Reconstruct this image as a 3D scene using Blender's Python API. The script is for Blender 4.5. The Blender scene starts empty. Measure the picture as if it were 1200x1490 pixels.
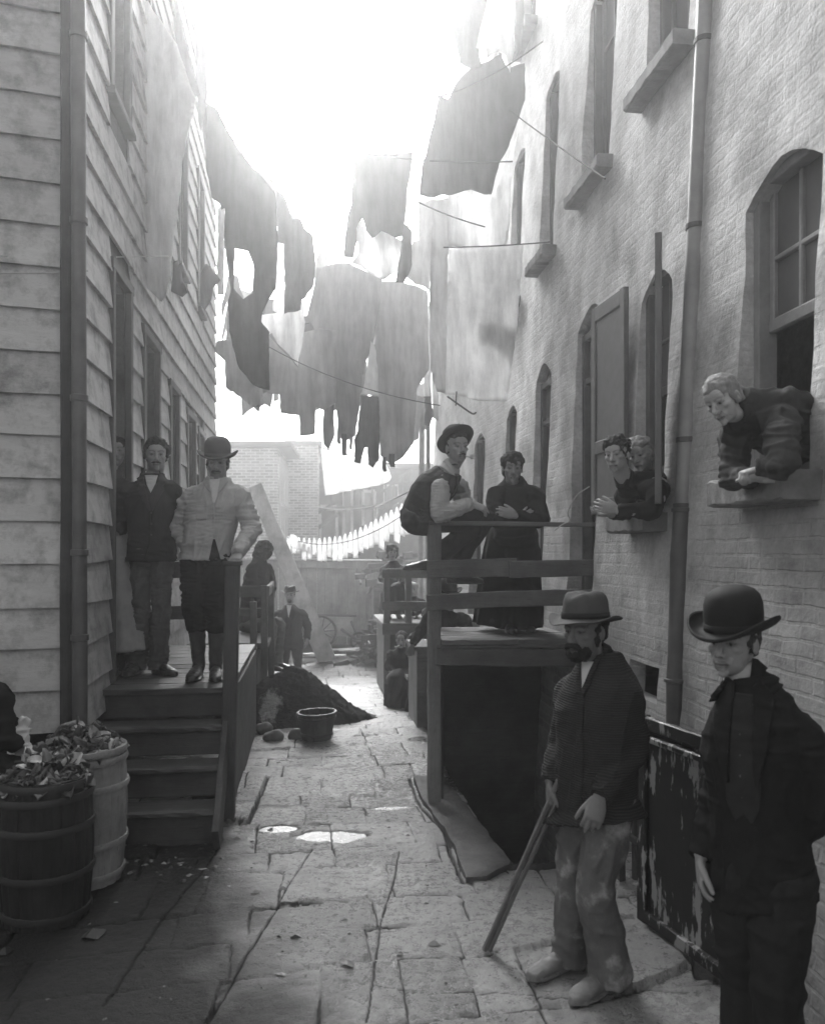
import bpy, bmesh, math, random
import numpy as np
from mathutils import Vector, Matrix, noise, geometry
from mathutils.bvhtree import BVHTree
rad = math.radians
SC = bpy.context.scene
COL = SC.collection
random.seed(11)
# ---------------------------------------------------------------- camera geometry
YAW = math.atan(150 / 1200)
HC = 1.78
FW = Vector((math.sin(YAW), math.cos(YAW), 0)); RT = Vector((math.cos(YAW), -math.sin(YAW), 0))
CAM = Vector((0, 0, HC))

def ray(px, py):
    return FW + RT * ((px - 600) / 1200) + Vector((0, 0, (800 - py) / 1200))
def P(px, py, D):                       # point seen at a pixel of the photo, at depth D
    return CAM + ray(px, py) * D
def smooth(a, b, t):
    t = max(0.0, min(1.0, (t - a) / (b - a))); return t * t * (3 - 2 * t)
def gz(y):
    return -0.35 * smooth(7.5, 13.5, y)
def G(px, py):                          # point on the ground
    z = 0.0
    for _ in range(12):
        r = ray(px, py); t = (z - HC) / r.z; p = CAM + r * t; z = gz(p.y)
    return p
XR, LEAN = 1.92, 0.047
def xw(z): return XR + LEAN * (z - 1.1)
def PW(px, py):                         # point on the right-hand wall
    r = ray(px, py); t = (XR + LEAN * (HC - 1.1)) / (r.x - LEAN * r.z)
    return CAM + r * t
XL = -1.38
def PL(px, py):                         # point on the left-hand side wall
    r = ray(px, py); return CAM + r * (XL / r.x)

# ---------------------------------------------------------------- objects
def origin_of(o):
    v = Vector((0, 0, 0))
    while o is not None:
        v += o.location; o = o.parent
    return v
def tag(o, label=None, cat=None, group=None, kind=None):
    if label: o['label'] = label
    if cat: o['category'] = cat
    if group: o['group'] = group
    if kind: o['kind'] = kind
    return o
def thing(name, label, cat, loc, group=None):
    o = bpy.data.objects.new(name, None); COL.objects.link(o)
    o.location = Vector(loc); o.empty_display_size = .1
    return tag(o, label, cat, group)
def link_mesh(name, me, parent=None, loc=None):
    o = bpy.data.objects.new(name, me); COL.objects.link(o)
    if parent is not None: o.parent = parent
    if loc is not None: o.location = loc
    return o

class MB:
    """collects world-space shapes; build() links them as one mesh"""
    def __init__(s): s.v = []; s.f = []
    def add(s, vs, fs):
        n = len(s.v); s.v.extend([tuple(v) for v in vs]); s.f.extend([tuple(i + n for i in f) for f in fs])
    def box(s, lo, hi):
        x0, y0, z0 = lo; x1, y1, z1 = hi
        s.add([(x0,y0,z0),(x1,y0,z0),(x1,y1,z0),(x0,y1,z0),(x0,y0,z1),(x1,y0,z1),(x1,y1,z1),(x0,y1,z1)],
              [(0,3,2,1),(4,5,6,7),(0,1,5,4),(1,2,6,5),(2,3,7,6),(3,0,4,7)])
    def plank(s, p0, p1, w, t, up=(0,0,1), seg=7, jit=.004, ch=.006, taper=1.0, bow=0.0):
        """a sawn board from p0 to p1: w across 'up', t thick, with uneven worn edges"""
        p0 = Vector(p0); p1 = Vector(p1); d = (p1 - p0).normalized(); up = Vector(up)
        u = (up - d * up.dot(d))
        if u.length < 1e-4: u = Vector((1, 0, 0)) - d * d.x
        u.normalize(); n = d.cross(u)
        rings = []
        for i in range(seg + 1):
            f = i / seg; c = p0.lerp(p1, f) + u * (bow * math.sin(math.pi * f))
            k = 1 + (taper - 1) * f
            hw, ht = w / 2 * k, t / 2 * k
            pts = [(-hw+ch,-ht),(hw-ch,-ht),(hw,-ht+ch),(hw,ht-ch),(hw-ch,ht),(-hw+ch,ht),(-hw,ht-ch),(-hw,-ht+ch)]
            r = []
            for (a, b) in pts:
                r.append(c + u * (a + random.uniform(-jit, jit)) + n * (b + random.uniform(-jit, jit) * .6))
            rings.append(r)
        vs = [v for r in rings for v in r]; fs = []
        for i in range(seg):
            for j in range(8):
                fs.append((i*8+j, i*8+(j+1)%8, (i+1)*8+(j+1)%8, (i+1)*8+j))
        fs.append(tuple(range(7, -1, -1))); fs.append(tuple(seg*8 + j for j in range(8)))
        s.add(vs, fs)
    def tube(s, pts, rads, n=12, cap=True, flat=1.0, ref=None, fold=None, sub=1):
        """swept tube; rads float or (rx, ry) per point; flat squashes along ref"""
        pts = [Vector(p) for p in pts]
        R = [(r, r * flat) if not isinstance(r, (tuple, list)) else r for r in rads]
        if sub > 1 and len(pts) > 1:
            np_, nr = [], []
            m = len(pts)
            for i in range(m - 1):
                a = pts[max(i-1,0)]; b = pts[i]; c = pts[i+1]; d = pts[min(i+2,m-1)]
                for k in range(sub):
                    t = k / sub
                    q = 0.5*((2*b) + (c-a)*t + (2*a-5*b+4*c-d)*t*t + (3*b-a-3*c+d)*t*t*t)
                    np_.append(q); tt = t*t*(3-2*t)
                    nr.append((R[i][0]*(1-tt)+R[i+1][0]*tt, R[i][1]*(1-tt)+R[i+1][1]*tt))
            np_.append(pts[-1]); nr.append(R[-1]); pts, R = np_, nr
        m = len(pts)
        d0 = (pts[1] - pts[0]).normalized()
        u = Vector(ref) if ref is not None else Vector((0.13, 0.31, 1))
        u = u - d0 * u.dot(d0)
        if u.length < 1e-4: u = d0.orthogonal()
        u.normalize()
        vs = []; fs = []
        for i in range(m):
            if i == 0: d = d0
            elif i == m - 1: d = (pts[i] - pts[i-1]).normalized()
            else: d = ((pts[i+1]-pts[i]).normalized() + (pts[i]-pts[i-1]).normalized())
            if d.length < 1e-6: d = d0
            d.normalize(); u = (u - d * u.dot(d))
            if u.length < 1e-5: u = d.orthogonal()
            u.normalize(); w = d.cross(u)
            for j in range(n):
                a = 2*math.pi*j/n; k = 1.0
                if fold: k = fold(i/(m-1), a)
                vs.append(pts[i] + w*(R[i][0]*math.cos(a)*k) + u*(R[i][1]*math.sin(a)*k))
        for i in range(m-1):
            for j in range(n):
                fs.append((i*n+j, i*n+(j+1)%n, (i+1)*n+(j+1)%n, (i+1)*n+j))
        if cap:
            fs.append(tuple(range(n-1,-1,-1))); fs.append(tuple((m-1)*n+j for j in range(n)))
        s.add(vs, fs)
    def ball(s, c, r, M=None, n=14, m=10):
        """ellipsoid, r = (rx, ry, rz), M optional 3x3 basis"""
        c = Vector(c)
        if not isinstance(r, (tuple, list)): r = (r, r, r)
        vs = []; fs = []
        def put(x, y, z):
            q = Vector((x*r[0], y*r[1], z*r[2]))
            if M is not None: q = M @ q
            vs.append(c + q)
        put(0,0,1)
        for i in range(1, m):
            th = math.pi*i/m
            for j in range(n):
                a = 2*math.pi*j/n; put(math.sin(th)*math.cos(a), math.sin(th)*math.sin(a), math.cos(th))
        put(0,0,-1)
        for j in range(n): fs.append((0, 1+j, 1+(j+1)%n))
        for i in range(m-2):
            for j in range(n):
                a = 1+i*n+j; b = 1+i*n+(j+1)%n
                fs.append((a, a+n, b+n, b))
        L = len(vs)-1
        for j in range(n): fs.append((L, 1+(m-2)*n+(j+1)%n, 1+(m-2)*n+j))
        s.add(vs, fs)
    def lathe(s, prof, c=(0,0,0), M=None, n=32, sx=1.0, sy=1.0, warp=None, closed=False):
        """prof: list of (r, z). warp(x, y, z, a) -> (x, y, z)"""
        c = Vector(c); vs = []; fs = []
        for (r, z) in prof:
            for j in range(n):
                a = 2*math.pi*j/n
                q = (r*sx*math.cos(a), r*sy*math.sin(a), z)
                if warp: q = warp(*q, a)
                q = Vector(q)
                if M is not None: q = M @ q
                vs.append(c + q)
        m = len(prof)
        for i in range(m-1):
            for j in range(n):
                fs.append((i*n+j, i*n+(j+1)%n, (i+1)*n+(j+1)%n, (i+1)*n+j))
        if closed:
            fs.append(tuple(range(n-1,-1,-1))); fs.append(tuple((m-1)*n+j for j in range(n)))
        s.add(vs, fs)
    def build(s, name, mat, parent=None, smooth=False, loc=None, bevel=0, label=None, cat=None, group=None, kind=None, autosmooth=None):
        if parent is not None: o0 = origin_of(parent)
        elif loc is not None: o0 = Vector(loc)
        else: o0 = Vector((0,0,0))
        me = bpy.data.meshes.new(name)
        me.from_pydata([(v[0]-o0.x, v[1]-o0.y, v[2]-o0.z) for v in s.v], [], s.f)
        bm = bmesh.new(); bm.from_mesh(me); bmesh.ops.recalc_face_normals(bm, faces=bm.faces); bm.to_mesh(me); bm.free()
        if smooth:
            me.polygons.foreach_set('use_smooth', [True]*len(me.polygons))
            if autosmooth:
                me.set_sharp_from_angle(angle=rad(autosmooth))
        if mat: me.materials.append(mat)
        o = link_mesh(name, me, parent, None if parent is not None else o0)
        if bevel:
            b = o.modifiers.new('bevel', 'BEVEL'); b.width = bevel; b.segments = 2; b.limit_method = 'ANGLE'
        tag(o, label, cat, group, kind)
        return o

# ---------------------------------------------------------------- materials (all greys: the photograph is black and white)
def g3(v): return (v, v, v, 1)
class NT:
    def __init__(s, name):
        s.m = bpy.data.materials.new(name); s.m.use_nodes = True
        s.t = s.m.node_tree; s.n = s.t.nodes; s.n.clear()
        s.out = s.n.new('ShaderNodeOutputMaterial'); s.b = s.n.new('ShaderNodeBsdfPrincipled')
        s.L = s.t.links
        s.L.new(s.b.outputs[0], s.out.inputs[0])
        s.tc = s.n.new('ShaderNodeTexCoord')
    def link(s, a, b): s.L.new(a, b)
    def mapping(s, scale=(1,1,1), src='Object', rot=(0,0,0)):
        m = s.n.new('ShaderNodeMapping'); m.inputs['Scale'].default_value = scale; m.inputs['Rotation'].default_value = rot
        s.link(s.tc.outputs[src], m.inputs[0]); return m.outputs[0]
    def noise(s, vec, scale, detail=5, rough=.6, dist=0):
        n = s.n.new('ShaderNodeTexNoise'); n.inputs['Scale'].default_value = scale
        n.inputs['Detail'].default_value = detail; n.inputs['Roughness'].default_value = rough; n.inputs['Distortion'].default_value = dist
        s.link(vec, n.inputs['Vector']); return n.outputs['Fac']
    def voronoi(s, vec, scale, feat='F1'):
        n = s.n.new('ShaderNodeTexVoronoi'); n.feature = feat; n.inputs['Scale'].default_value = scale
        s.link(vec, n.inputs['Vector']); return n.outputs['Distance']
    def ramp(s, fac, stops):
        r = s.n.new('ShaderNodeValToRGB'); e = r.color_ramp.elements
        while len(e) < len(stops): e.new(.5)
        for i, (p, v) in enumerate(stops): e[i].position = p; e[i].color = g3(v)
        s.link(fac, r.inputs[0]); return r.outputs[0]
    def math(s, op, a, b=None):
        m = s.n.new('ShaderNodeMath'); m.operation = op
        for i, x in enumerate((a, b)):
            if x is None: continue
            if isinstance(x, (int, float)): m.inputs[i].default_value = x
            else: s.link(x, m.inputs[i])
        return m.outputs[0]
    def mul(s, a, b): return s.math('MULTIPLY', a, b)
    def addn(s, a, b): return s.math('ADD', a, b)
    def mix(s, f, a, b):
        m = s.n.new('ShaderNodeMix'); m.data_type = 'FLOAT'
        for i, x in ((0, f), (2, a), (3, b)):
            if isinstance(x, (int, float)): m.inputs[i].default_value = x
            else: s.link(x, m.inputs[i])
        return m.outputs[0]
    def attr(s, name):
        a = s.n.new('ShaderNodeAttribute'); a.attribute_name = name; return a.outputs['Fac']
    def bump(s, h, strength=.3, dist=.01):
        b = s.n.new('ShaderNodeBump'); b.inputs['Strength'].default_value = strength; b.inputs['Distance'].default_value = dist
        s.link(h, b.inputs['Height']); s.link(b.outputs[0], s.b.inputs['Normal'])
    def base(s, v):
        if isinstance(v, (int, float)): s.b.inputs['Base Color'].default_value = g3(v)
        else: s.link(v, s.b.inputs['Base Color'])
    def rough(s, v):
        if isinstance(v, (int, float)): s.b.inputs['Roughness'].default_value = v
        else: s.link(v, s.b.inputs['Roughness'])
    def spec(s, v): s.b.inputs['Specular IOR Level'].default_value = v
    def rnd(s):
        o = s.n.new('ShaderNodeObjectInfo'); return o.outputs['Random']

def cloth_mat(name, col, var=.25, scale=9, weave=420, rough=.9, bumpd=.004, trans=0.0, blot=.0, streaks=0.0):
    t = NT(name); v = t.mapping()
    n1 = t.noise(v, scale, 6, .65); n2 = t.noise(v, weave, 2, .5)
    f = t.addn(t.mul(n1, 1.4), -.2)
    c = t.mix(f, col*(1-var), col*(1+var))
    c = t.mul(c, t.mix(n2, .75, 1.25))
    if streaks:
        sv = t.mapping((1, 1, .16)); c = t.mul(c, t.ramp(t.noise(sv, 13, 7, .7), [(.30, 1-streaks), (.62, 1.12)]))
    if blot:
        b = t.ramp(t.noise(v, 5, 8, .7), [(.52, 0), (.66, 1)])
        c = t.mix(t.mul(b, blot), c, min(.8, col*2.6+.1))
    t.base(c); t.rough(rough); t.spec(.12)
    h = t.addn(t.mul(n2, .35), t.noise(v, 45, 5, .65))
    t.bump(h, .55, bumpd)
    if trans:
        tr = t.n.new('ShaderNodeBsdfTranslucent'); t.link(c, tr.inputs[0])
        mx = t.n.new('ShaderNodeMixShader'); mx.inputs[0].default_value = trans
        t.link(t.b.outputs[0], mx.inputs[1]); t.link(tr.outputs[0], mx.inputs[2]); t.link(mx.outputs[0], t.out.inputs[0])
    return t.m

def wood_mat(name, col, var=.45, axis=1, scale=5, rough=.75, grain=1.0, wet=0, attr_pl=False):
    """weathered wood, grain along an axis (0 x, 1 y, 2 z)"""
    t = NT(name); sc = [22, 22, 22]; sc[axis] = 1.3
    v = t.mapping(tuple(sc)); v0 = t.mapping()
    n1 = t.noise(v, 1.6, 8, .68, .6); n2 = t.noise(v0, scale, 6, .65); n3 = t.noise(v, 6, 6, .7)
    f = t.addn(t.addn(t.mul(n1, .9), t.mul(n2, .7)), -.3)
    c = t.mix(f, col*(1-var), col*(1+var))
    cr = t.ramp(n3, [(.30, .35), (.42, 1)])
    c = t.mul(c, cr)
    st = t.ramp(t.noise(v0, 2.2, 8, .7), [(.35, .55), (.6, 1.1)])
    c = t.mul(c, st)
    t.base(c); t.rough(rough); t.spec(.3)
    t.bump(t.addn(n1, t.mul(n3, .6)), .5*grain, .006)
    return t.m

def plain_mat(name, col, rough=.7, var=.3, scale=12, bumpd=.003, spec=.3, metal=0.0):
    t = NT(name); v = t.mapping()
    n1 = t.noise(v, scale, 7, .65); n2 = t.noise(v, scale*9, 4, .6)
    c = t.mix(t.addn(t.mul(n1, 1.5), -.25), col*(1-var), col*(1+var)); t.base(c)
    t.rough(rough); t.spec(spec); t.b.inputs['Metallic'].default_value = metal
    t.bump(t.addn(n1, t.mul(n2, .5)), .5, bumpd)
    return t.m

# ---------------------------------------------------------------- camera, sky, sun, air
cam = bpy.data.cameras.new('camera'); camo = bpy.data.objects.new('camera', cam); COL.objects.link(camo)
camo.location = CAM; camo.rotation_euler = (rad(90), 0, -YAW)
cam.sensor_width = 36; cam.lens = 36*1200/1490; cam.shift_y = 55/1490
cam.clip_start = .05; cam.clip_end = 2000
cam.dof.use_dof = True; cam.dof.focus_distance = 5.6; cam.dof.aperture_fstop = 2.8
SC.camera = camo
W = bpy.data.worlds.new("World"); SC.world = W; W.use_nodes = True
wn = W.node_tree.nodes; wl = W.node_tree.links; wn.clear()
SUN_EL, SUN_AZ = rad(42), rad(-8)         # azimuth from +Y towards +X
sky = wn.new('ShaderNodeTexSky'); sky.sky_type = 'NISHITA'; sky.sun_disc = False
sky.sun_elevation = SUN_EL; sky.sun_rotation = SUN_AZ; sky.air_density = 1.0; sky.dust_density = 7.0; sky.ozone_density = 1.0
bw = wn.new('ShaderNodeRGBToBW'); bg = wn.new('ShaderNodeBackground'); wo = wn.new('ShaderNodeOutputWorld')
bg.inputs['Strength'].default_value = .15
wl.new(sky.outputs[0], bw.inputs[0]); wl.new(bw.outputs[0], bg.inputs[0]); wl.new(bg.outputs[0], wo.inputs[0])
sl = bpy.data.lights.new('sun', 'SUN'); sl.energy = 2.4; sl.angle = rad(32); sl.color = (1, 1, 1)
so = bpy.data.objects.new('sun', sl); COL.objects.link(so)
sd = Vector((math.sin(SUN_AZ)*math.cos(SUN_EL), math.cos(SUN_AZ)*math.cos(SUN_EL), math.sin(SUN_EL)))
so.rotation_euler = sd.to_track_quat('Z', 'Y').to_euler()
so.location = (0, 0, 30)
SC.view_settings.view_transform = 'Standard'; SC.view_settings.look = 'None'
SC.view_settings.exposure = 1.55; SC.view_settings.gamma = 1
try:
    SC.cycles.use_denoising = True
    SC.cycles.max_bounces = 8; SC.cycles.volume_bounces = 1; SC.cycles.volume_step_rate = 2
except Exception: pass
HAZE = .0115
hz = MB(); hz.box((-30, -12, -4), (30, 48, 14))
ht = NT('haze_air'); ht.n.remove(ht.b)
pv = ht.n.new('ShaderNodeVolumePrincipled'); pv.inputs['Color'].default_value = g3(.93); pv.inputs['Density'].default_value = HAZE
pv.inputs['Anisotropy'].default_value = .86
ht.link(pv.outputs[0], ht.out.inputs['Volume'])
hz.build('haze', ht.m, kind='stuff')
# ================================================================ SETTING
def in_poly(x, y, poly):
    r = np.zeros(np.shape(x), bool); n = len(poly)
    for i in range(n):
        x0, y0 = poly[i]; x1, y1 = poly[(i+1) % n]
        if y0 == y1: continue
        c = ((y0 > y) != (y1 > y)) & (x < (x1-x0)*(y-y0)/(y1-y0)+x0)
        r ^= c
    return r
def seg_dist(X, Y, a, b):
    dx, dy = b[0]-a[0], b[1]-a[1]; L = dx*dx+dy*dy+1e-12
    t = np.clip(((X-a[0])*dx+(Y-a[1])*dy)/L, 0, 1)
    return np.hypot(X-a[0]-t*dx, Y-a[1]-t*dy)
def densify(poly, res):
    out = []
    for i in range(len(poly)):
        a = Vector(poly[i]); b = Vector(poly[(i+1) % len(poly)]); n = max(1, int((b-a).length/res))
        for k in range(n): out.append(tuple(a.lerp(b, k/n)))
    return out
def cdt_wall(outer, holes, res_fn, map3, depth_dir, hole_depth=.3, back=None, seed=1):
    """a wall sheet with openings: triangulated, with reveals; returns MB"""
    rnd = random.Random(seed)
    pts = []; edges = []
    def loop(poly):
        n0 = len(pts); pts.extend(poly); m = len(poly)
        edges.extend([(n0+i, n0+(i+1) % m) for i in range(m)]); return (n0, m)
    ol = loop(densify(outer, .5)); hl = [loop(densify(h, .09)) for h in holes]
    xs = [p[0] for p in outer]; ys = [p[1] for p in outer]
    hb = [(min(p[0] for p in h)-.04, max(p[0] for p in h)+.04, min(p[1] for p in h)-.04, max(p[1] for p in h)+.04, h) for h in holes]
    y = min(ys)+.03
    base = .05
    u = min(xs)+.03
    gx = np.arange(min(xs)+.03, max(xs)-.03, base); gy = np.arange(min(ys)+.03, max(ys)-.03, base)
    for a in gx:
        for b in gy:
            r = res_fn(a, b)
            if rnd.random() > (base/r)**2: continue
            if any(h[0] < a < h[1] and h[2] < b < h[3] and (bool(in_poly(np.array([a]), np.array([b]), h[4])[0]) or min(abs(a-h[0]), abs(a-h[1]), abs(b-h[2]), abs(b-h[3])) < .03) for h in hb): continue
            pts.append((a+rnd.uniform(-.02, .02), b+rnd.uniform(-.02, .02)))
    V, E, Fc, *_ = geometry.delaunay_2d_cdt([Vector(p) for p in pts], edges, [], 0, 1e-5)
    V = [(v.x, v.y) for v in V]
    cx = np.array([[sum(V[i][0] for i in f)/len(f), sum(V[i][1] for i in f)/len(f)] for f in Fc])
    keep = in_poly(cx[:, 0], cx[:, 1], outer)
    for h in holes: keep &= ~in_poly(cx[:, 0], cx[:, 1], h)
    mb = MB()
    mb.add([map3(a, b, 0) for a, b in V], [f for f, k in zip(Fc, keep) if k])
    for (n0, m) in hl:
        q = pts[n0:n0+m]
        vs = [map3(a, b, 0) for a, b in q] + [map3(a, b, hole_depth*.5) for a, b in q] + [map3(a, b, hole_depth) for a, b in q]
        mb.add(vs, [(r*m+i, r*m+(i+1) % m, (r+1)*m+(i+1) % m, (r+1)*m+i) for r in range(2) for i in range(m)])
    if back:
        q = outer; m = len(q)
        vs = [map3(a, b, 0) for a, b in q] + [map3(a, b, back) for a, b in q]
        mb.add(vs, [(i, (i+1) % m, m+(i+1) % m, m+i) for i in range(m)] + [tuple(m+i for i in range(m))])
    return mb

# ---------------------------------------------------------------- materials of the setting
def plaster_mat(name):
    t = NT(name); v = t.mapping()
    sep = t.n.new('ShaderNodeSeparateXYZ'); t.link(v, sep.inputs[0])
    u = t.addn(sep.outputs[1], t.mul(sep.outputs[0], 1.0))
    cmb = t.n.new('ShaderNodeCombineXYZ'); t.link(u, cmb.inputs[0]); t.link(sep.outputs[2], cmb.inputs[1])
    nz = t.n.new('ShaderNodeTexNoise'); nz.inputs['Scale'].default_value = 7; t.link(v, nz.inputs['Vector'])
    vm = t.n.new('ShaderNodeVectorMath'); vm.operation = 'SCALE'; vm.inputs['Scale'].default_value = .022; t.link(nz.outputs['Color'], vm.inputs[0])
    va = t.n.new('ShaderNodeVectorMath'); va.operation = 'ADD'; t.link(cmb.outputs[0], va.inputs[0]); t.link(vm.outputs[0], va.inputs[1])
    br = t.n.new('ShaderNodeTexBrick'); br.inputs['Scale'].default_value = 1
    br.inputs['Brick Width'].default_value = .215; br.inputs['Row Height'].default_value = .068; br.inputs['Mortar Size'].default_value = .009
    br.inputs['Mortar Smooth'].default_value = .35; br.inputs['Bias'].default_value = 0
    br.inputs['Color1'].default_value = g3(.28); br.inputs['Color2'].default_value = g3(.44); br.inputs['Mortar'].default_value = g3(.43)
    t.link(va.outputs[0], br.inputs['Vector'])
    bwn = t.n.new('ShaderNodeRGBToBW'); t.link(br.outputs['Color'], bwn.inputs[0])
    big = t.noise(v, .9, 8, .66); mid = t.noise(v, 4.5, 8, .68); fine = t.noise(v, 38, 5, .7)
    # where the plaster has come away: more of it low on the wall
    zf = t.math('MULTIPLY', t.math('SUBTRACT', 3.3, sep.outputs[2]), .055)
    er = t.ramp(t.addn(t.addn(t.mul(big, .75), t.mul(mid, .4)), zf), [(.62, 0), (.80, 1)])
    pc = t.mix(t.addn(t.mul(mid, 2.2), -.6), .44, .76)
    pc = t.mul(pc, t.mix(fine, .62, 1.28)); pc = t.mul(pc, t.ramp(t.noise(v, 2.2, 9, .72), [(.30, .66), (.56, 1.05)]))
    sv = t.mapping((9, 9, .42)); streak = t.ramp(t.noise(sv, 1.0, 7, .7), [(.36, .42), (.58, 1.08)])
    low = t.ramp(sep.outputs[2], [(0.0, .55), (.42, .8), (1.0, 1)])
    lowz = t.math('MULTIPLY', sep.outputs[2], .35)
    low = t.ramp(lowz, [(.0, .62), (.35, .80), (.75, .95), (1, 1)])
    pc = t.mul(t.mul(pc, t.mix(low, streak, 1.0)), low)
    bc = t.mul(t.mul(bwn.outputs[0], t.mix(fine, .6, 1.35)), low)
    bl = t.ramp(t.noise(v, 3.1, 9, .75), [(.50, 0), (.66, 1)])
    bc = t.mix(t.mul(bl, .75), bc, .46)
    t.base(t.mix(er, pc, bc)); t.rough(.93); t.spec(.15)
    h = t.addn(t.addn(t.mul(br.outputs['Fac'], t.mix(er, -.09, -.9)), t.mul(er, -.5)), t.addn(t.mul(fine, .6), t.mul(mid, .7)))
    t.bump(h, .8, .018)
    return t.m
def brick_mat(name, col=.3, plane='xz', sc=1.0):
    t = NT(name); v = t.mapping()
    sep = t.n.new('ShaderNodeSeparateXYZ'); t.link(v, sep.inputs[0])
    cmb = t.n.new('ShaderNodeCombineXYZ'); t.link(t.addn(sep.outputs[0], sep.outputs[1]), cmb.inputs[0]); t.link(sep.outputs[2], cmb.inputs[1])
    br = t.n.new('ShaderNodeTexBrick'); br.inputs['Scale'].default_value = sc
    br.inputs['Brick Width'].default_value = .23; br.inputs['Row Height'].default_value = .085; br.inputs['Mortar Size'].default_value = .014
    br.inputs['Color1'].default_value = g3(col*.7); br.inputs['Color2'].default_value = g3(col*1.2); br.inputs['Mortar'].default_value = g3(min(.6, col*1.6))
    t.link(cmb.outputs[0], br.inputs['Vector'])
    bwn = t.n.new('ShaderNodeRGBToBW'); t.link(br.outputs['Color'], bwn.inputs[0])
    c = t.mul(bwn.outputs[0], t.mix(t.noise(v, 1.3, 8, .7), .5, 1.5)); t.base(c); t.rough(.9); t.spec(.15)
    t.bump(t.addn(t.mul(br.outputs['Fac'], -1), t.noise(v, 30, 4)), .5, .01)
    return t.m
def paint_board_mat(name, col, axis):
    """painted clapboard, weathered: grime, knots, thin paint, per-board tone"""
    t = NT(name); sc = [16, 16, 16]; sc[axis] = 1.0
    v = t.mapping(tuple(sc)); v0 = t.mapping()
    sep = t.n.new('ShaderNodeSeparateXYZ'); t.link(v0, sep.inputs[0])
    g = t.noise(v, 2.0, 8, .7, .4); g2 = t.noise(v, 9, 5, .7); big = t.noise(v0, 1.1, 7, .65); mid = t.noise(v0, 6, 7, .7)
    tone = t.attr('tone')
    c = t.mix(t.addn(t.mul(g, 1.2), -.1), col*.78, col*1.15)
    c = t.mul(c, t.mix(big, .58, 1.3)); c = t.mul(c, tone)
    c = t.mul(c, t.ramp(g2, [(.26, .6), (.40, 1)]))
    spots = t.ramp(t.voronoi(t.mapping((1, 1, 1)), 3.3), [(.0, .35), (.045, .35), (.06, 1)])
    c = t.mul(c, t.mix(t.ramp(mid, [(.5, 0), (.6, 1)]), 1, spots))
    grime = t.ramp(mid, [(.32, .48), (.54, 1)]); c = t.mul(c, grime)
    t.base(c); t.rough(.7); t.spec(.3)
    t.bump(t.addn(t.addn(g, t.mul(g2, .5)), t.mul(mid, .6)), .45, .006)
    return t.m
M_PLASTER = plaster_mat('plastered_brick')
M_BOARDX = paint_board_mat('clapboard_paint_front', .58, 0)
M_BOARDY = paint_board_mat('clapboard_paint_side', .50, 1)
M_DARKWOODX = wood_mat('dark_wood_x', .075, axis=0); M_DARKWOODY = wood_mat('dark_wood_y', .075, axis=1); M_DARKWOODZ = wood_mat('dark_wood_z', .065, axis=2)
M_GREYWOODX = wood_mat('grey_wood_x', .12, axis=0); M_GREYWOODY = wood_mat('grey_wood_y', .13, axis=1); M_GREYWOODZ = wood_mat('grey_wood_z', .14, axis=2)
M_STEPWOOD = wood_mat('worn_step_wood', .085, axis=0, rough=.5)
M_BEAM = wood_mat('soiled_beam_wood', .085, axis=0)
M_PALEWOOD = wood_mat('pale_plank_wood', .42, axis=2, var=.3)
M_FENCE = wood_mat('fence_wood', .26, axis=2)
M_PIPE = plain_mat('painted_metal_pipe', .30, rough=.45, var=.35, scale=5, spec=.5)
M_PIPEDARK = plain_mat('dark_metal_pipe', .085, rough=.42, var=.5, scale=6, spec=.5)
M_SILL = plain_mat('rough_stone_sill', .22, rough=.9, var=.45, scale=9, bumpd=.012)
M_FRAME = plain_mat('window_frame_paint', .24, rough=.55, var=.3)
M_FRAMED = plain_mat('dark_frame_paint', .10, rough=.6, var=.35)
M_SHUT = plain_mat('shutter_paint', .13, rough=.6, var=.25)
M_INTERIOR = plain_mat('dark_interior', .035, rough=.95)
M_STONE = plain_mat('wet_kerb_stone', .095, rough=.8, var=.65, scale=5, bumpd=.035, spec=.2)
M_DIRT = plain_mat('cellar_dirt', .06, rough=.95, var=.6, scale=4, bumpd=.04)
M_ROOF = plain_mat('roof_tar', .06, rough=.9)
def glass_mat():
    t = NT('window_glass'); v = t.mapping(); t.base(t.mix(t.noise(v, 3, 6, .6), .05, .16)); t.rough(t.mix(t.noise(v, 8, 5, .6), .05, .3)); t.spec(.5); return t.m
M_GLASS = glass_mat()

# ---------------------------------------------------------------- RIGHT: plastered tenement
def arch(y0, y1, z0, zs, rise, n=8):
    """opening outline (u = y, v = z), y0 < y1, springing at zs"""
    o = [(y0, z0), (y1, z0), (y1, zs)]
    for i in range(1, n):
        f = i/n; o.append((y1+(y0-y1)*f, zs+rise*math.sin(math.pi*f)))
    o.append((y0, zs)); return o
RWIN = []                                   # (kind, y0, y1, z0, zs, rise)
RWIN.append(('near', 3.06, 3.64, 2.10, 3.36, .13))
RWIN.append(('shut', 4.42, 4.88, 2.00, 3.30, .13))
RWIN.append(('door', 5.50, 6.06, 1.14, 3.42, .14))
RWIN.append(('door', 6.76, 7.20, 1.30, 3.28, .12))
RWIN.append(('low', 7.88, 8.32, 1.55, 3.12, .11))
RWIN.append(('low', 9.30, 9.90, 1.00, 3.05, .11))
RWIN.append(('low', 10.9, 11.4, 1.50, 3.05, .11))
RWIN.append(('up', 4.38, 4.95, 4.64, 5.95, .08))
RWIN.append(('up', 5.56, 6.16, 4.52, 5.95, .08))
RWIN.append(('up', 6.88, 7.32, 4.38, 5.90, .08))
RWIN.append(('up', 8.05, 8.5, 4.30, 5.80, .08))
RWIN.append(('up', 9.6, 10.1, 4.30, 5.70, .08))
RWIN.append(('up', 11.2, 11.7, 4.30, 5.70, .08))
for a in (4.0, 5.3, 6.6, 7.9, 9.4, 11.0): RWIN.append(('up', a, a+.5, 7.0, 8.3, .08))
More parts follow.
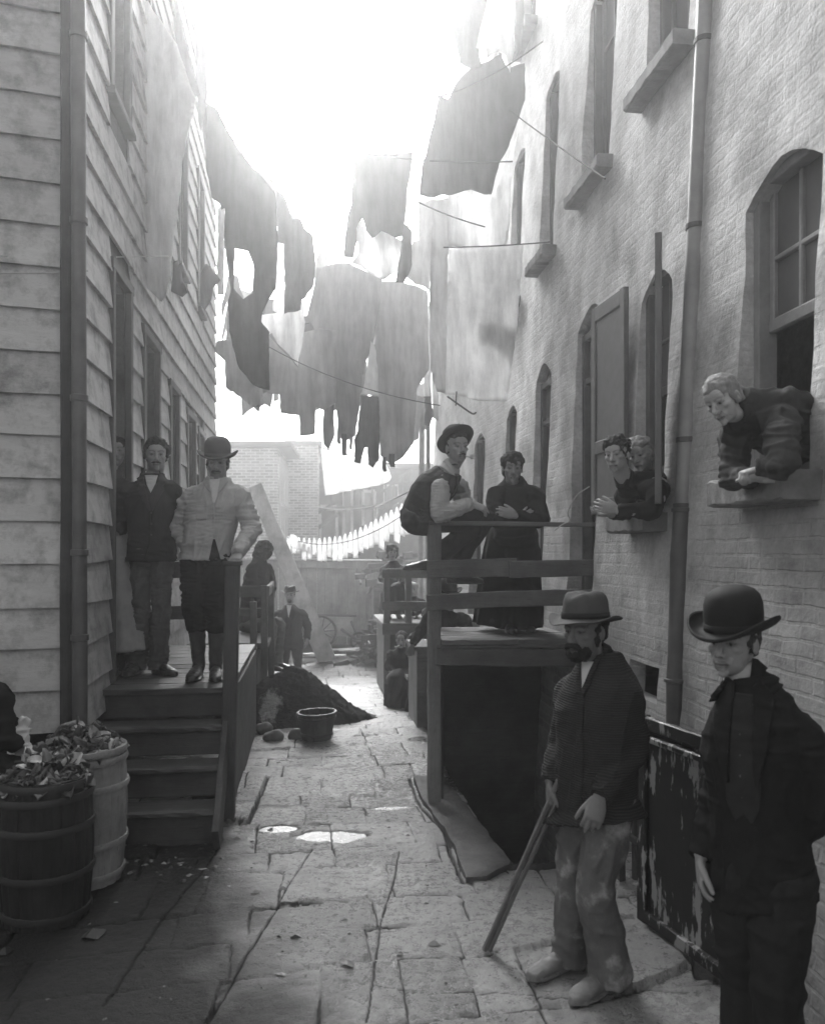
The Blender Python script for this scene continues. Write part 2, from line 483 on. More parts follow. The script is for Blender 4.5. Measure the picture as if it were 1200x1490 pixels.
def mapR(u, v, d):
    n = 0.0
    if d < .01:
        n = .016*noise.noise(Vector((u*1.1, v*1.1, 3))) + .010*noise.noise(Vector((u*4, v*4, 9))) + .006*noise.noise(Vector((u*13, v*13, 5)))
    return (xw(v)+n+d, u, v)
RB = thing('tenement_building', 'tall plastered brick tenement with arched windows along the right side of the alley', 'building', (XR+.02, 5.0, 0))
y_end = 13.4
outer = [(-3.0, -1.7), (y_end, -1.7), (y_end, 9.4), (-3.0, 9.4)]
holes = [arch(w[1], w[2], w[3], w[4], w[5]) for w in RWIN]
holes.append([(4.38, .92), (4.80, .92), (4.80, 1.12), (4.38, 1.12)])      # cellar hole beside the steps
def resR(a, b):
    return .055 if (2.2 < a < 7.5 and -.3 < b < 4.6) else (.11 if (1.5 < a < 10 and b < 6.5) else .35)
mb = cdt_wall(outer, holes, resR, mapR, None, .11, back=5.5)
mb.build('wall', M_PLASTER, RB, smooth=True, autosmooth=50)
def frame_ring(mb, y0, y1, z0, z1, x, w, t):
    mb.plank((x, y0+w/2, z0), (x, y0+w/2, z1), w, t, up=(0,1,0), seg=3, jit=.0015, ch=.004)
    mb.plank((x, y1-w/2, z0), (x, y1-w/2, z1), w, t, up=(0,1,0), seg=3, jit=.0015, ch=.004)
    mb.plank((x, y0+w, z1-w/2), (x, y1-w, z1-w/2), w, t, seg=2, jit=.0015, ch=.004)
    mb.plank((x, y0+w, z0+w/2), (x, y1-w, z0+w/2), w, t, seg=2, jit=.0015, ch=.004)
for (k, y0, y1, z0, zs, rise) in RWIN:
    zt = zs+rise; xf = xw((z0+zt)/2)+.11
    xm = xw(zt)+.05
    if k == 'door':
        m = MB(); frame_ring(m, y0+.0, y1-.0, z0, zs-.02, xf+.0, .055, .07)
        m.plank((xf, y0+.06, zs-.38), (xf, y1-.06, zs-.38), .05, .06, seg=2, jit=.001)
        d = m.build('doorway', M_FRAMED, RB)
        m = MB(); m.box((xf+.05, y0+.06, z0), (xf+.09, y1-.06, zs-.42)); m.build('door', M_FRAMED, d)
        m = MB(); m.box((xf+.005, y0+.05, zs-.36), (xf+.02, y1-.05, zs+.0)); m.build('transom', M_SHUT, d)
        m = MB(); m.plank((xm+.05, (y0+y1)/2, zs-.06), (xm+.05, (y0+y1)/2, zt+.02), y1-y0+.02, .05, up=(0,1,0), seg=2); m.build('lintel', M_FRAMED, d)
        continue
    m = MB(); frame_ring(m, y0, y1, z0, zt, xf, .05, .09)
    zm = z0+(zt-z0)*.47
    ins = .05
    # upper sash with glazing bars; the lower one is raised behind it where someone leans out
    zl = zm+.06 if k in ('near', 'shut') else z0+.05
    xs_ = xf+.02
    m.plank((xs_, y0+ins, zl), (xs_, y1-ins, zl), .06, .035, seg=2, jit=.001)
    m.plank((xs_, y0+ins, zm+.36), (xs_, y1-ins, zm+.36), .025, .03, seg=2, jit=.001)
    m.plank((xs_, (y0+y1)/2, zl), (xs_, (y0+y1)/2, zt-.05), .025, .03, up=(0,1,0), seg=2, jit=.001)
    for yy in (y0+ins+.02, y1-ins-.02): m.plank((xs_, yy, zl), (xs_, yy, zt-.04), .04, .035, up=(0,1,0), seg=2, jit=.001)
    w = m.build('window', M_FRAME if k == 'near' else M_FRAMED, RB)
    m = MB(); m.box((xs_+.004, y0+ins, zl), (xs_+.010, y1-ins, zt-.03)); m.build('pane', M_GLASS, w)
    m = MB(); zz = z0-.055; ov = .07
    hh, dd, ye_ = (.12, .34, y1-.08) if k == 'near' else ((.11, .30, y1+.0) if k == 'shut' else (.09, .24, y1+ov-.02))
    m.plank((xw(zz)-.0, y0-ov-.02, zz-hh/2+.045), (xw(zz)-.0, ye_, zz-hh/2+.045), hh, dd, up=(0,0,1), seg=14, jit=.006, ch=.012)
    m.build('sill', M_SILL, w)
    if k == 'shut':
        # far leaf folded flat against the wall, near leaf standing open into the alley
        def leaf(a, b, name_mat):
            m = MB(); d = (b-a); L = d.length; d.normalize(); up = Vector((0, 0, 1)); nn = d.cross(up)
            z0_, z1_ = z0+.02, zt-.02
            for f0, f1 in ((0, .13), (.87, 1)):
                p = a+d*L*(f0+f1)/2; m.plank(p+up*z0_, p+up*z1_, L*(f1-f0), .035, up=d, seg=5, jit=.0015)
            for c, hh in ((z0_+.05, .1), (z0_+.44, .09), (z1_-.05, .1)):
                m.plank(a+d*L*.13+up*c, a+d*L*.87+up*c, hh, .033, seg=2, jit=.001)
            m.plank(a+d*L*.5+up*z0_, a+d*L*.5+up*z1_, L*.74, .014, up=d, seg=3, jit=.001)
            return m
        x_ = xw(2.6)-.045
        leaf(Vector((x_, y1+.02, 0)), Vector((x_-.03, y1+.54, 0)), 0).build('shutter', M_SHUT, w)
        leaf(Vector((x_-.01, y0-.01, 0)), Vector((x_-.01-.40*.40, y0-.01-.40*.915, 0)), 0).build('shutter', M_SHUT, w)
# rain pipe with brackets, pale above and dark below
def pipe_pt(py):
    f = (py-30)/(1010-30); return P(1025+(981-1025)*f, py, 4.36-.02*f)
m = MB(); ps = [pipe_pt(-120), pipe_pt(300), pipe_pt(735)]
m.tube(ps, [.046]*3, n=18, sub=8)
pp = m.build('drainpipe', M_PIPE, RB, smooth=True, autosmooth=60)
m = MB(); ps = [pipe_pt(733), pipe_pt(800), pipe_pt(850), pipe_pt(985)]
m.tube(ps, [.050, .056, .05, .048], n=18, sub=5, fold=lambda t, a: 1+.05*math.sin(3*a+9*t))
for py in (742, 990): q = pipe_pt(py); m.lathe([(.047,-.012),(.060,-.008),(.060,.008),(.047,.012)], q, n=18)
q = pipe_pt(985); m.tube([q, q+Vector((0,0,-.12)), q+Vector((.02,.05,-.6))], [.048,.048,.048], n=16, sub=3)
m.build('dark_pipe', M_PIPEDARK, pp, smooth=True, autosmooth=60)
for py in (60, 330, 640):
    m = MB(); q = pipe_pt(py); m.lathe([(.045,-.014),(.053,-.012),(.053,.012),(.045,.014)], q, n=18); m.box((q.x+.044, q.y-.012, q.z-.012), (q.x+.14, q.y+.012, q.z+.012)); m.build('bracket', M_PIPEDARK, pp)

# ---------------------------------------------------------------- LEFT: clapboard house
LH = thing('clapboard_house', 'pale clapboard wooden house with a dark corner pipe along the left side of the alley', 'house', (XL, 5.1, 0))
YC, YE = 5.08, 12.4; ZB, EXPO, ZT = .72, .25, 9.72
LWIN = [(5.97, 6.49, .86, 3.72), (7.06, 7.70, 1.95, 3.56), (8.37, 8.84, 1.95, 3.38), (9.50, 10.08, 1.95, 3.29), (10.44, 10.95, 1.9, 3.22), (11.4, 11.85, 1.9, 3.2)]
r0 = PL(160, 100); 
LUP = [(5.92, 6.45, 4.95, 6.6), (7.3, 7.9, 4.9, 6.5), (8.9, 9.4, 4.8, 6.4), (10.4, 10.9, 4.8, 6.4)]
lholes = [[(a, c), (b, c), (b, d), (a, d)] for a, b, c, d in LWIN+LUP]
FD = Vector((-math.cos(rad(10.4)), -math.sin(rad(10.4)), 0)); CN = Vector((XL, YC, 0))
mb = cdt_wall([(YC+.13, ZB), (YE, ZB), (YE, ZT), (YC+.13, ZT)], lholes, lambda a, b: .6, lambda u, v, d: (XL-.012-d, u, v), None, .14, back=4.2)
mb.build('wall_sheathing', M_GREYWOODY, LH)
# front wall backing
m = MB(); a = CN+FD*.02; b = CN+FD*4.0
m.add([a+Vector((0,.05,ZB)), b+Vector((0,.05,ZB)), b+Vector((0,.05,ZT)), a+Vector((0,.05,ZT)), a+Vector((0,.09,ZB)), b+Vector((0,.09,ZB)), b+Vector((0,.09,ZT)), a+Vector((0,.09,ZT))],
      [(0,1,2,3),(7,6,5,4),(0,4,5,1),(2,6,7,3),(1,5,6,2),(3,7,4,0)])
m.build('wall_sheathing', M_GREYWOODX, LH)
def boards(name, base, dirv, nrm, length, mat, openings, start, seed):
    """lapped boards: run along dirv from base; openings in distance along dirv"""
    rnd = random.Random(seed); vs = []; fs = []; tone = []
    nrows = int((ZT-ZB)/EXPO)
    for k in range(nrows):
        z0 = ZB+k*EXPO; z1 = z0+EXPO
        segs = [(start, length)]
        for (a, b, c, d) in openings:
            if c < z1-.04 and d > z0+.04:
                ns = []
                for (s, e) in segs:
                    if b <= s or a >= e: ns.append((s, e)); continue
                    if a > s: ns.append((s, a))
                    if b < e: ns.append((b, e))
                segs = ns
        cut = []
        for (s, e) in segs:
            x = s
            while e-x > 3.2:
                st = rnd.uniform(1.4, 2.9); cut.append((x, x+st-.002)); x += st
            cut.append((x, e))
        for (s, e) in cut:
            if e-s < .03: continue
            n = max(2, int((e-s)/.22)); tn = rnd.uniform(.82, 1.12)
            tilt = rnd.uniform(-.008, .008); off = rnd.uniform(-.006, .006); n0 = len(vs)
            for i in range(n+1):
                t = s+(e-s)*i/n; f = i/n-.5
                sag = off+tilt*f*2+.004*noise.noise(Vector((t*2.1, k*3.7, seed)))
                cup = .006*noise.noise(Vector((t*1.3, k*5.1, seed+4)))
                zb = z0-.022+sag+rnd.uniform(-.0025, .0025); zt = z1+.015+sag
                p = base+dirv*t
                for (o_, z_) in ((.004, zt), (.019+cup*.5, (zb+zt)/2), (.034+cup, zb), (.010, zb+.001)):
                    vs.append(p+nrm*o_+Vector((0, 0, z_)))
                tone.extend([tn]*4)
            for i in range(n):
                q = n0+i*4
                for j in range(3): fs.append((q+j, q+j+1, q+5+j, q+4+j))
            fs.append((n0, n0+1, n0+2, n0+3)); q = n0+n*4; fs.append((q+3, q+2, q+1, q))
    m = MB(); m.add(vs, fs); o = m.build(name, mat, LH)
    at = o.data.attributes.new('tone', 'FLOAT', 'POINT'); at.data.foreach_set('value', tone)
    return o
boards('clapboards', Vector((XL, 0, 0)), Vector((0, 1, 0)), Vector((1, 0, 0)), YE, M_BOARDY, [(a-.05, b+.05, c-.04, d+.05) for a, b, c, d in LWIN+LUP], YC+.03, 3)
FN = Vector((math.sin(rad(10.4)), -math.cos(rad(10.4)), 0))
boards('clapboards', CN+Vector((0, .05, 0)), FD, FN, 3.6, M_BOARDX, [], .05, 8)
m = MB()
m.plank(CN+FN*.0+FD*.033+Vector((0,0,ZB-.06)), CN+FN*.0+FD*.033+Vector((0,0,ZT)), .075, .06, up=FD, seg=20, jit=.003)
m.plank(CN+Vector((.022,.05,ZB-.05)), CN+Vector((.022,.05,ZT)), .09, .045, up=(0,1,0), seg=20, jit=.003)
m.build('corner_board', M_DARKWOODZ, LH)
m = MB(); q = P(117, 1062, 4.80); q2 = P(114, -60, 4.80)
m.tube([q, q.lerp(q2, .5), q2], [.043, .041, .042], n=18, sub=10, fold=lambda t, a: 1+.03*math.sin(2*a+20*t))
for f in (.12, .23, .43, .66, .9): m.lathe([(.04,-.02),(.051,-.016),(.051,.016),(.04,.02)], q.lerp(q2, f), n=18)
m.build('drainpipe', M_PIPEDARK, LH, smooth=True, autosmooth=60)
m = MB(); m.box((XL-4.2, YC+.1, ZT), (XL+.03, YE+.01, ZT+.12)); m.build('roof', M_ROOF, LH)
m = MB(); m.box((XL-4.0, YC+.35, -.3), (XL-.16, YE-.05, ZB)); m.build('foundation', M_DIRT, LH)
for (a, b, c, d) in LWIN+LUP:
    m = MB(); x = XL+.018
    for y_ in (a-.025, b+.025): m.plank((x, y_, c), (x, y_, d+.04), .07, .05, up=(0,1,0), seg=4, jit=.002)
    m.plank((x, a-.08, d+.045), (x, b+.08, d+.045), .075, .055, seg=4, jit=.002)
    w = m.build('window' if c > 1 else 'doorway', M_FRAMED, LH)
    if c > 1:
        m = MB(); m.plank((x+.01, a-.08, c-.02), (x+.01, b+.08, c-.02), .05, .08, seg=4, jit=.003); m.build('sill', M_FRAMED, w)
        m = MB(); frame_ring(m, a, b, c, d, XL-.09, .045, .04); m.plank((XL-.09, a+.045, (c+d)/2), (XL-.09, b-.045, (c+d)/2), .045, .035, seg=2, jit=.001)
        m.plank((XL-.09, (a+b)/2, c+.045), (XL-.09, (a+b)/2, d-.045), .02, .03, up=(0,1,0), seg=2, jit=.001)
        m.build('sash', M_FRAMED, w)
        m = MB(); m.box((XL-.104, a+.03, c+.03), (XL-.098, b-.03, d-.03)); m.build('pane', M_GLASS, w)
    else:
        m = MB(); m.box((XL-.60, a, c), (XL-.56, b, d)); m.build('door', M_FRAMED, w)

# ---------------------------------------------------------------- LEFT: porch with wooden steps
DK = .85
PO = thing('wooden_stoop', 'dark wooden stoop with four worn steps beside the clapboard house', 'stoop', (-.97, 5.6, 0))
m = MB()
for i in range(11):
    y = 5.70+i*.235; m.plank((-1.40, y+.11, DK-.022), (-.53, y+.11, DK-.022), .228, .04, up=(0,1,0), seg=6, jit=.004)
m.build('deck', M_STEPWOOD, PO)
for i, (z, y) in enumerate(((.6375, 5.50), (.425, 5.30), (.2125, 5.10))):
    m = MB(); m.plank((-1.46, y+.10, z-.022), (-.565, y+.10, z-.022), .235, .042, up=(0,1,0), seg=14, jit=.005, ch=.012)
    m.build('tread', M_STEPWOOD, PO)
m = MB()
for (z0, z1, y) in ((.66, .805, 5.74), (.45, .60, 5.54), (.235, .385, 5.34), (.0, .17, 5.13)):
    m.plank((-1.44, y, (z0+z1)/2), (-.58, y, (z0+z1)/2), z1-z0+.02, .025, seg=10, jit=.003)
m.build('riser', M_DARKWOODX, PO)
m = MB()
m.plank((-.545, 4.98, .05), (-.545, 5.86, .80), .24, .04, seg=8, jit=.003)
m.plank((-1.47, 5.02, .05), (-1.47, 5.86, .80), .22, .04, seg=8, jit=.003)
m.plank((-.53, 5.75, .40), (-.53, 8.2, .40), .8, .03, seg=6)
m.build('stringer', M_DARKWOODY, PO)
q0 = P(331, 1192, 5.42); q1 = P(339, 822, 5.50)
m = MB(); m.plank(q0, q1, .095, .095, up=(1,0,0), seg=9, jit=.002, ch=.008); m.plank(q1-Vector((.06,0,-.012)), q1+Vector((.06,0,.012)), .12, .03, up=(0,1,0), seg=2, jit=.001)
m.build('newel_post', M_DARKWOODZ, PO)
m = MB()
yb = 7.55
m.plank((-1.36, yb, 1.60), (-.72, yb, 1.60), .14, .04, seg=4); m.plank((-1.36, yb, 1.22), (-.72, yb, 1.22), .12, .04, seg=4)
m.plank((-.74, yb+.05, DK), (-.74, yb+.05, 1.66), .09, .09, up=(1,0,0), seg=4)
m.build('railing', M_DARKWOODX, PO)

# second stoop farther on
PO2 = thing('wooden_stoop', 'far left stoop with a dark boxed base behind the dirt heap', 'stoop', (-.9, 9.8, gz(9.8)))
m = MB(); m.box((-1.36, 9.45, gz(9.5)-.02), (-.58, 11.0, .66)); m.build('base', M_DARKWOODZ, PO2)
m = MB(); m.plank((-1.36, 9.42, .70), (-.46, 9.42, .70), .07, .06, seg=4); m.plank((-1.36, 9.42, 1.31), (-.46, 9.42, 1.31), .13, .04, seg=4); m.plank((-1.36, 9.42, 1.08), (-.46, 9.42, 1.08), .09, .04, seg=4)
m.plank((-.47, 9.42, 1.31), (-.47, 11, 1.31), .12, .04, seg=4)
m.build('railing', M_GREYWOODX, PO2)
for (x, y, z) in ((-.50, 9.40, 1.38), (-.62, 9.38, 1.2), (-.46, 10.2, 1.34)):
    m = MB(); m.plank((x, y, gz(y)-.02), (x, y, z), .075, .075, up=(1,0,0), seg=4); m.build('post', M_GREYWOODZ, PO2)
m = MB(); m.plank((-1.36, 10.2, .70), (-.46, 10.2, .70), 1.6, .05, up=(0,1,0), seg=3); m.build('deck', M_GREYWOODX, PO2)

# ---------------------------------------------------------------- RIGHT: platform over the cellarway
PD = 1.13
PF = thing('wooden_platform', 'railed plank platform on posts over the dark cellar pit', 'platform', (1.4, 6.3, 0))
p_post = P(634, 1150, 5.70); X0 = p_post.x; Y0 = p_post.y
m = MB()
for (dx, dy, L) in ((0, .0, .54), (.54, .012, .62)):
    m.plank((X0+.03+dx, Y0-.02+dy, PD+.015), (X0+.03+dx+L-.012, Y0-.045+dy, PD+.015), .11, .035, up=(0,1,0), seg=7, jit=.005)
for i in range(8):
    y = Y0+.08+i*.125; m.plank((X0-.03+.15*i/8, y, PD+.002), (XR+.03, y-.02, PD+.002), .118, .032, up=(0,1,0), seg=5, jit=.003)
m.build('deck', M_GREYWOODX, PF)
m = MB(); m.plank((X0+.0, Y0-.03, PD-.085), (XR+.03, Y0-.12, PD-.10), .115, .05, seg=8, jit=.005); 
m.plank((X0+.0, Y0-.02, PD-.016), (XR+.03, Y0-.10, PD-.016), .025, .07, seg=8, jit=.002)
m.build('front_beam', M_BEAM, PF)
m = MB(); m.plank((X0-.01, Y0+.02, .0), (X0-.01, Y0+.02, 1.95), .085, .085, up=(1,0,0), seg=10, jit=.003); m.build('post', M_GREYWOODZ, PF)
m = MB(); m.plank((X0+.15, Y0+.98, .0), (X0+.15, Y0+.98, 1.95), .085, .085, up=(1,0,0), seg=10, jit=.003); m.build('post', M_GREYWOODZ, PF)
xe = XR+.06
def ptx(px, py, y): r = ray(px, py); return CAM+r*(y/r.y)
m = MB(); m.plank((X0-.05, Y0-.01, 1.965), (xe, Y0-.05, 1.955), .075, .03, up=(0,1,0), seg=10, jit=.002); m.build('top_rail', M_GREYWOODX, PF)
m = MB(); m.plank((X0-.06, Y0-.03, 1.645), (X0+.56, Y0-.04, 1.66), .125, .03, seg=8, jit=.003); m.build('rail', M_GREYWOODX, PF)
m = MB(); m.plank((X0+.50, Y0-.07, 1.645), (xe, Y0-.10, 1.655), .115, .03, seg=8, jit=.003); m.build('rail', M_GREYWOODX, PF)
m = MB(); m.plank((X0-.07, Y0-.035, 1.415), (xe, Y0-.10, 1.45), .11, .03, seg=12, jit=.003, bow=.008); m.build('rail', M_GREYWOODX, PF)
m = MB(); m.plank((X0-.01, Y0, 1.965), (X0+.15, Y0+1.0, 1.965), .075, .03, up=(1,0,0), seg=8, jit=.002); m.build('side_rail', M_GREYWOODY, PF)
m = MB()
for i in range(4):
    y = Y0+.16+i*.2; m.plank((X0+.03+.16*(y-Y0), y, .0), (X0+.03+.16*(y-Y0), y, PD-.04), .195, .02, up=(0,1,0), seg=4, jit=.003)
m.build('side_blocking_board', M_DARKWOODZ, PF)  # boards added to stop light getting in under the deck
m = MB(); m.plank((X0+.18, Y0+1.04, PD/2-.8), (XR+.02, Y0+1.04, PD/2-.8), PD+1.6, .03, seg=4); m.build('back_blocking_board', M_DARKWOODX, PF)  # board added behind to keep the space under the deck dark

# second right-hand stoop, farther
PF2 = thing('wooden_platform', 'small far platform with a two board railing beyond the first', 'platform', (1.5, 11.3, gz(11)))
q = P(558, 905, 11.2); xa = q.x; ya = q.y; zd = .76; ga = gz(ya)
m = MB(); m.box((xa+.04, ya+.05, ga-.05), (XR-.02, ya+1.6, zd-.05)); m.build('base', M_DARKWOODZ, PF2)
m = MB(); m.plank((xa-.02, ya+.75, zd), (XR-.02, ya+.75, zd), 1.6, .05, up=(0,1,0), seg=4); m.plank((xa-.02, ya-.03, zd-.06), (XR-.02, ya-.03, zd-.06), .14, .03, seg=4); m.build('deck', M_GREYWOODX, PF2)
for (z, h) in ((1.46, .13), (1.02, .12)):
    m = MB(); m.plank((xa-.03, ya-.05, z), (XR-.02, ya-.05, z), h, .03, seg=5); m.build('rail', M_GREYWOODX, PF2)
for x in (xa+.04, xa+.34, xa+.9):
    m = MB(); m.plank((x, ya, ga if x < xa+.1 else zd), (x, ya, 1.52), .085, .07, up=(1,0,0), seg=4); m.build('post', M_GREYWOODZ, PF2)

# ---------------------------------------------------------------- GROUND
PIT = [(1.10, 4.50), (1.10, 6.72), (1.95, 6.72), (1.95, 4.50)]
def gnd(px, py): p = G(px, py); return (p.x, p.y)
cracks = []                                  # (polyline, width, depth)
def crk(pix, w=.016, d=.022): cracks.append(([gnd(*p) for p in pix], w, d))
crk([(454,1233),(436,1265),(418,1295),(405,1318),(380,1355),(352,1403),(335,1432),(300,1490)], .013, .024)
crk([(581,1241),(572,1285),(562,1315),(552,1352),(549,1385),(541,1435),(532,1490)], .011, .018)
crk([(322,1222),(300,1262),(262,1305),(230,1345),(196,1400),(150,1465)], .014, .022)
crk([(595,1130),(612,1172),(648,1210),(656,1240),(674,1283)], .03, .045)
crk([(390,1132),(384,1150),(362,1198),(330,1196)], .022, .03)
crk([(541,1435),(620,1446),(720,1440),(800,1446)], .010, .014)
crk([(1000,1440),(940,1436),(880,1450),(800,1446)], .012, .016)
xs = np.unique(np.concatenate([np.arange(-29, -2.2, 1.2), np.arange(-2.2, -1.5, .05), np.arange(-1.5, 1.95, .0072), np.arange(1.95, 3, .1), np.arange(3, 29.5, 1.5), np.array([1.10])]))
ys = [-10, -6, -3, -1, 0, .6, 1.0, 1.3]; yy = 1.5
while yy < 19: ys.append(yy); yy += .0031*yy
ys += list(np.arange(19, 47, 2.0)); ys = np.array(ys)
X, Y = np.meshgrid(xs, ys)
def vnoise(X, Y, s, seed, oct=3):
    """value noise"""
    out = np.zeros_like(X); amp = 1; tot = 0
    for o in range(oct):
        a = X*s+seed*17.3; b = Y*s+seed*5.1; i = np.floor(a); j = np.floor(b); f = a-i; g = b-j
        f = f*f*(3-2*f); g = g*g*(3-2*g)
        def h(i, j): v = np.sin(i*127.1+j*311.7+seed*74.7)*43758.5453; return v-np.floor(v)
        out += amp*((h(i,j)*(1-f)+h(i+1,j)*f)*(1-g)+(h(i,j+1)*(1-f)+h(i+1,j+1)*f)*g); tot += amp
        amp *= .5; s *= 2.03
    return out/tot
Z = np.array([[gz(v)] for v in ys])+np.zeros_like(X)
wob = .018*(vnoise(X, Y, 7, 3)-.5)
H = .026*(vnoise(X, Y, 1.6, 1)-.5)+.013*(vnoise(X, Y, 9, 2)-.5)+.007*(vnoise(X, Y, 30, 4, 2)-.5)
core = ((X > -2) & (X < 2) & (Y > 1.2) & (Y < 16)).astype(float)
crack = np.zeros_like(X)
Xw = X+wob; Yw = Y+.018*(vnoise(X, Y, 7, 8)-.5)
for (pl, w, d) in cracks:
    bx0 = min(p[0] for p in pl)-.15; bx1 = max(p[0] for p in pl)+.15; by0 = min(p[1] for p in pl)-.15; by1 = max(p[1] for p in pl)+.15
    m_ = (X >= bx0) & (X <= bx1) & (Y >= by0) & (Y <= by1)
    if not m_.any(): continue
    D = np.full(m_.sum(), 9.0)
    for a, b in zip(pl[:-1], pl[1:]): D = np.minimum(D, seg_dist(Xw[m_], Yw[m_], a, b))
    w2 = w*(.20+.50*vnoise(X[m_], Y[m_], 11, 6))
    c = np.clip(1.25-(D/w2), 0, 1)**.8
    edge = np.exp(-(D/(w*3.0))**2)*.35
    crack[m_] = np.maximum(crack[m_], c)
    H[m_] -= d*.7*c+.004*edge
# irregular courses of flagstones: every stone has its own level and tilt
rr = random.Random(27); rows = [1.2]
while rows[-1] < 15.5: rows.append(rows[-1]+rr.uniform(.24, .50)*(1 if rows[-1] < 7 else .8))
rows = np.array(rows)
Xq = X+.055*(vnoise(X, Y, 1.7, 51)-.5)+.022*(vnoise(X, Y, 6, 52)-.5)+.010*(vnoise(X, Y, 19, 53)-.5)
Yq = Y+.10*X*np.sin(Y*1.3)+.11*(vnoise(X, Y, 1.3, 54)-.5)+.026*(vnoise(X, Y, 6, 55)-.5)+.011*(vnoise(X, Y, 21, 56)-.5)
ri = np.clip(np.searchsorted(rows, Yq), 1, len(rows)-1)
drow = np.minimum(Yq-rows[ri-1], rows[ri]-Yq); dcol = np.full_like(X, 9.0); lev = np.zeros_like(X); mott = np.zeros_like(X)
for k in range(1, len(rows)):
    mk = ri == k
    if not mk.any(): continue
    js = [-3.0]; 
    while js[-1] < 3.2: js.append(js[-1]+rr.choice((rr.uniform(.22, .42), rr.uniform(.4, .85))))
    js = np.array(js); xq = Xq[mk]; ci = np.clip(np.searchsorted(js, xq), 1, len(js)-1); dcol[mk] = np.minimum(xq-js[ci-1], js[ci]-xq)
    n_ = len(js)+1; lv = np.array([rr.gauss(0, .006) for _ in range(n_)]); tx = np.array([rr.gauss(0, .018) for _ in range(n_)]); ty = np.array([rr.gauss(0, .018) for _ in range(n_)]); mt = np.array([rr.random() for _ in range(n_)])
    cx_ = (js[ci-1]+js[ci])/2; lev[mk] = lv[ci]+tx[ci]*(xq-cx_)+ty[ci]*(Yq[mk]-(rows[k-1]+rows[k])/2); mott[mk] = mt[ci]
dj = np.minimum(drow, dcol); fade = np.clip((vnoise(X, Y, 2.6, 61, 3)-.30)*4.5, 0, 1)
wj = .0028+.009*vnoise(X, Y, 9, 62, 2)
H += lev-.006*np.exp(-(dj/.020)**2)*(.25+.75*fade)-.009*np.clip(1.2-dj/wj, 0, 1)*fade
crack = np.maximum(crack, np.clip(1.25-dj/wj, 0, 1)*fade*.9)
chip = np.clip((vnoise(X, Y, 15, 71, 3)-.62)*8, 0, 1)*np.exp(-(dj/.05)**2); H -= .008*chip
# raised slab by the steps, sunken strip, heap of slabs under the right-hand man
sl_ = in_poly(Xw, Yw, [gnd(330,1126), gnd(388,1134), gnd(361,1199), gnd(328,1197)]); H += sl_*.035
for poly, dz in (([(405,1318),(454,1236),(575,1243),(556,1315)], .006), ([(560,1318),(590,1300),(570,1440),(544,1430)], -.006), ([(880,1345),(955,1340),(1000,1405),(920,1440),(880,1400)], .03),
                 ([(340,1430),(405,1320),(550,1320),(545,1432)], .004), ([(880,1250),(940,1250),(940,1300),(885,1300)], .06), ([(895,1300),(940,1300),(942,1342),(900,1340)], .04)):
    H += dz*in_poly(Xw, Yw, [gnd(*p) for p in poly])
# the sunk place behind the cellar door leaf
sunk = in_poly(Xw, Yw, [gnd(1000,1372), gnd(1075,1372), gnd(1062,1424), gnd(1010,1422)]); H -= .25*sunk
wet = vnoise(X, Y, 1.1, 12, 4)
pud = np.zeros_like(X)
for (px, py, rx, ry) in ((478,1217,.20,.12), (405,1206,.12,.06), (556,1176,.16,.05), (640,1040,.2,.2), (625,1075,.25,.12)):
    c = gnd(px, py); e = ((X-c[0])/rx)**2+((Y-c[1])/ry)**2+3.2*(vnoise(X, Y, 4.5, 20, 4)-.5)
    pud = np.maximum(pud, np.clip(1.5-e, 0, 1)*2)
pud = np.clip(pud, 0, 1)
flat = -.004
H = H*(1-pud*.93)+flat*pud*.93
Z = Z+H*core
mud_shade = np.clip((-.12-X-.24*(Y-4.3)+.8*(vnoise(X, Y, 2.3, 31)-.5))*2.2, 0, 1)*(Y < 5.6)  # near left: mud whose dark colour also carries painted foreground shade
mud_shade = np.maximum(mud_shade, np.clip((np.abs(X-.2)-.75+.5*(vnoise(X, Y, 1.7, 41)-.5))*3, 0, 1)*(Y > 7.2))
mud_shade = np.maximum(mud_shade, np.clip((Y-12.5)*.6+.8*(vnoise(X, Y, 1.2, 44)-.5), 0, 1))
nx, ny = len(xs), len(ys)
verts = np.stack([X, Y, Z], -1).reshape(-1, 3)
ii = np.arange(nx*ny).reshape(ny, nx)
quads = np.stack([ii[:-1,:-1], ii[:-1,1:], ii[1:,1:], ii[1:,:-1]], -1).reshape(-1, 4)
cxm = (X[:-1,:-1]+X[1:,1:]).reshape(-1)/2; cym = (Y[:-1,:-1]+Y[1:,1:]).reshape(-1)/2
pit = in_poly(cxm, cym, PIT); quads = quads[~pit]
me = bpy.data.meshes.new('flagstone_ground'); me.from_pydata(verts.tolist(), [], quads.tolist())
me.polygons.foreach_set('use_smooth', [True]*len(me.polygons))
for nme, arr in (('mott', mott), ('crack', crack), ('pud', pud), ('mud_shade', mud_shade), ('wet', wet)):
    at = me.attributes.new(nme, 'FLOAT', 'POINT'); at.data.foreach_set('value', arr.reshape(-1).astype(np.float32))
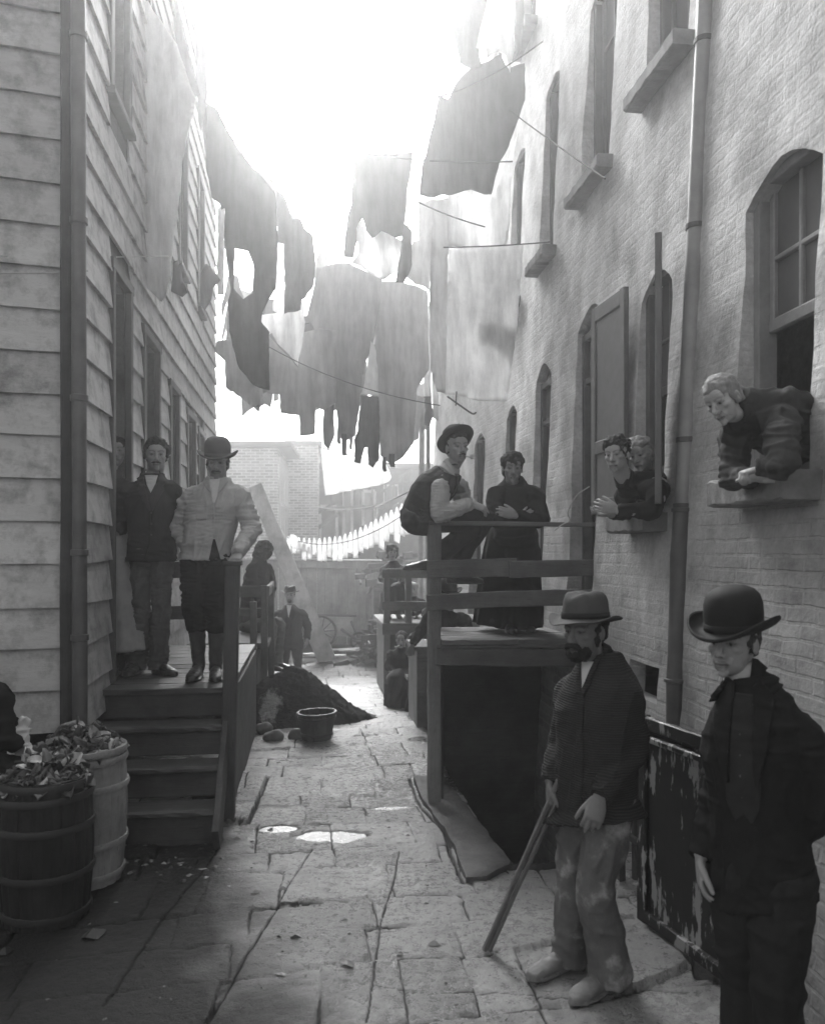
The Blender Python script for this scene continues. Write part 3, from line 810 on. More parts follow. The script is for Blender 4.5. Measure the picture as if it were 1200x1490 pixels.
def ground_mat():
    t = NT('wet_flagstones'); v = t.mapping()
    n1 = t.noise(v, 2.6, 9, .72); n2 = t.noise(v, 22, 8, .72); n3 = t.noise(v, 110, 4, .65)
    mud_shade = t.attr('mud_shade'); crack = t.attr('crack'); pud = t.attr('pud'); wet = t.attr('wet'); mott = t.attr('mott')
    c = t.mix(t.addn(t.mul(n1, 1.8), -.4), .13, .32); c = t.mul(c, t.mix(n2, .45, 1.55)); c = t.mul(c, t.mix(n3, .7, 1.3)); c = t.mul(c, t.mix(mott, .75, 1.25))
    c = t.mix(mud_shade, c, t.mul(.022, t.mix(n2, .4, 1.7)))
    c = t.mix(t.mul(t.ramp(crack, [(.15, 0), (.7, 1)]), t.ramp(n2, [(.30, .35), (.5, 1)])), c, .014)
    c = t.mix(pud, c, .02)
    t.base(c)
    r = t.addn(t.mul(n2, .62), t.mul(wet, .34)); r = t.addn(r, t.mul(n3, .30)); r = t.addn(r, -.29)
    r = t.mix(mud_shade, r, t.addn(t.mul(n2, .6), .30)); r = t.mix(pud, r, t.addn(t.mul(n2, .35), .12)); r = t.mix(t.ramp(crack, [(.15, 0), (.6, 1)]), r, .85)
    r = t.math('MAXIMUM', r, .05); t.rough(r)
    t.link(t.mix(mud_shade, .62, .24), t.b.inputs['Specular IOR Level'])
    h = t.addn(t.mul(n2, 1.0), t.mul(n3, .55)); h = t.mul(h, t.mix(pud, 1, .03)); h = t.addn(h, t.mul(n1, t.mix(pud, .8, 0)))
    t.bump(h, 1.0, .020)
    return t.m
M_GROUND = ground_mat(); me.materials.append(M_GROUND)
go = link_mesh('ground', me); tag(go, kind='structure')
GB = BVHTree.FromPolygons([tuple(v) for v in verts.tolist()], quads.tolist())
def gtop(x, y):
    h = GB.ray_cast(Vector((x, y, 2)), Vector((0, 0, -1))); return h[0].z if h[0] else gz(y)
# cellar pit
m = MB()
def rough_sheet(m, o, u, v, nu, nv, amp, nrm, seed):
    o = Vector(o); u = Vector(u); v = Vector(v); nrm = Vector(nrm); n0 = []
    vs = [o+u*(i/nu)+v*(j/nv)+nrm*(amp*noise.fractal(Vector((i*.35+seed, j*.35, seed*3)), .8, 2, 4)) for j in range(nv+1) for i in range(nu+1)]
    m.add(vs, [(j*(nu+1)+i, j*(nu+1)+i+1, (j+1)*(nu+1)+i+1, (j+1)*(nu+1)+i) for j in range(nv) for i in range(nu)])
rough_sheet(m, (1.09, 4.45, -1.7), (0, 3.2, 0), (0, 0, 1.70), 60, 34, .03, (1,0,0), 2)
rough_sheet(m, (1.05, 4.51, -1.7), (1.0, 0, 0), (0, 0, 1.72), 24, 34, .025, (0,1,0), 4)
rough_sheet(m, (1.05, 6.71, -1.7), (1.0, 0, 0), (0, 0, 2.8), 24, 34, .02, (0,-1,0), 5)
tag(m.build('pit_wall', M_DIRT, smooth=True), kind='structure')
m = MB(); rough_sheet(m, (1.05, 4.45, -.75), (1.0, 0, 0), (0, 3.2, -.7), 36, 60, .10, (0,0,1), 7)
tag(m.build('pit_floor', M_DIRT, smooth=True), kind='structure')
# kerb slab along the pit
def slab(name, pix, z, th, mat, seed, **kw):
    """an irregular worn stone slab: rough top, rounded rim, sides"""
    poly = [(G(*p).x, G(*p).y) for p in pix]; pts = densify(poly, .03); n = len(pts)
    pts = [(a+.010*noise.noise(Vector((a*9, b*9, seed))), b+.008*noise.noise(Vector((a*9, b*9, seed+5)))) for a, b in pts]
    cx = sum(p[0] for p in pts)/n; cy = sum(p[1] for p in pts)/n
    top = lambda x, y: z+.016*noise.noise(Vector((x*3.3, y*3.3, seed)))+.007*noise.noise(Vector((x*13, y*13, seed)))
    x0 = min(p[0] for p in pts); x1 = max(p[0] for p in pts); y0 = min(p[1] for p in pts); y1 = max(p[1] for p in pts)
    gx, gy = np.meshgrid(np.arange(x0, x1, .025), np.arange(y0, y1, .03)); gx = gx.ravel(); gy = gy.ravel(); ins = in_poly(gx, gy, pts)
    near = np.min(np.hypot(gx[:, None]-np.array([p[0] for p in pts])[None], gy[:, None]-np.array([p[1] for p in pts])[None]), axis=1); ins &= near > .018
    q = [Vector(p) for p in pts]+[Vector(p) for p in zip(gx[ins].tolist(), gy[ins].tolist())]
    V, E, F, *_ = geometry.delaunay_2d_cdt(q, [(i, (i+1) % n) for i in range(n)], [], 1, 1e-6)
    rim = [top(v.x, v.y)-(.012 if k < n else 0) for k, v in enumerate(V)]
    m = MB(); m.add([(v.x, v.y, h) for v, h in zip(V, rim)], [tuple(f) for f in F])
    m.add([(p[0], p[1], top(*p)-.012) for p in pts]+[(p[0], p[1], z-th) for p in pts], [(i, (i+1) % n, n+(i+1) % n, n+i) for i in range(n)])
    return m.build(name, mat, smooth=True, autosmooth=50, **kw)
tag(slab('kerb', [(601,1136),(644,1132),(690,1192),(744,1260),(706,1282),(679,1284),(662,1238),(647,1208),(617,1172)], .035, .12, M_STONE, 3), kind='structure')

# ---------------------------------------------------------------- cellar door leaf, bars
CD = thing('cellar_door', 'black paint splashed cellar door leaf standing open behind the bowler hatted youth', 'cellar door', (1.6, 3.5, 0))
a = P(934, 1345, 3.95); b = P(1075, 1440, 3.30); a.z = b.z = 0
def spl_mat():
    t = NT('black_splashed_paint'); v = t.mapping((1, 1, .45)); v2 = t.mapping((6, 6, 1))
    n = t.addn(t.mul(t.noise(v, 9, 6, .6), .75), t.mul(t.noise(v2, 6, 4, .6), .35)); s_ = t.ramp(n, [(.605, 0), (.63, 1)])
    t.base(t.mix(s_, t.mix(t.noise(t.mapping(), 12, 6), .006, .022), .34)); t.rough(.5); t.bump(n, .4, .004); return t.m
M_SPL = spl_mat()
d = (b-a).normalized(); zt = 1.0
m = MB(); mid = (a+b)/2; L = (b-a).length
m.plank(mid+Vector((0,0,.02)), mid+Vector((0,0,zt-.02)), L-.1, .018, up=d, seg=8, jit=.002); cdp = m.build('panel', M_SPL, CD)
m = MB()
nrm = Vector((-d.y, d.x, 0)); 
if nrm.x > 0: nrm = -nrm
for q in (a+d*.03, b-d*.03): m.plank(q+nrm*.012, q+nrm*.012+Vector((0,0,zt)), .07, .035, up=d, seg=8, jit=.002)
for z_ in (zt-.035, zt-.10, .05): m.plank(a+nrm*.016+d*.06+Vector((0,0,z_)), b+nrm*.016-d*.06+Vector((0,0,z_)), .06 if z_ != zt-.10 else .03, .03 if z_ != zt-.10 else .06, seg=5, jit=.002)
m.build('frame', M_SPL, CD)
m = MB()
br0 = P(912, 1190, 4.25)
CB = thing('cellar_railing', 'rough wooden bars behind the black door leaf at the cellar mouth', 'railing', (1.5, 4.3, 0))
for (x0, y0, x1, y1) in ((905,1165,940,1190),(900,1205,940,1235)):
    m = MB(); m.plank(P(x0, y0, 4.5), P(x1, y1, 4.05), .035, .03, seg=4); m.build('bar', M_DARKWOODY, CB)
for px_ in (903, 925):
    m = MB(); q = P(px_, 1250, 4.3); m.plank((q.x, q.y, -.05), (q.x, q.y, .95), .04, .04, up=(1,0,0), seg=4); m.build('post', M_DARKWOODZ, CB)
# ================================================================ BACKYARD AND CLUTTER
M_BRICKFAR = brick_mat('far_brick', .38); M_TRIM = plain_mat('white_trim', .6, var=.15)
M_SOIL = plain_mat('dug_soil', .035, rough=.95, var=.7, scale=10, bumpd=.03)
M_ROCK = plain_mat('field_stone', .13, rough=.8, var=.5, scale=7, bumpd=.02)
# board fence closing the yard
FD_ = 18.6
a = P(350, 948, FD_); b = P(566, 948, FD_); zg = -.36; ztop = P(400, 816, FD_).z
FE = thing('board_fence', 'tall weathered board fence closing the far end of the yard', 'fence', ((a.x+b.x)/2, a.y, zg))
m = MB(); x = a.x-2.2; i = 0
rnd = random.Random(3)
while x < b.x+1.6:
    w = rnd.uniform(.14, .22); y = a.y+(x-a.x)*(b.y-a.y)/(b.x-a.x)
    m.plank((x+w/2, y+rnd.uniform(-.01, .01), zg), (x+w/2+rnd.uniform(-.01, .01), y, ztop-rnd.uniform(.0, .05)), w-.012, .025, up=(1,0,0), seg=4, jit=.004)
    x += w
m.build('boards', M_FENCE, FE)
m = MB(); sl = (b.y-a.y)/(b.x-a.x)
m.plank((a.x-2.2, a.y-2.2*sl-.05, ztop-.06), (b.x+1.6, b.y+1.6*sl-.05, ztop-.10), .16, .05, seg=8)
m.plank((a.x-2.2, a.y-2.2*sl-.06, ztop+.03), (b.x+1.6, b.y+1.6*sl-.06, ztop-.005), .035, .14, seg=8)
m.build('cap_rail', M_FENCE, FE)
# brick house behind the fence, its side with white framed windows
BH = thing('brick_house', 'hazy brick house with white mullioned side windows behind the fence', 'house', P(365, 900, 24))
p0 = P(270, 950, 24); p1 = P(404, 950, 24); p2 = P(428, 950, 30); p3 = P(250, 950, 30)
def zpy(py, D): return HC+(800-py)*D/1200
zt1 = zpy(652, 24)
def block(m, pts, z0, z1):
    n = len(pts); m.add([(p[0], p[1], z0) for p in pts]+[(p[0], p[1], z1) for p in pts], [(i, (i+1)%n, n+(i+1)%n, n+i) for i in range(n)]+[tuple(range(n-1,-1,-1)), tuple(range(n, 2*n))])
m = MB(); block(m, [p0, p1, p2, p3], -.4, zt1); m.build('wall', M_BRICKFAR, BH)
m = MB(); e = (p1-p0).normalized()*.42; e2 = (p2-p1).normalized()*.3; q = [p0-e-e2, p1+e-e2, p2+e+e2, p3-e+e2]
block(m, q, zt1+.002, zt1+.16); m.build('roof', M_ROOF, BH)
dv = (p2-p1); nv = Vector((dv.y, -dv.x, 0)).normalized()
for i in range(4):
    f0 = .06+i*.235; m = MB(); A = p1+dv*f0+nv*.03; B_ = p1+dv*(f0+.19)+nv*.03
    za, zb = zpy(800, 25), zt1-.25
    for t_ in (0, .5, 1): q = A.lerp(B_, t_); m.plank((q.x, q.y, za), (q.x, q.y, zb), .09, .06, up=dv, seg=2, jit=.001)
    for z_ in (za, (za+zb)/2, zb): m.plank((A.x, A.y, z_), (B_.x, B_.y, z_), .08, .06, seg=2, jit=.001)
    w = m.build('window', M_TRIM, BH)
    m = MB(); m.add([(A.x-nv.x*.02, A.y-nv.y*.02, za), (B_.x-nv.x*.02, B_.y-nv.y*.02, za), (B_.x-nv.x*.02, B_.y-nv.y*.02, zb), (A.x-nv.x*.02, A.y-nv.y*.02, zb)], [(0,1,2,3)]); m.build('pane', M_GLASS, w)
# narrow brick gable beside it
GH = thing('brick_house', 'narrow blank brick house end between the windowed house and the timber stairs', 'house', P(445, 900, 27))
p0 = P(418, 950, 27); p1 = P(463, 950, 27); p2 = P(466, 950, 33); p3 = P(424, 950, 33)
zt2 = zpy(648, 27); m = MB(); block(m, [p0, p1, p2, p3], -.4, zt2); m.build('wall', M_BRICKFAR, GH)
m = MB(); block(m, [p0+Vector((-.1,-.1,0)), p1+Vector((.12,-.1,0)), p2+Vector((.1,.1,0)), p3+Vector((-.1,.1,0))], zt2+.002, zt2+.14); m.build('roof', M_ROOF, GH)
m = MB(); q = P(426, 690, 26.93); m.box((q.x-.2, q.y-.04, q.z-.04), (q.x+.25, q.y-.005, q.z+.03)); m.build('ledge', M_TRIM, GH)
# rear timber house with outside stairs and galleries
TH = thing('timber_house', 'dim rear house with outside stairs and galleries beyond the drying lines', 'house', P(530, 900, 30))
p0 = P(462, 950, 30); p1 = P(640, 950, 30); p2 = P(645, 950, 36); p3 = P(466, 950, 36); zt3 = zpy(683, 30)
m = MB(); block(m, [p0, p1, p2, p3], -.4, zt3); m.build('wall', M_GREYWOODX, TH)
m = MB(); block(m, [p0+Vector((-.2,-.4,0)), p1+Vector((.2,-.4,0)), p2, p3], zt3+.002, zt3+.18); m.build('roof', M_ROOF, TH)
for (x0, y0, x1, y1) in ((466,737,490,790),(500,712,512,790),(528,715,545,765),(560,705,580,760)):
    A = P(x0, y1, 29.9); B_ = P(x1, y0, 29.9); m = MB(); m.plank((A.x, A.y-.03, A.z), (A.x, A.y-.03, B_.z), .1, .08, up=(1,0,0), seg=2); m.plank((B_.x, A.y-.05, A.z), (B_.x, A.y-.05, B_.z), .1, .08, up=(1,0,0), seg=2)
    m.plank((A.x, A.y-.04, B_.z), (B_.x, A.y-.06, B_.z), .12, .09, seg=2); w = m.build('window', M_TRIM, TH)
    m = MB(); m.box((A.x, A.y-.05, A.z), (B_.x, A.y-.03, B_.z)); m.build('pane', M_GLASS, w)
m = MB()
A = P(463, 768, 28.6); B_ = P(492, 748, 28.6); m.plank(A, B_, .12, .08, seg=3); m.plank(A+Vector((0,0,.5)), B_+Vector((0,0,.5)), .08, .06, seg=3); m.build('stairs', M_GREYWOODX, TH); m = MB()
A = P(548, 752, 28.6); B_ = P(598, 712, 28.6); m.plank(A, B_, .16, .08, seg=3); m.plank(A+Vector((0,0,.7)), B_+Vector((0,0,.7)), .08, .06, seg=3)
for f in (0, .25, .5, .75, 1): q = A.lerp(B_, f); m.plank(q, q+Vector((0,0,.7)), .06, .06, up=(1,0,0), seg=2)
m.build('stairs', M_GREYWOODX, TH)
m = MB(); A = P(462, 741, 29.4); B_ = P(600, 735, 29.4); m.plank(A, B_, .12, .5, seg=4)
for i in range(8): q = A.lerp(B_, i/7); m.plank(q+Vector((0,-.2,0)), q+Vector((0,-.2,.8)), .06, .06, up=(1,0,0), seg=2)
m.plank(A+Vector((0,-.2,.8)), B_+Vector((0,-.2,.8)), .08, .07, seg=4); m.build('gallery', M_GREYWOODX, TH)
# poles carrying the lines
def pole(px, py0, py1, D, r, label):
    A = P(px, py0, D); A.z = gz(A.y)-.02; B_ = P(px+2, py1, D); m = MB(); m.tube([A, A.lerp(B_, .5), B_], [r, r*.95, r*.85], n=12, sub=6, fold=lambda t, a: 1+.05*math.sin(a*3+t*30))
    m.build('line_pole', M_PALEWOOD, smooth=True, loc=A, label=label, cat='pole')
pole(612, 900, 585, 13.6, .055, 'stout pale pole rising beside the far end of the tenement')
pole(621, 900, 600, 12.8, .04, 'thinner pale pole close to the tenement corner')
# leaning plank
A = P(476, 946, 15.6); A.z = gz(A.y)+.02; B_ = P(371, 706, 15.0)
m = MB(); m.plank(A, B_, .34, .06, up=(1,0,.4), seg=14, jit=.012, taper=.72); m.build('leaning_plank', M_PALEWOOD, loc=A, label='long pale plank leaning diagonally behind the bearded man', cat='plank')
# hand cart
def wheel(m_, c, r, ax, n_sp, name, parent, mat):
    c = Vector(c); ax = Vector(ax).normalized(); u = ax.orthogonal().normalized(); v = ax.cross(u)
    m = MB(); n = 36; vs = []; fs = []
    for i in range(n):
        a_ = 2*math.pi*i/n; d = u*math.cos(a_)+v*math.sin(a_)
        for (rr_, w) in ((r, -.025), (r, .025), (r-.045, .02), (r-.045, -.02)): vs.append(c+d*rr_+ax*w)
    for i in range(n):
        for j in range(4): fs.append((i*4+j, i*4+(j+1)%4, ((i+1)%n)*4+(j+1)%4, ((i+1)%n)*4+j))
    m.add(vs, fs); rim = m.build('wheel', mat, parent)
    for i in range(n_sp):
        a_ = 2*math.pi*i/n_sp; d = u*math.cos(a_)+v*math.sin(a_); m = MB(); m.plank(c+d*.05, c+d*(r-.03), .028, .022, up=ax, seg=2, jit=.001); m.build('spoke', mat, rim)
    m = MB(); m.tube([c-ax*.06, c+ax*.06], [.055, .055], n=12); m.build('hub', mat, rim)
CA = thing('hand_cart', 'old wooden hand cart with spoked wheels standing by the fence', 'hand cart', G(485, 944))
Dc = 17.4
c0 = P(468, 919, Dc); wheel(None, c0, .34, FW+RT*.25, 10, 'wheel', CA, M_DARKWOODZ)
c1 = P(523, 933, Dc); wheel(None, c1, .20, FW+RT*.25, 8, 'wheel', CA, M_DARKWOODZ)
c2 = P(447, 930, Dc+.9); wheel(None, c2, .34, FW+RT*.25, 10, 'wheel', CA, M_DARKWOODZ)
A = P(452, 901, Dc+.35); B_ = P(511, 903, Dc+.35)
m = MB(); 
for k in range(3): m.plank(A+Vector((0,0,-.13*k)), B_+Vector((0,0,-.13*k)), .125, .03, seg=4); m.plank(A+FW*.5+Vector((0,0,-.13*k)), B_+FW*.5+Vector((0,0,-.13*k)), .125, .03, seg=4)
m.plank(A+Vector((0,0,-.12)), A+FW*.5+Vector((0,0,-.12)), .36, .03, seg=3); m.plank(B_+Vector((0,0,-.12)), B_+FW*.5+Vector((0,0,-.12)), .36, .03, seg=3)
m.plank(A+FW*.25+Vector((0,0,-.33)), B_+FW*.25+Vector((0,0,-.33)), .03, .5, seg=3)
m.build('box', M_PALEWOOD, CA)
m = MB(); m.plank(A+Vector((-.05,-.03,.10)), B_+Vector((.12,-.03,.10)), .05, .06, seg=4); m.build('edge_rail', M_GREYWOODX, CA)
m = MB(); m.plank(P(496, 915, Dc), P(530, 938, Dc), .06, .05, seg=3); m.plank(P(511, 904, Dc+.3), P(523, 930, Dc), .05, .05, seg=3); m.build('frame', M_GREYWOODX, CA)
# scrap wood on the ground and a heap by the far stoop
rnd = random.Random(21)
for i, (px, py, L, lab) in enumerate(((468,957,1.0,'longest scrap board lying flat by the cart'),(500,950,.8,'scrap board lying across the others near the cart wheel'),(518,953,.7,'short scrap board at the right of the loose boards'),(455,962,.6,'broken scrap board nearest the dirt heap'))):
    q = G(px, py); an = rnd.uniform(-.5, .3); d = Vector((math.cos(an), math.sin(an), 0)); m = MB(); zz = gtop(q.x, q.y)+.03+.03*i
    m.plank((q.x-d.x*L/2, q.y-d.y*L/2, zz), (q.x+d.x*L/2, q.y+d.y*L/2, zz+.03), .12, .03, up=(-d.y, d.x, 0), seg=5); m.build('scrap_board', M_PALEWOOD, loc=q, label=lab, cat='board', group='loose boards on the yard floor')
m = MB(); base_ = P(552, 925, 15.5)
for i in range(150):
    h = rnd.random(); x = base_.x+rnd.gauss(0, .34)*(1.1-h); y = base_.y+rnd.gauss(0, .3); z = gz(y)+.85*h*math.exp(-((x-base_.x)/.6)**2)
    an = rnd.uniform(0, 3.14); el = rnd.uniform(-.4, .4); L = rnd.uniform(.15, .5); d = Vector((math.cos(an)*math.cos(el), math.sin(an)*math.cos(el), math.sin(el)))
    m.plank(Vector((x,y,z))-d*L/2, Vector((x,y,z))+d*L/2, rnd.uniform(.03, .1), rnd.uniform(.015, .04), seg=2, jit=.006)
m.build('firewood_rubble', M_GREYWOODX, kind='stuff', loc=base_)
m = MB(); base_ = P(585, 812, 17.0)
for i in range(60):
    x = base_.x+rnd.gauss(0, .45); y = base_.y+rnd.gauss(0, .3); z = .9+rnd.random()*.8; an = rnd.uniform(0, 3.14); L = rnd.uniform(.2, .6); d = Vector((math.cos(an), .3*math.sin(an), rnd.uniform(-.3, .3)))
    m.plank(Vector((x,y,z))-d*L/2, Vector((x,y,z))+d*L/2, rnd.uniform(.05, .14), .04, seg=2, jit=.008)
m.box((base_.x-.6, base_.y-.2, gz(base_.y)), (base_.x+.8, base_.y+.3, 1.1))
m.build('lumber_rubble', M_GREYWOODX, kind='stuff', loc=base_)

# dirt heap
def heap(name, c, rx, ry, h, mat, label, seed, lump=.05):
    m = MB(); n = 90; vs = []; fs = []
    for i in range(n+1):
        for j in range(n+1):
            u = (i/n-.5)*2.5; v = (j/n-.5)*2.5; r = math.hypot(u, v)
            q = Vector((c.x+u*rx, c.y+v*ry, 0)); nn = noise.fractal(Vector((u*1.4+seed, v*1.4, seed)), .8, 2, 5)
            rr_ = r*(1+.16*nn)
            z = h*max(0, 1-rr_**1.25)**.95*(1+.12*nn) if rr_ < 1 else -.03*(rr_-1)*6
            z += lump*.6*abs(noise.noise(Vector((q.x*9, q.y*9, seed+2))))*min(1, max(0, 1.15-rr_)*4)+lump*.5*noise.noise(Vector((q.x*28, q.y*28, seed)))*(rr_ < 1.02)
            vs.append((q.x, q.y, c.z+z-.012)); 
    for i in range(n):
        for j in range(n): fs.append((i*(n+1)+j, (i+1)*(n+1)+j, (i+1)*(n+1)+j+1, i*(n+1)+j+1))
    m.add(vs, fs); return m.build(name, mat, smooth=True, autosmooth=55, loc=c, label=label, cat='heap')
def soil_mat():
    t = NT('dug_soil_ash'); v = t.mapping(); n = t.noise(v, 10, 8, .7); n2 = t.noise(v, 60, 5, .7)
    vd = t.n.new('ShaderNodeVectorMath'); vd.operation = 'MULTIPLY'; vd.inputs[1].default_value = (4.6, 1.7, 2.4)
    sb = t.n.new('ShaderNodeVectorMath'); sb.operation = 'SUBTRACT'; sb.inputs[1].default_value = (-.20, -.42, .20); t.link(v, sb.inputs[0]); t.link(sb.outputs[0], vd.inputs[0])
    ln = t.n.new('ShaderNodeVectorMath'); ln.operation = 'LENGTH'; t.link(vd.outputs[0], ln.inputs[0])
    ash = t.ramp(t.addn(ln.outputs['Value'], t.mul(n, 1.3)), [(.95, 1), (1.0, 0)])
    ash = t.ramp(t.addn(t.mul(ln.outputs['Value'], .5), t.mul(n, .7)), [(.52, 1), (.62, 0)])
    c = t.mul(t.mix(n, .015, .06), t.mix(n2, .5, 1.6)); c = t.mix(ash, c, t.mul(.34, t.mix(n2, .5, 1.4))); t.base(c); t.rough(.95); t.spec(.1); t.bump(t.addn(n, n2), .9, .03); return t.m
M_SOIL = soil_mat()
c = G(430, 1055); c = Vector((c.x-.06, c.y+.45, gz(c.y)))
heap('dirt_heap', c, .78, .66, .55, M_SOIL, 'dark heap of dug earth in the middle of the alley', 3, .07)
def rock(px, py, r, lab, seed, sq=.7, mat=None, D=None):
    q = G(px, py) if D is None else P(px, py, D); m = MB(); m.ball((q.x, q.y, q.z+r*sq*.7), (r, r*.8, r*sq), n=22, m=14)
    m.v = [tuple(Vector(v)+(Vector(v)-Vector((q.x, q.y, q.z+r*sq*.7))).normalized()*(r*.22*noise.fractal(Vector(v)*9+Vector((seed, 0, 0)), .9, 2, 3))) for v in m.v]
    m.build('stone', mat or M_ROCK, smooth=True, loc=q, label=lab, cat='stone')
rock(399, 1078, .10, 'flattish front stone at the left foot of the dirt heap', 3, .6)
rock(385, 1066, .085, 'stone tucked behind the flattish one at the heap', 7, .7)
rock(430, 1075, .075, 'stone half hidden behind the wooden bucket', 12, .7)
# coopered vessels
def staves(name, c, prof, n_st, mat, hoops, mat_h, label, cat, th=.02, hoop_w=.03, tilt=0.0):
    """prof: list of (r, z) from base to rim"""
    T = thing(name, label, cat, c); rnd = random.Random(int(abs(c.x*100)))
    def rad_at(z):
        for (r0, z0), (r1, z1) in zip(prof[:-1], prof[1:]):
            if z0 <= z <= z1: return r0+(r1-r0)*(z-z0)/(z1-z0)
        return prof[-1][0]
    H = prof[-1][1]; m = MB(); per = 5; N = n_st*per; K = 16; vs = []; fs = []
    off = [rnd.uniform(-.003, .003) for _ in range(n_st)]; top = [rnd.uniform(-.006, .004) for _ in range(n_st)]
    def pr(j, z, inner):
        s_ = (j//per) % n_st; f = (j % per)/per; g = -.006 if j % per == 0 else 0
        a_ = 2*math.pi*j/N; r = rad_at(min(z, H))+off[s_]+g-(th if inner else 0); return Vector((c.x+r*math.cos(a_), c.y+r*math.sin(a_), c.z+z+(top[s_] if z >= H-.001 else 0)))
    for k in range(K+1):
        for j in range(N): vs.append(pr(j, H*k/K, False))
    for j in range(N): vs.append(pr(j, H, True))
    for j in range(N): vs.append(pr(j, H*.5, True))
    R_ = K+2
    for k in range(R_):
        for j in range(N): fs.append((k*N+j, k*N+(j+1)%N, (k+1)*N+(j+1)%N, (k+1)*N+j))
    fs.append(tuple(range(N-1, -1, -1))); fs.append(tuple((R_)*N+j for j in range(N)))
    m.add(vs, fs); body = m.build('body', mat, T, smooth=True, autosmooth=40)
    for z in hoops:
        m = MB(); hw = hoop_w/2; t0 = rnd.uniform(-.008, .008)
        m.lathe([(rad_at(z)-.004, z-hw), (rad_at(z-hw)+.007, z-hw), (rad_at(z)+.012, z), (rad_at(z+hw)+.007, z+hw), (rad_at(z)-.004, z+hw)], c, n=48, warp=lambda x, y, zz, a_, t0=t0: (x, y, zz+t0*math.cos(a_)))
        m.build('hoop', mat_h, T, smooth=True, autosmooth=40)
    return T
M_BUCKET = wood_mat('bucket_wood', .07, axis=2, rough=.6); M_BARRELP = wood_mat('pale_barrel_wood', .27, axis=2, rough=.6, var=.35); M_BARRELD = wood_mat('dark_barrel_wood', .03, axis=2, rough=.4, var=.5)
M_HOOPP = wood_mat('pale_hoop_wood', .30, axis=0, rough=.6); M_HOOPD = plain_mat('dark_hoop', .04, rough=.45)
c = G(461, 1081); c.z = gtop(c.x, c.y); c.y += .15
staves('wooden_bucket', c, [(.135,0),(.180,.255)], 18, M_BUCKET, (.05, .205, .245), M_HOOPD, 'wooden stave bucket standing in front of the dirt heap', 'bucket', .016, .022)
rnd = random.Random(4)
def barrel_c(px, py, r): q = G(px, py); return Vector((q.x, q.y+r, gtop(q.x, q.y)))
c2 = barrel_c(103, 1304, .22); B2H = .72
staves('barrel', c2, [(.205,0),(.225,.18),(.236,.36),(.232,.54),(.222,B2H)], 20, M_BARRELP, (.05, .22, .52, .655, .70), M_HOOPP, 'pale stave barrel with wooden hoops, full of greens', 'barrel', .02, .034)
c1 = barrel_c(46, 1362, .22); B1H = .69
staves('barrel', c1, [(.195,0),(.212,.2),(.220,.36),(.212,.56),(.203,B1H)], 20, M_BARRELD, (.05, .24, .46, .60, .665), M_HOOPD, 'dark wet barrel heaped with leaves at the lower left', 'barrel', .02, .034)
# cabbage leaves and greens heaped in the barrels
def leaf_mat():
    t = NT('wilted_greens'); v = t.mapping(); tn = t.attr('tone')
    t.base(t.mul(t.mix(t.noise(v, 30, 5), .5, 1.3), tn)); t.rough(.45); t.spec(.4); t.bump(t.noise(v, 60, 4), .5, .004); return t.m
M_LEAF = leaf_mat()
def leaves(name, c, r, zb, hmax, n, seed):
    rnd = random.Random(seed); vs = []; fs = []; tone = []
    for i in range(n):
        a_ = rnd.uniform(0, 6.283); rr_ = r*math.sqrt(rnd.random()); z = zb+hmax*(1-(rr_/r)**2)*rnd.uniform(.3, 1)+.01
        p = Vector((c.x+rr_*math.cos(a_), c.y+rr_*math.sin(a_), z)); s_ = rnd.uniform(.025, .07)
        E = Matrix.Rotation(rnd.uniform(0, 6.28), 3, 'Z') @ Matrix.Rotation(rnd.gauss(0, .7), 3, 'X') @ Matrix.Rotation(rnd.gauss(0, .5), 3, 'Y')
        tn = rnd.choice((.03, .05, .07, .10, .14, .2, .42)) ; n0 = len(vs); K = 5
        for j in range(K+1):
            u = j/K; wd = math.sin(math.pi*min(.97, u*.9+.07))*.55
            for k in range(4):
                q = (k/3-.5)*2
                vs.append(p+E @ Vector((q*wd*s_, (u-.5)*2*s_, s_*(.35*math.sin(u*3+i)+.3*abs(q)+rnd.uniform(-.12, .12))))); tone.append(tn*(1.4 if abs(q) < .5 else .9))
        for j in range(K):
            for k in range(3): fs.append((n0+j*4+k, n0+j*4+k+1, n0+j*4+k+5, n0+j*4+k+4))
    m = MB(); m.add(vs, fs); o = m.build(name, M_LEAF, smooth=True, loc=(c.x, c.y, zb), kind='stuff')
    at = o.data.attributes.new('tone', 'FLOAT', 'POINT'); at.data.foreach_set('value', tone); sd_ = o.modifiers.new('thick', 'SOLIDIFY'); sd_.thickness = .003
    return o
leaves('wilted_leaves', Vector((c2.x, c2.y, 0)), .195, c2.z+B2H-.07, .16, 330, 2)
leaves('wilted_leaves', Vector((c1.x, c1.y, 0)), .185, c1.z+B1H-.07, .17, 420, 5)
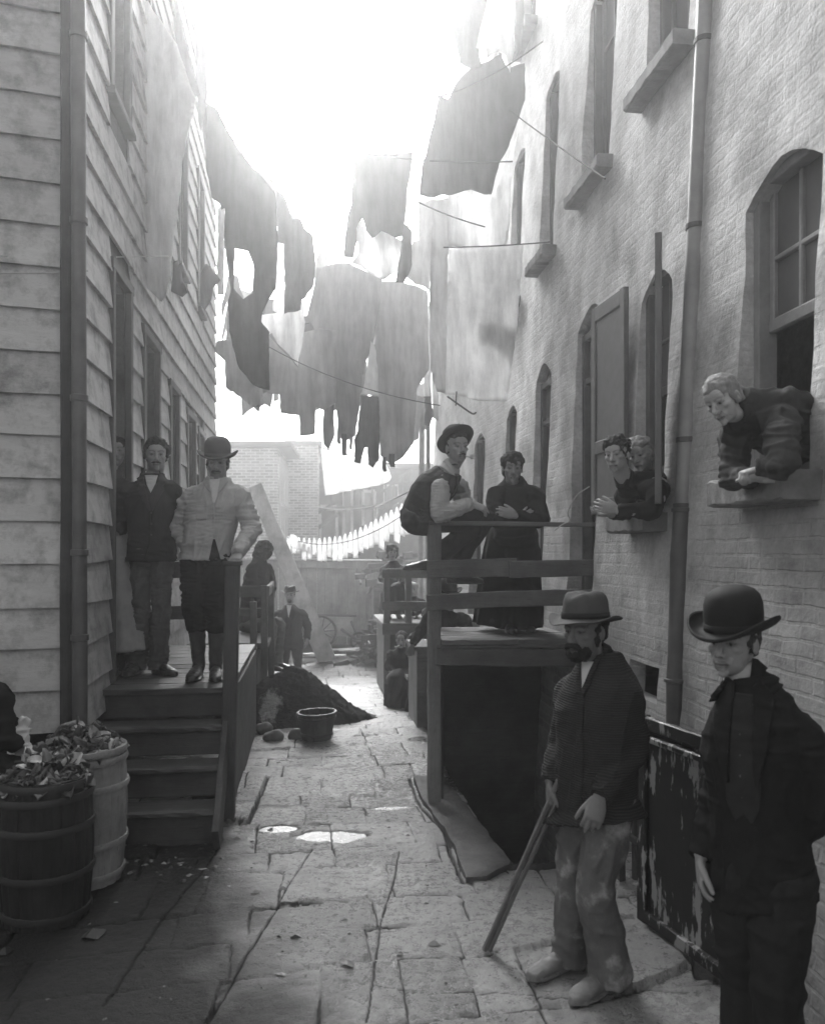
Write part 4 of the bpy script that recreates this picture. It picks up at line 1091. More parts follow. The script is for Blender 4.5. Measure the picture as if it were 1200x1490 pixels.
# litter: chips, leaves and clods trodden on the flags
rnd = random.Random(14); vs = []; fs = []; tone = []
spots = [(500,1340,.02),(632,1378,.035),(505,1410,.05),(408,1418,.03),(430,1368,.03),(345,1222,.03),(412,1297,.03),(580,1390,.02),(135,1362,.06),(8,1385,.05),(190,1270,.03),(320,1140,.04)]
pts = [(G(a_, b_), s_) for a_, b_, s_ in spots]
for _ in range(420):
    x = rnd.uniform(-1.4, 1.0); y = 1.6+10*rnd.random()**1.3; pts.append((Vector((x, y, 0)), rnd.uniform(.004, .016)))
for _ in range(90):
    q = G(rnd.gauss(245, 70), rnd.gauss(1245, 22)); pts.append((q, rnd.uniform(.006, .028)))
m = MB()
for q, s_ in pts:
    if q.x > 1.05 and q.y > 4.4: continue
    z = gtop(q.x, q.y); an = rnd.uniform(0, 6.28); n0 = len(m.v); k = 7; tn = rnd.choice((.02, .03, .04, .06, .15, .3)); el = rnd.uniform(.35, .8)
    ring = []
    for j in range(k):
        a_ = 2*math.pi*j/k; r = s_*rnd.uniform(.7, 1.2); x = r*math.cos(a_); y = r*el*math.sin(a_)
        ring.append((q.x+x*math.cos(an)-y*math.sin(an), q.y+x*math.sin(an)+y*math.cos(an), z+.001+rnd.uniform(0, s_*.25)))
    m.add(ring+[(q.x, q.y, z+s_*rnd.uniform(.3, .7))], [(j, (j+1)%k, k) for j in range(k)]); tone.extend([tn]*(k+1))
o = m.build('ground_litter', M_LEAF, smooth=False, kind='stuff')
at = o.data.attributes.new('tone', 'FLOAT', 'POINT'); at.data.foreach_set('value', tone)
# ================================================================ PEOPLE: tools
TO_CAM = -FW; VL = -RT; VR = RT; UP = Vector((0, 0, 1))
def nrmz(v): return Vector(v).normalized()
def remesh(mb, voxel, sm=3):
    me = bpy.data.meshes.new('t'); me.from_pydata([tuple(v) for v in mb.v], [], mb.f)
    bm = bmesh.new(); bm.from_mesh(me); bmesh.ops.recalc_face_normals(bm, faces=bm.faces); bm.to_mesh(me); bm.free()
    o = bpy.data.objects.new('t', me); COL.objects.link(o)
    r = o.modifiers.new('r', 'REMESH'); r.mode = 'VOXEL'; r.voxel_size = voxel; r.adaptivity = 0
    if sm:
        s = o.modifiers.new('s', 'SMOOTH'); s.factor = .5; s.iterations = sm
    dg = bpy.context.evaluated_depsgraph_get(); ev = o.evaluated_get(dg)
    out = bpy.data.meshes.new_from_object(ev, depsgraph=dg)
    bpy.data.objects.remove(o); bpy.data.meshes.remove(me)
    return out
def vnormals(me):
    n = np.zeros(len(me.vertices)*3, np.float32); me.vertices.foreach_get('normal', n); return n.reshape(-1, 3)
def vco(me):
    n = np.zeros(len(me.vertices)*3, np.float32); me.vertices.foreach_get('co', n); return n.reshape(-1, 3)
def finish(name, me, mat, parent, smooth=True, tone=None):
    o0 = origin_of(parent); c = vco(me)-np.array(o0, np.float32); me.vertices.foreach_set('co', c.reshape(-1)); me.update()
    me.polygons.foreach_set('use_smooth', [smooth]*len(me.polygons)); me.materials.clear(); me.materials.append(mat); me.name = name
    if tone is not None:
        at = me.attributes.new('tone', 'FLOAT', 'POINT'); at.data.foreach_set('value', np.asarray(tone, np.float32))
    return link_mesh(name, me, parent)
def crumple(me, amp=.006, sc=9.0, seed=0, stretch=(1, 1, .55), fine=.0015, cen=None):
    """cloth creases: narrow ridges, some running round the limb and some along it"""
    c = vco(me); n = vnormals(me); out = np.empty(len(c), np.float32); N = noise.noise; kz = stretch[2]/.55
    for i, p in enumerate(c):
        x, y, z = float(p[0]), float(p[1]), float(p[2])
        a = max(0.0, 1-abs(N(Vector((x*.55*sc+seed*3.1+z*sc*.35, y*.55*sc, z*1.35*sc*kz))))*3.4)
        b = max(0.0, 1-abs(N(Vector((x*1.45*sc-z*sc*.3, y*1.45*sc+seed*1.7, z*.42*sc+5))))*3.4)
        m = min(1.0, max(0.0, N(Vector((x*.4*sc+9, y*.4*sc, z*.4*sc+seed)))*1.8+.5))
        out[i] = amp*(1.25*(m*a+(1-m)*b)-.45+.5*N(Vector((x*.5*sc, y*.5*sc, z*.5*sc+seed+20))))+fine*N(Vector((x*60, y*60, z*60)))
    me.vertices.foreach_set('co', (c+n*out[:, None]).reshape(-1)); me.update()
class Garment:
    """closed shapes united into one cloth surface"""
    def __init__(s): s.m = MB()
    def build(s, name, mat, parent, voxel=.010, sm=4, amp=.006, sc=9, seed=0, stretch=(1,1,.55), cut=None):
        me = remesh(s.m, voxel*.9, max(1, sm-1))
        if amp: crumple(me, amp*1.15, sc, seed, stretch)
        if cut:
            bm = bmesh.new(); bm.from_mesh(me); bmesh.ops.delete(bm, geom=[v for v in bm.verts if cut(v.co)], context='VERTS'); bm.to_mesh(me); bm.free()
        s.tree = BVHTree.FromPolygons([tuple(v.co) for v in me.vertices], [tuple(p.vertices) for p in me.polygons])
        return finish(name, me, mat, parent)
def folder(seed, amp=.08, knots=((.5, .16),), freq=34, skew=1.0):
    """cross folds that gather round the given places along a limb"""
    rnd = random.Random(seed); ph = [rnd.uniform(0, 6.28) for _ in range(6)]
    def f(t, a):
        k = 0
        for (c, w) in knots:
            g = math.exp(-((t-c)/w)**2)
            k += g*(math.sin(freq*t+skew*2*math.sin(a+ph[0])+ph[1])*.6+math.sin(freq*1.7*t+1.5*math.sin(a*1+ph[2])+ph[3])*.4)
        return 1+amp*k+.02*math.sin(3*a+ph[4]+6*t)
    return f
def frame(fwd, up=UP):
    f = Vector(fwd).normalized(); u = (Vector(up)-f*f.dot(Vector(up))).normalized(); s = f.cross(u)
    return Matrix((s, f, u)).transposed()            # columns: side (own right), forward, up
# ---------------------------------------------------------------- materials
def skin_mat():
    t = NT('skin'); v = t.mapping(); tn = t.attr('tone'); n = t.noise(v, 55, 5, .6); n2 = t.noise(v, 9, 5, .6); tn = t.mul(tn, 1.0)
    t.base(t.mul(t.mul(tn, t.mix(n, .85, 1.15)), t.mix(n2, .85, 1.15))); t.rough(.5); t.spec(.35); t.bump(t.addn(n, t.noise(v, 160, 2)), .35, .002)
    t.b.inputs['Subsurface Weight'].default_value = .0
    return t.m
M_SKIN = skin_mat()
def hair_mat(name, col):
    t = NT(name); v = t.mapping((1, 1, .35)); n = t.noise(v, 70, 6, .75); t.base(t.mix(n, col*.4, col*1.7)); t.rough(.75); t.spec(.15); t.bump(n, .9, .008); return t.m
M_HAIRD = hair_mat('dark_hair', .018); M_HAIRG = hair_mat('grey_hair', .26); M_HAIRB = hair_mat('fair_hair', .22); M_HAIRM = hair_mat('brown_hair', .05)
M_LEATHER = plain_mat('worn_leather', .05, rough=.42, var=.7, scale=14, bumpd=.006, spec=.5); M_LEATHERP = plain_mat('dusty_leather', .16, rough=.7, var=.6, scale=16, bumpd=.006)
M_FELTB = cloth_mat('black_felt', .018, var=.25, weave=900, rough=.75, bumpd=.001); M_FELTG = cloth_mat('grey_felt', .075, var=.35, scale=14, weave=800, rough=.9, bumpd=.0015)
M_FELTM = cloth_mat('mid_felt', .10, var=.3, weave=800, bumpd=.0015)
M_BLACK = cloth_mat('black_wool', .016, var=.35, weave=500, bumpd=.002); M_DARK = cloth_mat('dark_wool', .028, var=.35, bumpd=.002); M_DARK2 = cloth_mat('charcoal_wool', .045, var=.35, bumpd=.002)
M_WHITE = cloth_mat('white_linen', .62, var=.12, bumpd=.002); M_SHIRT = cloth_mat('grey_work_shirt', .42, var=.25, bumpd=.002); M_SHIRTP = cloth_mat('pale_work_shirt', .38, var=.2, bumpd=.002)
M_TROUS = cloth_mat('grey_trousers', .11, var=.45, bumpd=.002, blot=.25); M_TROUSW = cloth_mat('plaster_stained_trousers', .12, var=.55, scale=5, bumpd=.003, blot=.75); M_TROUSD = cloth_mat('dark_trousers', .022, var=.4, bumpd=.002)
M_SKIRTP = cloth_mat('pale_skirt', .34, var=.25, bumpd=.003)
def knit_mat():
    t = NT('knitted_wool'); v = t.mapping(); sep = t.n.new('ShaderNodeSeparateXYZ'); t.link(v, sep.inputs[0])
    ribs = t.math('SINE', t.mul(t.addn(sep.outputs[2], t.mul(t.noise(v, 4, 2), .03)), 640)); n = t.noise(v, 300, 3); n1 = t.noise(v, 8, 6, .65)
    t.base(t.mul(t.mul(t.mix(n1, .022, .05), t.mix(n, .7, 1.3)), t.mix(t.addn(t.mul(ribs, .5), .5), .62, 1.2))); t.rough(.92); t.spec(.1)
    t.bump(t.addn(t.mul(ribs, .8), n), .5, .003); return t.m
M_KNIT = knit_mat()
# ---------------------------------------------------------------- head, hands, feet
class Head:
    def __init__(s, c, face, up=UP, scale=1.0, tone=.30, hair=.02, beard=0.0, gaze=0.0, brow=1.0, female=False, age=0.0):
        s.c = Vector(c); s.M = frame(face, up); s.k = scale; s.tone = tone; s.hair = hair; s.beard = beard; s.gaze = gaze; s.brow = brow; s.fem = female; s.age = age
    def w(s, x, y, z): return s.c+s.M @ (Vector((x, y, z))*s.k)
    def parts(s, m, nb, nr=.058):
        k = s.k
        def b(c, r, n=18, mm=12): m.ball(s.w(*c), tuple(q*k for q in r), s.M, n, mm)
        b((0,-.012,.035), (.075,.094,.084), 28, 18); b((0,.028,-.015), (.065,.058,.088), 26, 18); b((0,.026,-.062), (.0565 if not s.fem else .049,.056,.050), 22, 14)
        b((0,.074,-.098), (.019,.015,.015)); b((0,.07,.04), (.055,.022,.04))
        for q in (-1, 1):
            b((q*.041,.058,-.014), (.022,.022,.017)); b((q*.029,.077,.0225), (.025,.0125,.0075)); b((q*.0105,.0985,-.0345), (.0085,.011,.008), 12, 8)
            b((q*.030,.0700,.004), (.0130,.0130,.0115)); b((q*.030,.0745,.0125), (.0165,.011,.0045)); b((q*.030,.074,-.0075), (.014,.008,.0035))
            b((q*.076,-.010,-.006), (.009,.019,.029)); b((q*.026,.068,-.055), (.014,.016,.02))
        m.tube([s.w(0,.083,.020), s.w(0,.097,-.006), s.w(0,.111,-.0295)], [.0075*k,.0095*k,.0125*k], n=12, sub=3); b((0,.111,-.031), (.0115,.010,.0095))
        b((0,.0855,-.0615), (.023,.0125,.0055)); b((0,.085,-.0735), (.0195,.012,.0065)); b((0,.083,-.083), (.016,.010,.007))
        m.tube([s.w(0,-.018,-.03), s.w(0,-.022,-.085), nb, nb+(nb-s.w(0,-.022,-.085)).normalized()*.03], [nr*k*1.02, nr*k, nr*k*1.0, nr*k*.8], n=18, sub=3)
    def tones(s, c):
        """skin tone of each vertex, marked like a face"""
        Mi = np.array(s.M.transposed()); q = ((c-np.array(s.c)) @ Mi.T)/s.k
        x, y, z = q[:, 0], q[:, 1], q[:, 2]; ax = np.abs(x); t = np.full(len(c), s.tone, np.float32)
        face = (y > .045) & (np.abs(z) < .12) & (ax < .08)
        sm = lambda d, w: np.clip(1-d/w, 0, 1)
        # shade of the cheek hollows, painted into the skin tone
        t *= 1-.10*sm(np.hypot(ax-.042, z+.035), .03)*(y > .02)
        if s.beard:
            bz = sm(np.abs(z+.085), .052)*(y > -.01)*(np.abs(y) < .12); t *= 1-s.beard*np.clip(bz*1.4, 0, 1)
        bx = np.clip((ax-.010)/.042, 0, 1); bzc = .0245+.007*np.sin(bx*2.6); bb = np.clip(1.6*sm(np.abs(z-bzc), .0075), 0, 1)*(ax > .009)*(ax < .053)*(y > .045)
        bb = bb*.68; t = t*(1-.85*bb*s.brow)+s.hair*bb*s.brow
        ex = ax-.030; ez = z-.0035; e = (ex/.0145)**2+(ez/.0062)**2
        sock = sm(np.sqrt((ex/.024)**2+(ez/.015)**2), 1.0)*(y > .05); t *= 1-.50*sock  # eye sockets darkened in the tone, as painted shade
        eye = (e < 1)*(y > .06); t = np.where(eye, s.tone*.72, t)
        gx = np.where(x > 0, x-.030, x+.030)-s.gaze
        iris = (gx**2+(ez-.001)**2 < .0058**2)*(y > .06); t = np.where(iris, .02, t)
        lid = (np.abs(e-1.12) < .28)*(ez > .001)*(y > .055); t = np.where(lid, s.tone*.28, t)
        lip = ((x/.025)**2+((z+.067)/.0125)**2 < 1)*(y > .06); t = np.where(lip, s.tone*(.62 if not s.fem else .55), t)
        mouth = (np.abs(z+.0672) < .0024)*(ax < .024)*(y > .06); t = np.where(mouth, s.tone*.22, t)
        nost = ((ax-.0075)**2+(y-.105)**2+(z+.042)**2 < .0055**2); t = np.where(nost, s.tone*.2, t)  # nostril hollows painted dark
        if s.age:  # brow lines and nose folds get painted crease shade
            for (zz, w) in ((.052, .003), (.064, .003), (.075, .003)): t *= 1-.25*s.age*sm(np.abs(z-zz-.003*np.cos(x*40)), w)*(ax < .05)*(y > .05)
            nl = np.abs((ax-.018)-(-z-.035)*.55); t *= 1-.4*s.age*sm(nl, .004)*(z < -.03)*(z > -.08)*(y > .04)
        return t
def hand(m, wr, d, palm, thumb, curl=(.35,.35,.3), k=1.0, tcurl=.3, spread=.12, var=.12, seed=1):
    """five unequal fingers on a palm; palm = way the palm faces, thumb = side of the thumb"""
    rnd = random.Random(seed); d = nrmz(d); t = Vector(thumb); t = (t-d*t.dot(d)).normalized(); n = Vector(palm); n = (n-d*n.dot(d)-t*n.dot(t)).normalized()
    wr = Vector(wr)
    m.tube([wr-d*.02*k, wr+d*.012*k, wr+d*.045*k, wr+d*.085*k, wr+d*.098*k], [(.026*k,.019*k),(.029*k,.018*k),(.040*k,.0165*k),(.042*k,.0135*k),(.036*k,.010*k)], n=16, ref=n, sub=2)
    for i, (o, L, r) in enumerate(((.030,.072,.0088),(.0105,.081,.0092),(-.0105,.075,.0088),(-.029,.058,.0078))):
        p = wr+d*(.082-.006*abs(i-1.2))*k+t*o*k; q = (d+t*spread*o*18).normalized(); pts = [p-d*.012*k, p]; ax = q.cross(n)
        for f, c in zip((.46,.30,.24), curl):
            ang = c+rnd.uniform(-var, var)
            q = (Matrix.Rotation(ang, 3, ax) @ q).normalized()
            if q.dot(n) < 0 and c > 0 and ang < 1.2: pass
            p = p+q*L*f*k; pts.append(p)
        m.tube(pts, [r*1.06*k, r*1.08*k, r*1.02*k, r*.95*k, r*.72*k], n=10, sub=3); m.ball(pts[-1], r*.74*k, n=10, m=6)
    p = wr+d*.022*k+t*.026*k; q = (d*.80+t*.46+n*.34).normalized(); pts = [p-q*.015*k, p]
    for f in (.040,.030,.024):
        p = p+q*f*k; pts.append(p); q = (q+(d*.55-t*.25+n*.25)*tcurl).normalized()
    m.tube(pts, [.0125*k,.0145*k,.0118*k,.0105*k,.008*k], n=10, sub=3); m.ball(pts[-1], .0085*k, n=10, m=6)
def shoe(name, an, toe, mat, parent, k=1.0, shaft=0.0, gz_=None, knee=None):
    """a boot: sole, heel, vamp, optional shaft"""
    an = Vector(an); toe = Vector(toe); zb = min(toe.z, an.z) if gz_ is None else gz_; d = toe-an; d.z = 0; d = d.normalized() if d.length > .02 else TO_CAM
    heel = Vector((an.x, an.y, zb))-d*.055*k; G_ = Garment(); m = G_.m
    def c(f, z): q = heel+d*f*k; return Vector((q.x, q.y, zb+z*k))
    L = .285
    m.tube([c(-.004,.045), c(.02,.043), c(.09,.046), c(.16,.040), c(.22,.032), c(.262,.026), c(L,.022)], [(.020*k,.026*k),(.031*k,.038*k),(.034*k,.042*k),(.041*k,.034*k),(.044*k,.025*k),(.034*k,.020*k),(.015*k,.012*k)], n=18, ref=UP, sub=3)
    top = an+Vector((0, 0, .05)) if not shaft else an+(Vector(knee)-an).normalized()*shaft
    m.tube([c(.05,.05), Vector((an.x, an.y, zb+.10*k)), top], [.043*k,.043*k,(.052 if not shaft else .062)*k], n=16, sub=5, fold=folder(int(abs(an.x*77)), .10, ((.45,.3),), 26) if shaft else None)
    m.tube([c(0,.008), c(.03,.008), c(.1,.008), c(.18,.008), c(.24,.008), c(.29,.010)], [(.026*k,.009*k),(.036*k,.009*k),(.034*k,.009*k),(.049*k,.009*k),(.046*k,.009*k),(.015*k,.008*k)], n=14, ref=UP, sub=3)
    o = G_.build(name, mat, parent, .0065, 2, .0022, 22, 3); return o
def torso(m, J, ws, top=1.2, hem=-.16, grow=0.0, flare=0.0, belly=0.0, depth=1.0, prof=None):
    pc = (J['hipL']+J['hipR'])/2; nb = J['neck']; ax = nb-pc; L = ax.length
    hr = (J['hipR']-J['hipL']).normalized(); sr = (J['shR']-J['shL']).normalized()
    P_ = prof or [(0,.168,.120),(.25,.158,.112),(.5,.172,.122),(.70,.184,.126),(.81,.174,.114),(.90,.142,.098),(.97,.104,.085),(1.02,.082,.075),(1.07,.070,.068)]
    P_ = [(hem,.172+flare,.122+flare*.8),(hem*.5,.172+flare*.5,.122+flare*.4)]+P_
    k = ws/.19; n = 26; vs = []; rings = 0
    bow = J.get('bow', Vector((0,0,0)))
    for (t, w, d) in P_:
        if t > top: continue
        f = max(0, min(1, t)); r = hr.lerp(sr, f).normalized(); fw = UP.cross(r) if ax.normalized().dot(UP) > .3 else ax.normalized().cross(r); fw = (fw-r*fw.dot(r)).normalized()
        c = pc+ax*t+bow*math.sin(math.pi*f); dd = (d*k+grow)*depth+belly*math.exp(-((t-.22)/.25)**2)
        fw2 = (fw-ax.normalized()*fw.dot(ax.normalized())).normalized()
        for j in range(n):
            a = 2*math.pi*j/n; ca, sa = math.cos(a), math.sin(a); e = .82
            vs.append(c+r*((w*k+grow)*math.copysign(abs(ca)**e, ca))+fw2*(dd*math.copysign(abs(sa)**e, sa)))
        rings += 1
    fs = [(i*n+j, i*n+(j+1)%n, (i+1)*n+(j+1)%n, (i+1)*n+j) for i in range(rings-1) for j in range(n)]
    fs += [tuple(range(n-1,-1,-1)), tuple((rings-1)*n+j for j in range(n))]; m.add(vs, fs)
    return pc, ax
def sleeve(m, sh, el, wr, nb, r=(.078,.066,.056,.050,.044), seed=1, cuff=0, amp=.085, inn=.55):
    sh = Vector(sh); el = Vector(el); wr = Vector(wr); nb = Vector(nb); sh = sh+Vector((0,0,-.028)); i0 = sh.lerp(nb, inn)+Vector((0,0,-.040))
    m.tube([i0, sh.lerp(el, .03), sh.lerp(el, .45), el, el.lerp(wr, .5), wr], [r[0]*.92, r[0], r[1], r[2]*1.04, r[3], r[4]], n=18, sub=7, fold=folder(seed, amp, ((.60,.13),(.93,.12),(.30,.12)), 46))
def trouser(m, hip, kn, an, r=(.102,.085,.068,.062,.066), seed=1, amp=.075, stack=.10, low=0.0):
    hip = Vector(hip); kn = Vector(kn); an = Vector(an)
    m.tube([hip+Vector((0,0,.03)), hip, hip.lerp(kn, .5), kn, kn.lerp(an, .5), an+Vector((0,0,-low))], [r[0]*.95, r[0], r[1], r[2], r[3], r[4]], n=18, sub=7, fold=folder(seed, amp, ((.58,.12),(.95,stack),(.24,.08)), 44))
def patch(name, tree, org, M, poly, off, mat, parent, res=.009, thick=.004, push=.5):
    """a piece of cloth lying on another one: poly in (own right, up) about org"""
    org = Vector(org); pts = densify([tuple(p) for p in poly], res); n0 = len(pts); ed = [(i, (i+1) % n0) for i in range(n0)]
    x0 = min(p[0] for p in poly); x1 = max(p[0] for p in poly); y0 = min(p[1] for p in poly); y1 = max(p[1] for p in poly)
    q = np.array([(a, b) for a in np.arange(x0, x1, res) for b in np.arange(y0, y1, res)]) if True else None
    ins = in_poly(q[:, 0], q[:, 1], poly); pts = pts+[tuple(p) for p in q[ins]]
    V, E, F, *_ = geometry.delaunay_2d_cdt([Vector(p) for p in pts], ed, [], 1, 1e-6)
    s, f, u = M.col[0], M.col[1], M.col[2]; vs = []; last = None; D = []
    for v in V:
        o = org+s*v.x+u*v.y+f*push; h = tree.ray_cast(o, -f, push+.25)
        D.append((h[0]-o).length if h[0] else (push-.058 if v.y > -.03 else None))
    good = [d for d in D if d is not None]
    if not good: return None
    md = sorted(good)[len(good)//2]
    vs = [org+s*v.x+u*v.y+f*(push-(d if d is not None else md)+off) for v, d in zip(V, D)]
    m = MB(); m.add(vs, [tuple(f_) for f_ in F]); o = m.build(name, mat, parent, smooth=True)
    if thick: sd_ = o.modifiers.new('thick', 'SOLIDIFY'); sd_.thickness = thick; sd_.offset = 0
    return o
def buttons(tree, org, M, pts, parent, mat, r=.007, push=.5):
    s, f, u = M.col[0], M.col[1], M.col[2]
    for (x, z) in pts:
        o = Vector(org)+s*x+u*z+f*push; h = tree.ray_cast(o, -f, push+.3)
        if h[0]: m = MB(); m.ball(h[0]+f*.002, (r, r*.45, r), M, 12, 8); m.build('button', mat, parent, smooth=True)
def bowler(H, mat, parent, lift=.045, tilt=0.0, k=1.0, band=None):
    R_ = Matrix.Rotation(tilt, 3, 'X'); M = H.M @ R_; c = H.w(0, -.008, lift); k = k*H.k
    def warp(x, y, z, a):
        r = math.hypot(x/.90, y/1.10); e = max(0, (r-.098*k)/(.062*k)); c2 = math.cos(a)**2
        return (x, y, z+k*(.046*c2*e**1.3-.014*(1-c2)*e))
    m = MB(); pr = [(.090,.000),(.100,.003),(.124,.001),(.146,.001),(.158,.006),(.1615,.013),(.158,.019),(.152,.017),(.150,.011),(.128,.007),(.1035,.010),(.1025,.032),(.1045,.062),(.103,.097),(.094,.127),(.076,.147),(.047,.159),(.018,.1625),(.0005,.163)]
    m.lathe([(r*k, z*k) for r, z in pr], c, M, 56, .90, 1.10, warp); hat = m.build('hat', mat, parent, smooth=True)
    m = MB(); m.lathe([(.1035*k,.010*k),(.1062*k,.012*k),(.1058*k,.034*k),(.103*k,.036*k)], c, M, 48, .90, 1.10); m.build('hat_band', band or mat, hat, smooth=True)
    return hat
def slouch(H, mat, parent, lift=.05, tilt=0.0, roll=0.0, k=1.0, brim=.155, crown=.115, droop=.012, seed=2, pinch=.014, up_back=0.0, band=None):
    M = H.M @ Matrix.Rotation(tilt, 3, 'X') @ Matrix.Rotation(roll, 3, 'Y'); c = H.w(0, -.006, lift); k = k*H.k
    def warp(x, y, z, a):
        r = math.hypot(x/.92, y/1.08)/k; e = max(0, (r-.100)/(brim-.1)); nz = noise.noise(Vector((math.cos(a)*1.3, math.sin(a)*1.3, seed)))
        zz = z-k*droop*e*math.sin(a)**2+k*.022*nz*e+k*.020*e*e*math.cos(a)**2+k*up_back*e*e*(math.sin(a) < -.0)*abs(math.sin(a))
        if z > crown*.35*k:
            g = (z/k-crown*.35)/(crown*.65); x *= 1-pinch*6*g*(.5+.5*math.sin(a))*.8; zz -= k*.018*g*g*max(0, 1-abs(x/k)/.045)+k*.010*g*noise.noise(Vector((x*30, y*30, seed+3)))
            y += k*.012*g*noise.noise(Vector((a, 2, seed)))
        return (x, y, zz)
    m = MB(); pr = [(.092,.001),(.105,.000),(.125,-.002),(brim-.006,-.002),(brim,.001),(brim-.006,.005),(.125,.005),(.1045,.008),(.1025,.02),(.100,crown*.4),(.096,crown*.7),(.088,crown*.9),(.074,crown),(.045,crown*1.02),(.018,crown*1.0),(.0005,crown*.99)]
    pr2 = []
    for (a, b) in zip(pr[:-1], pr[1:]): pr2 += [a, ((a[0]+b[0])/2, (a[1]+b[1])/2)]
    pr2.append(pr[-1]); m.lathe([(r*k, z*k) for r, z in pr2], c, M, 56, .92, 1.08, warp); hat = m.build('hat', mat, parent, smooth=True)
    m = MB(); m.lathe([(.1035*k,.009*k),(.1060*k,.010*k),(.1042*k,.032*k),(.1005*k,.034*k)], c, M, 48, .92, 1.08, warp); m.build('hat_band', band or mat, hat, smooth=True)
    return hat
def hair(H, mat, parent, balls, voxel=.006, amp=.010, sc=34, seed=1, name='hair', sm=1):
    g = Garment()
    for (c, r) in balls: g.m.ball(H.w(*c), tuple(q*H.k for q in r), H.M, 22, 16)
    me = remesh(g.m, voxel, sm); c = vco(me); n = vnormals(me); o = np.array([amp*(noise.fractal(Vector(p)*sc+Vector((seed, 0, 0)), .8, 2, 3)) for p in c], np.float32)
    me.vertices.foreach_set('co', (c+n*o[:, None]).reshape(-1)); me.update()
    return finish(name, me, mat, parent)
SHORT = [((0,-.030,.040),(.0815,.084,.086)),((0,-.014,.064),(.081,.099,.072)),((0,-.055,-.01),(.070,.045,.055))]
UNDERHAT = [((0,-.032,.03),(.0805,.080,.075)),((0,-.060,-.015),(.066,.040,.05)),((.070,.012,.012),(.009,.018,.026)),((-.070,.012,.012),(.009,.018,.026))]
def moustache(H, mat, parent, w=.036, r=.009, droop=.012, thick=1.0, seed=1):
    m = MB()
    for q in (-1, 1): m.tube([H.w(0,.103,-.050), H.w(q*w*.5,.098,-.053), H.w(q*w,.084,-.053-droop)], [r*.8*H.k, r*thick*H.k, r*.35*H.k], n=10, sub=4)
    me = remesh(m, .0035, 1); c = vco(me); n = vnormals(me); o = np.array([.0025*noise.noise(Vector(p)*160) for p in c], np.float32)
    me.vertices.foreach_set('co', (c+n*o[:, None]).reshape(-1)); me.update(); return finish('moustache', me, mat, parent)
def body(parent, H, J, hands=(), limbs=True, voxel=.005, bare=(), tone=None, torso_k=.58):
    """one continuous figure: head, neck, trunk, limbs and hands, mostly hidden by the clothes"""
    m = MB(); H.parts(m, J['neck'], .058 if not H.fem else .048); ws = (J['shL']-J['shR']).length/2
    torso(m, J, ws*torso_k, hem=-.06)
    for s in 'LR':
        ax_ = ((J['hipL']+J['hipR'])/2-J['neck']).normalized(); m.tube([J['neck'].lerp(J['sh'+s], .4)+ax_*.07, J['sh'+s]+ax_*.03, J['el'+s], J['wr'+s]], [.036,.038,.030,.025], n=12, sub=4)
        if limbs and 'kn'+s in J: m.tube([J['hip'+s], J['kn'+s], J['an'+s]], [.065,.045,.032], n=12, sub=4); m.ball(J['an'+s], .03)
    for h in hands: hand(m, **h)
    me = remesh(m, voxel, 1); c = vco(me)
    t = H.tones(c); far = np.linalg.norm(c-np.array(H.c), axis=1) > .17*H.k
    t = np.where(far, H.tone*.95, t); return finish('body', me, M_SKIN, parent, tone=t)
def JJ(**k): return {n: (v if isinstance(v, Vector) else Vector(v)) for n, v in k.items()}
def report(name, J):
    pass

def neck_collar(H, nb, mat, parent, r=.064, hi=.80, front=.045, flare=.010, name='collar', lo=-.02, th=.006):
    """a standing or turned-down collar round the neck, lower in front"""
    top = H.w(0,-.022,-.088); nb = Vector(nb); ax = top-nb; L = max(ax.length, .05); ax.normalize(); f = H.M.col[1]; f = (f-ax*f.dot(ax)).normalized(); s_ = f.cross(ax)
    M = Matrix((s_, f, ax)).transposed(); k = H.k
    def warp(x, y, z, a): q = max(0, math.sin(a)+.15)/1.15; return (x, y, z-front*k*q**1.5*(1 if z > 0 else .4))
    m = MB(); m.lathe([((r+.026)*k, lo-.02), ((r+.012)*k, lo), (r*k, L*hi*.5), ((r-.003)*k, L*hi), ((r+.002)*k, L*hi+.006), ((r+.006+flare*.4)*k, L*hi-.004), ((r+.008+flare)*k, L*hi*.45)], nb, M, 36, 1.0, 1.04, warp)
    o = m.build(name, mat, parent, smooth=True); s2 = o.modifiers.new('thick', 'SOLIDIFY'); s2.thickness = th; return o
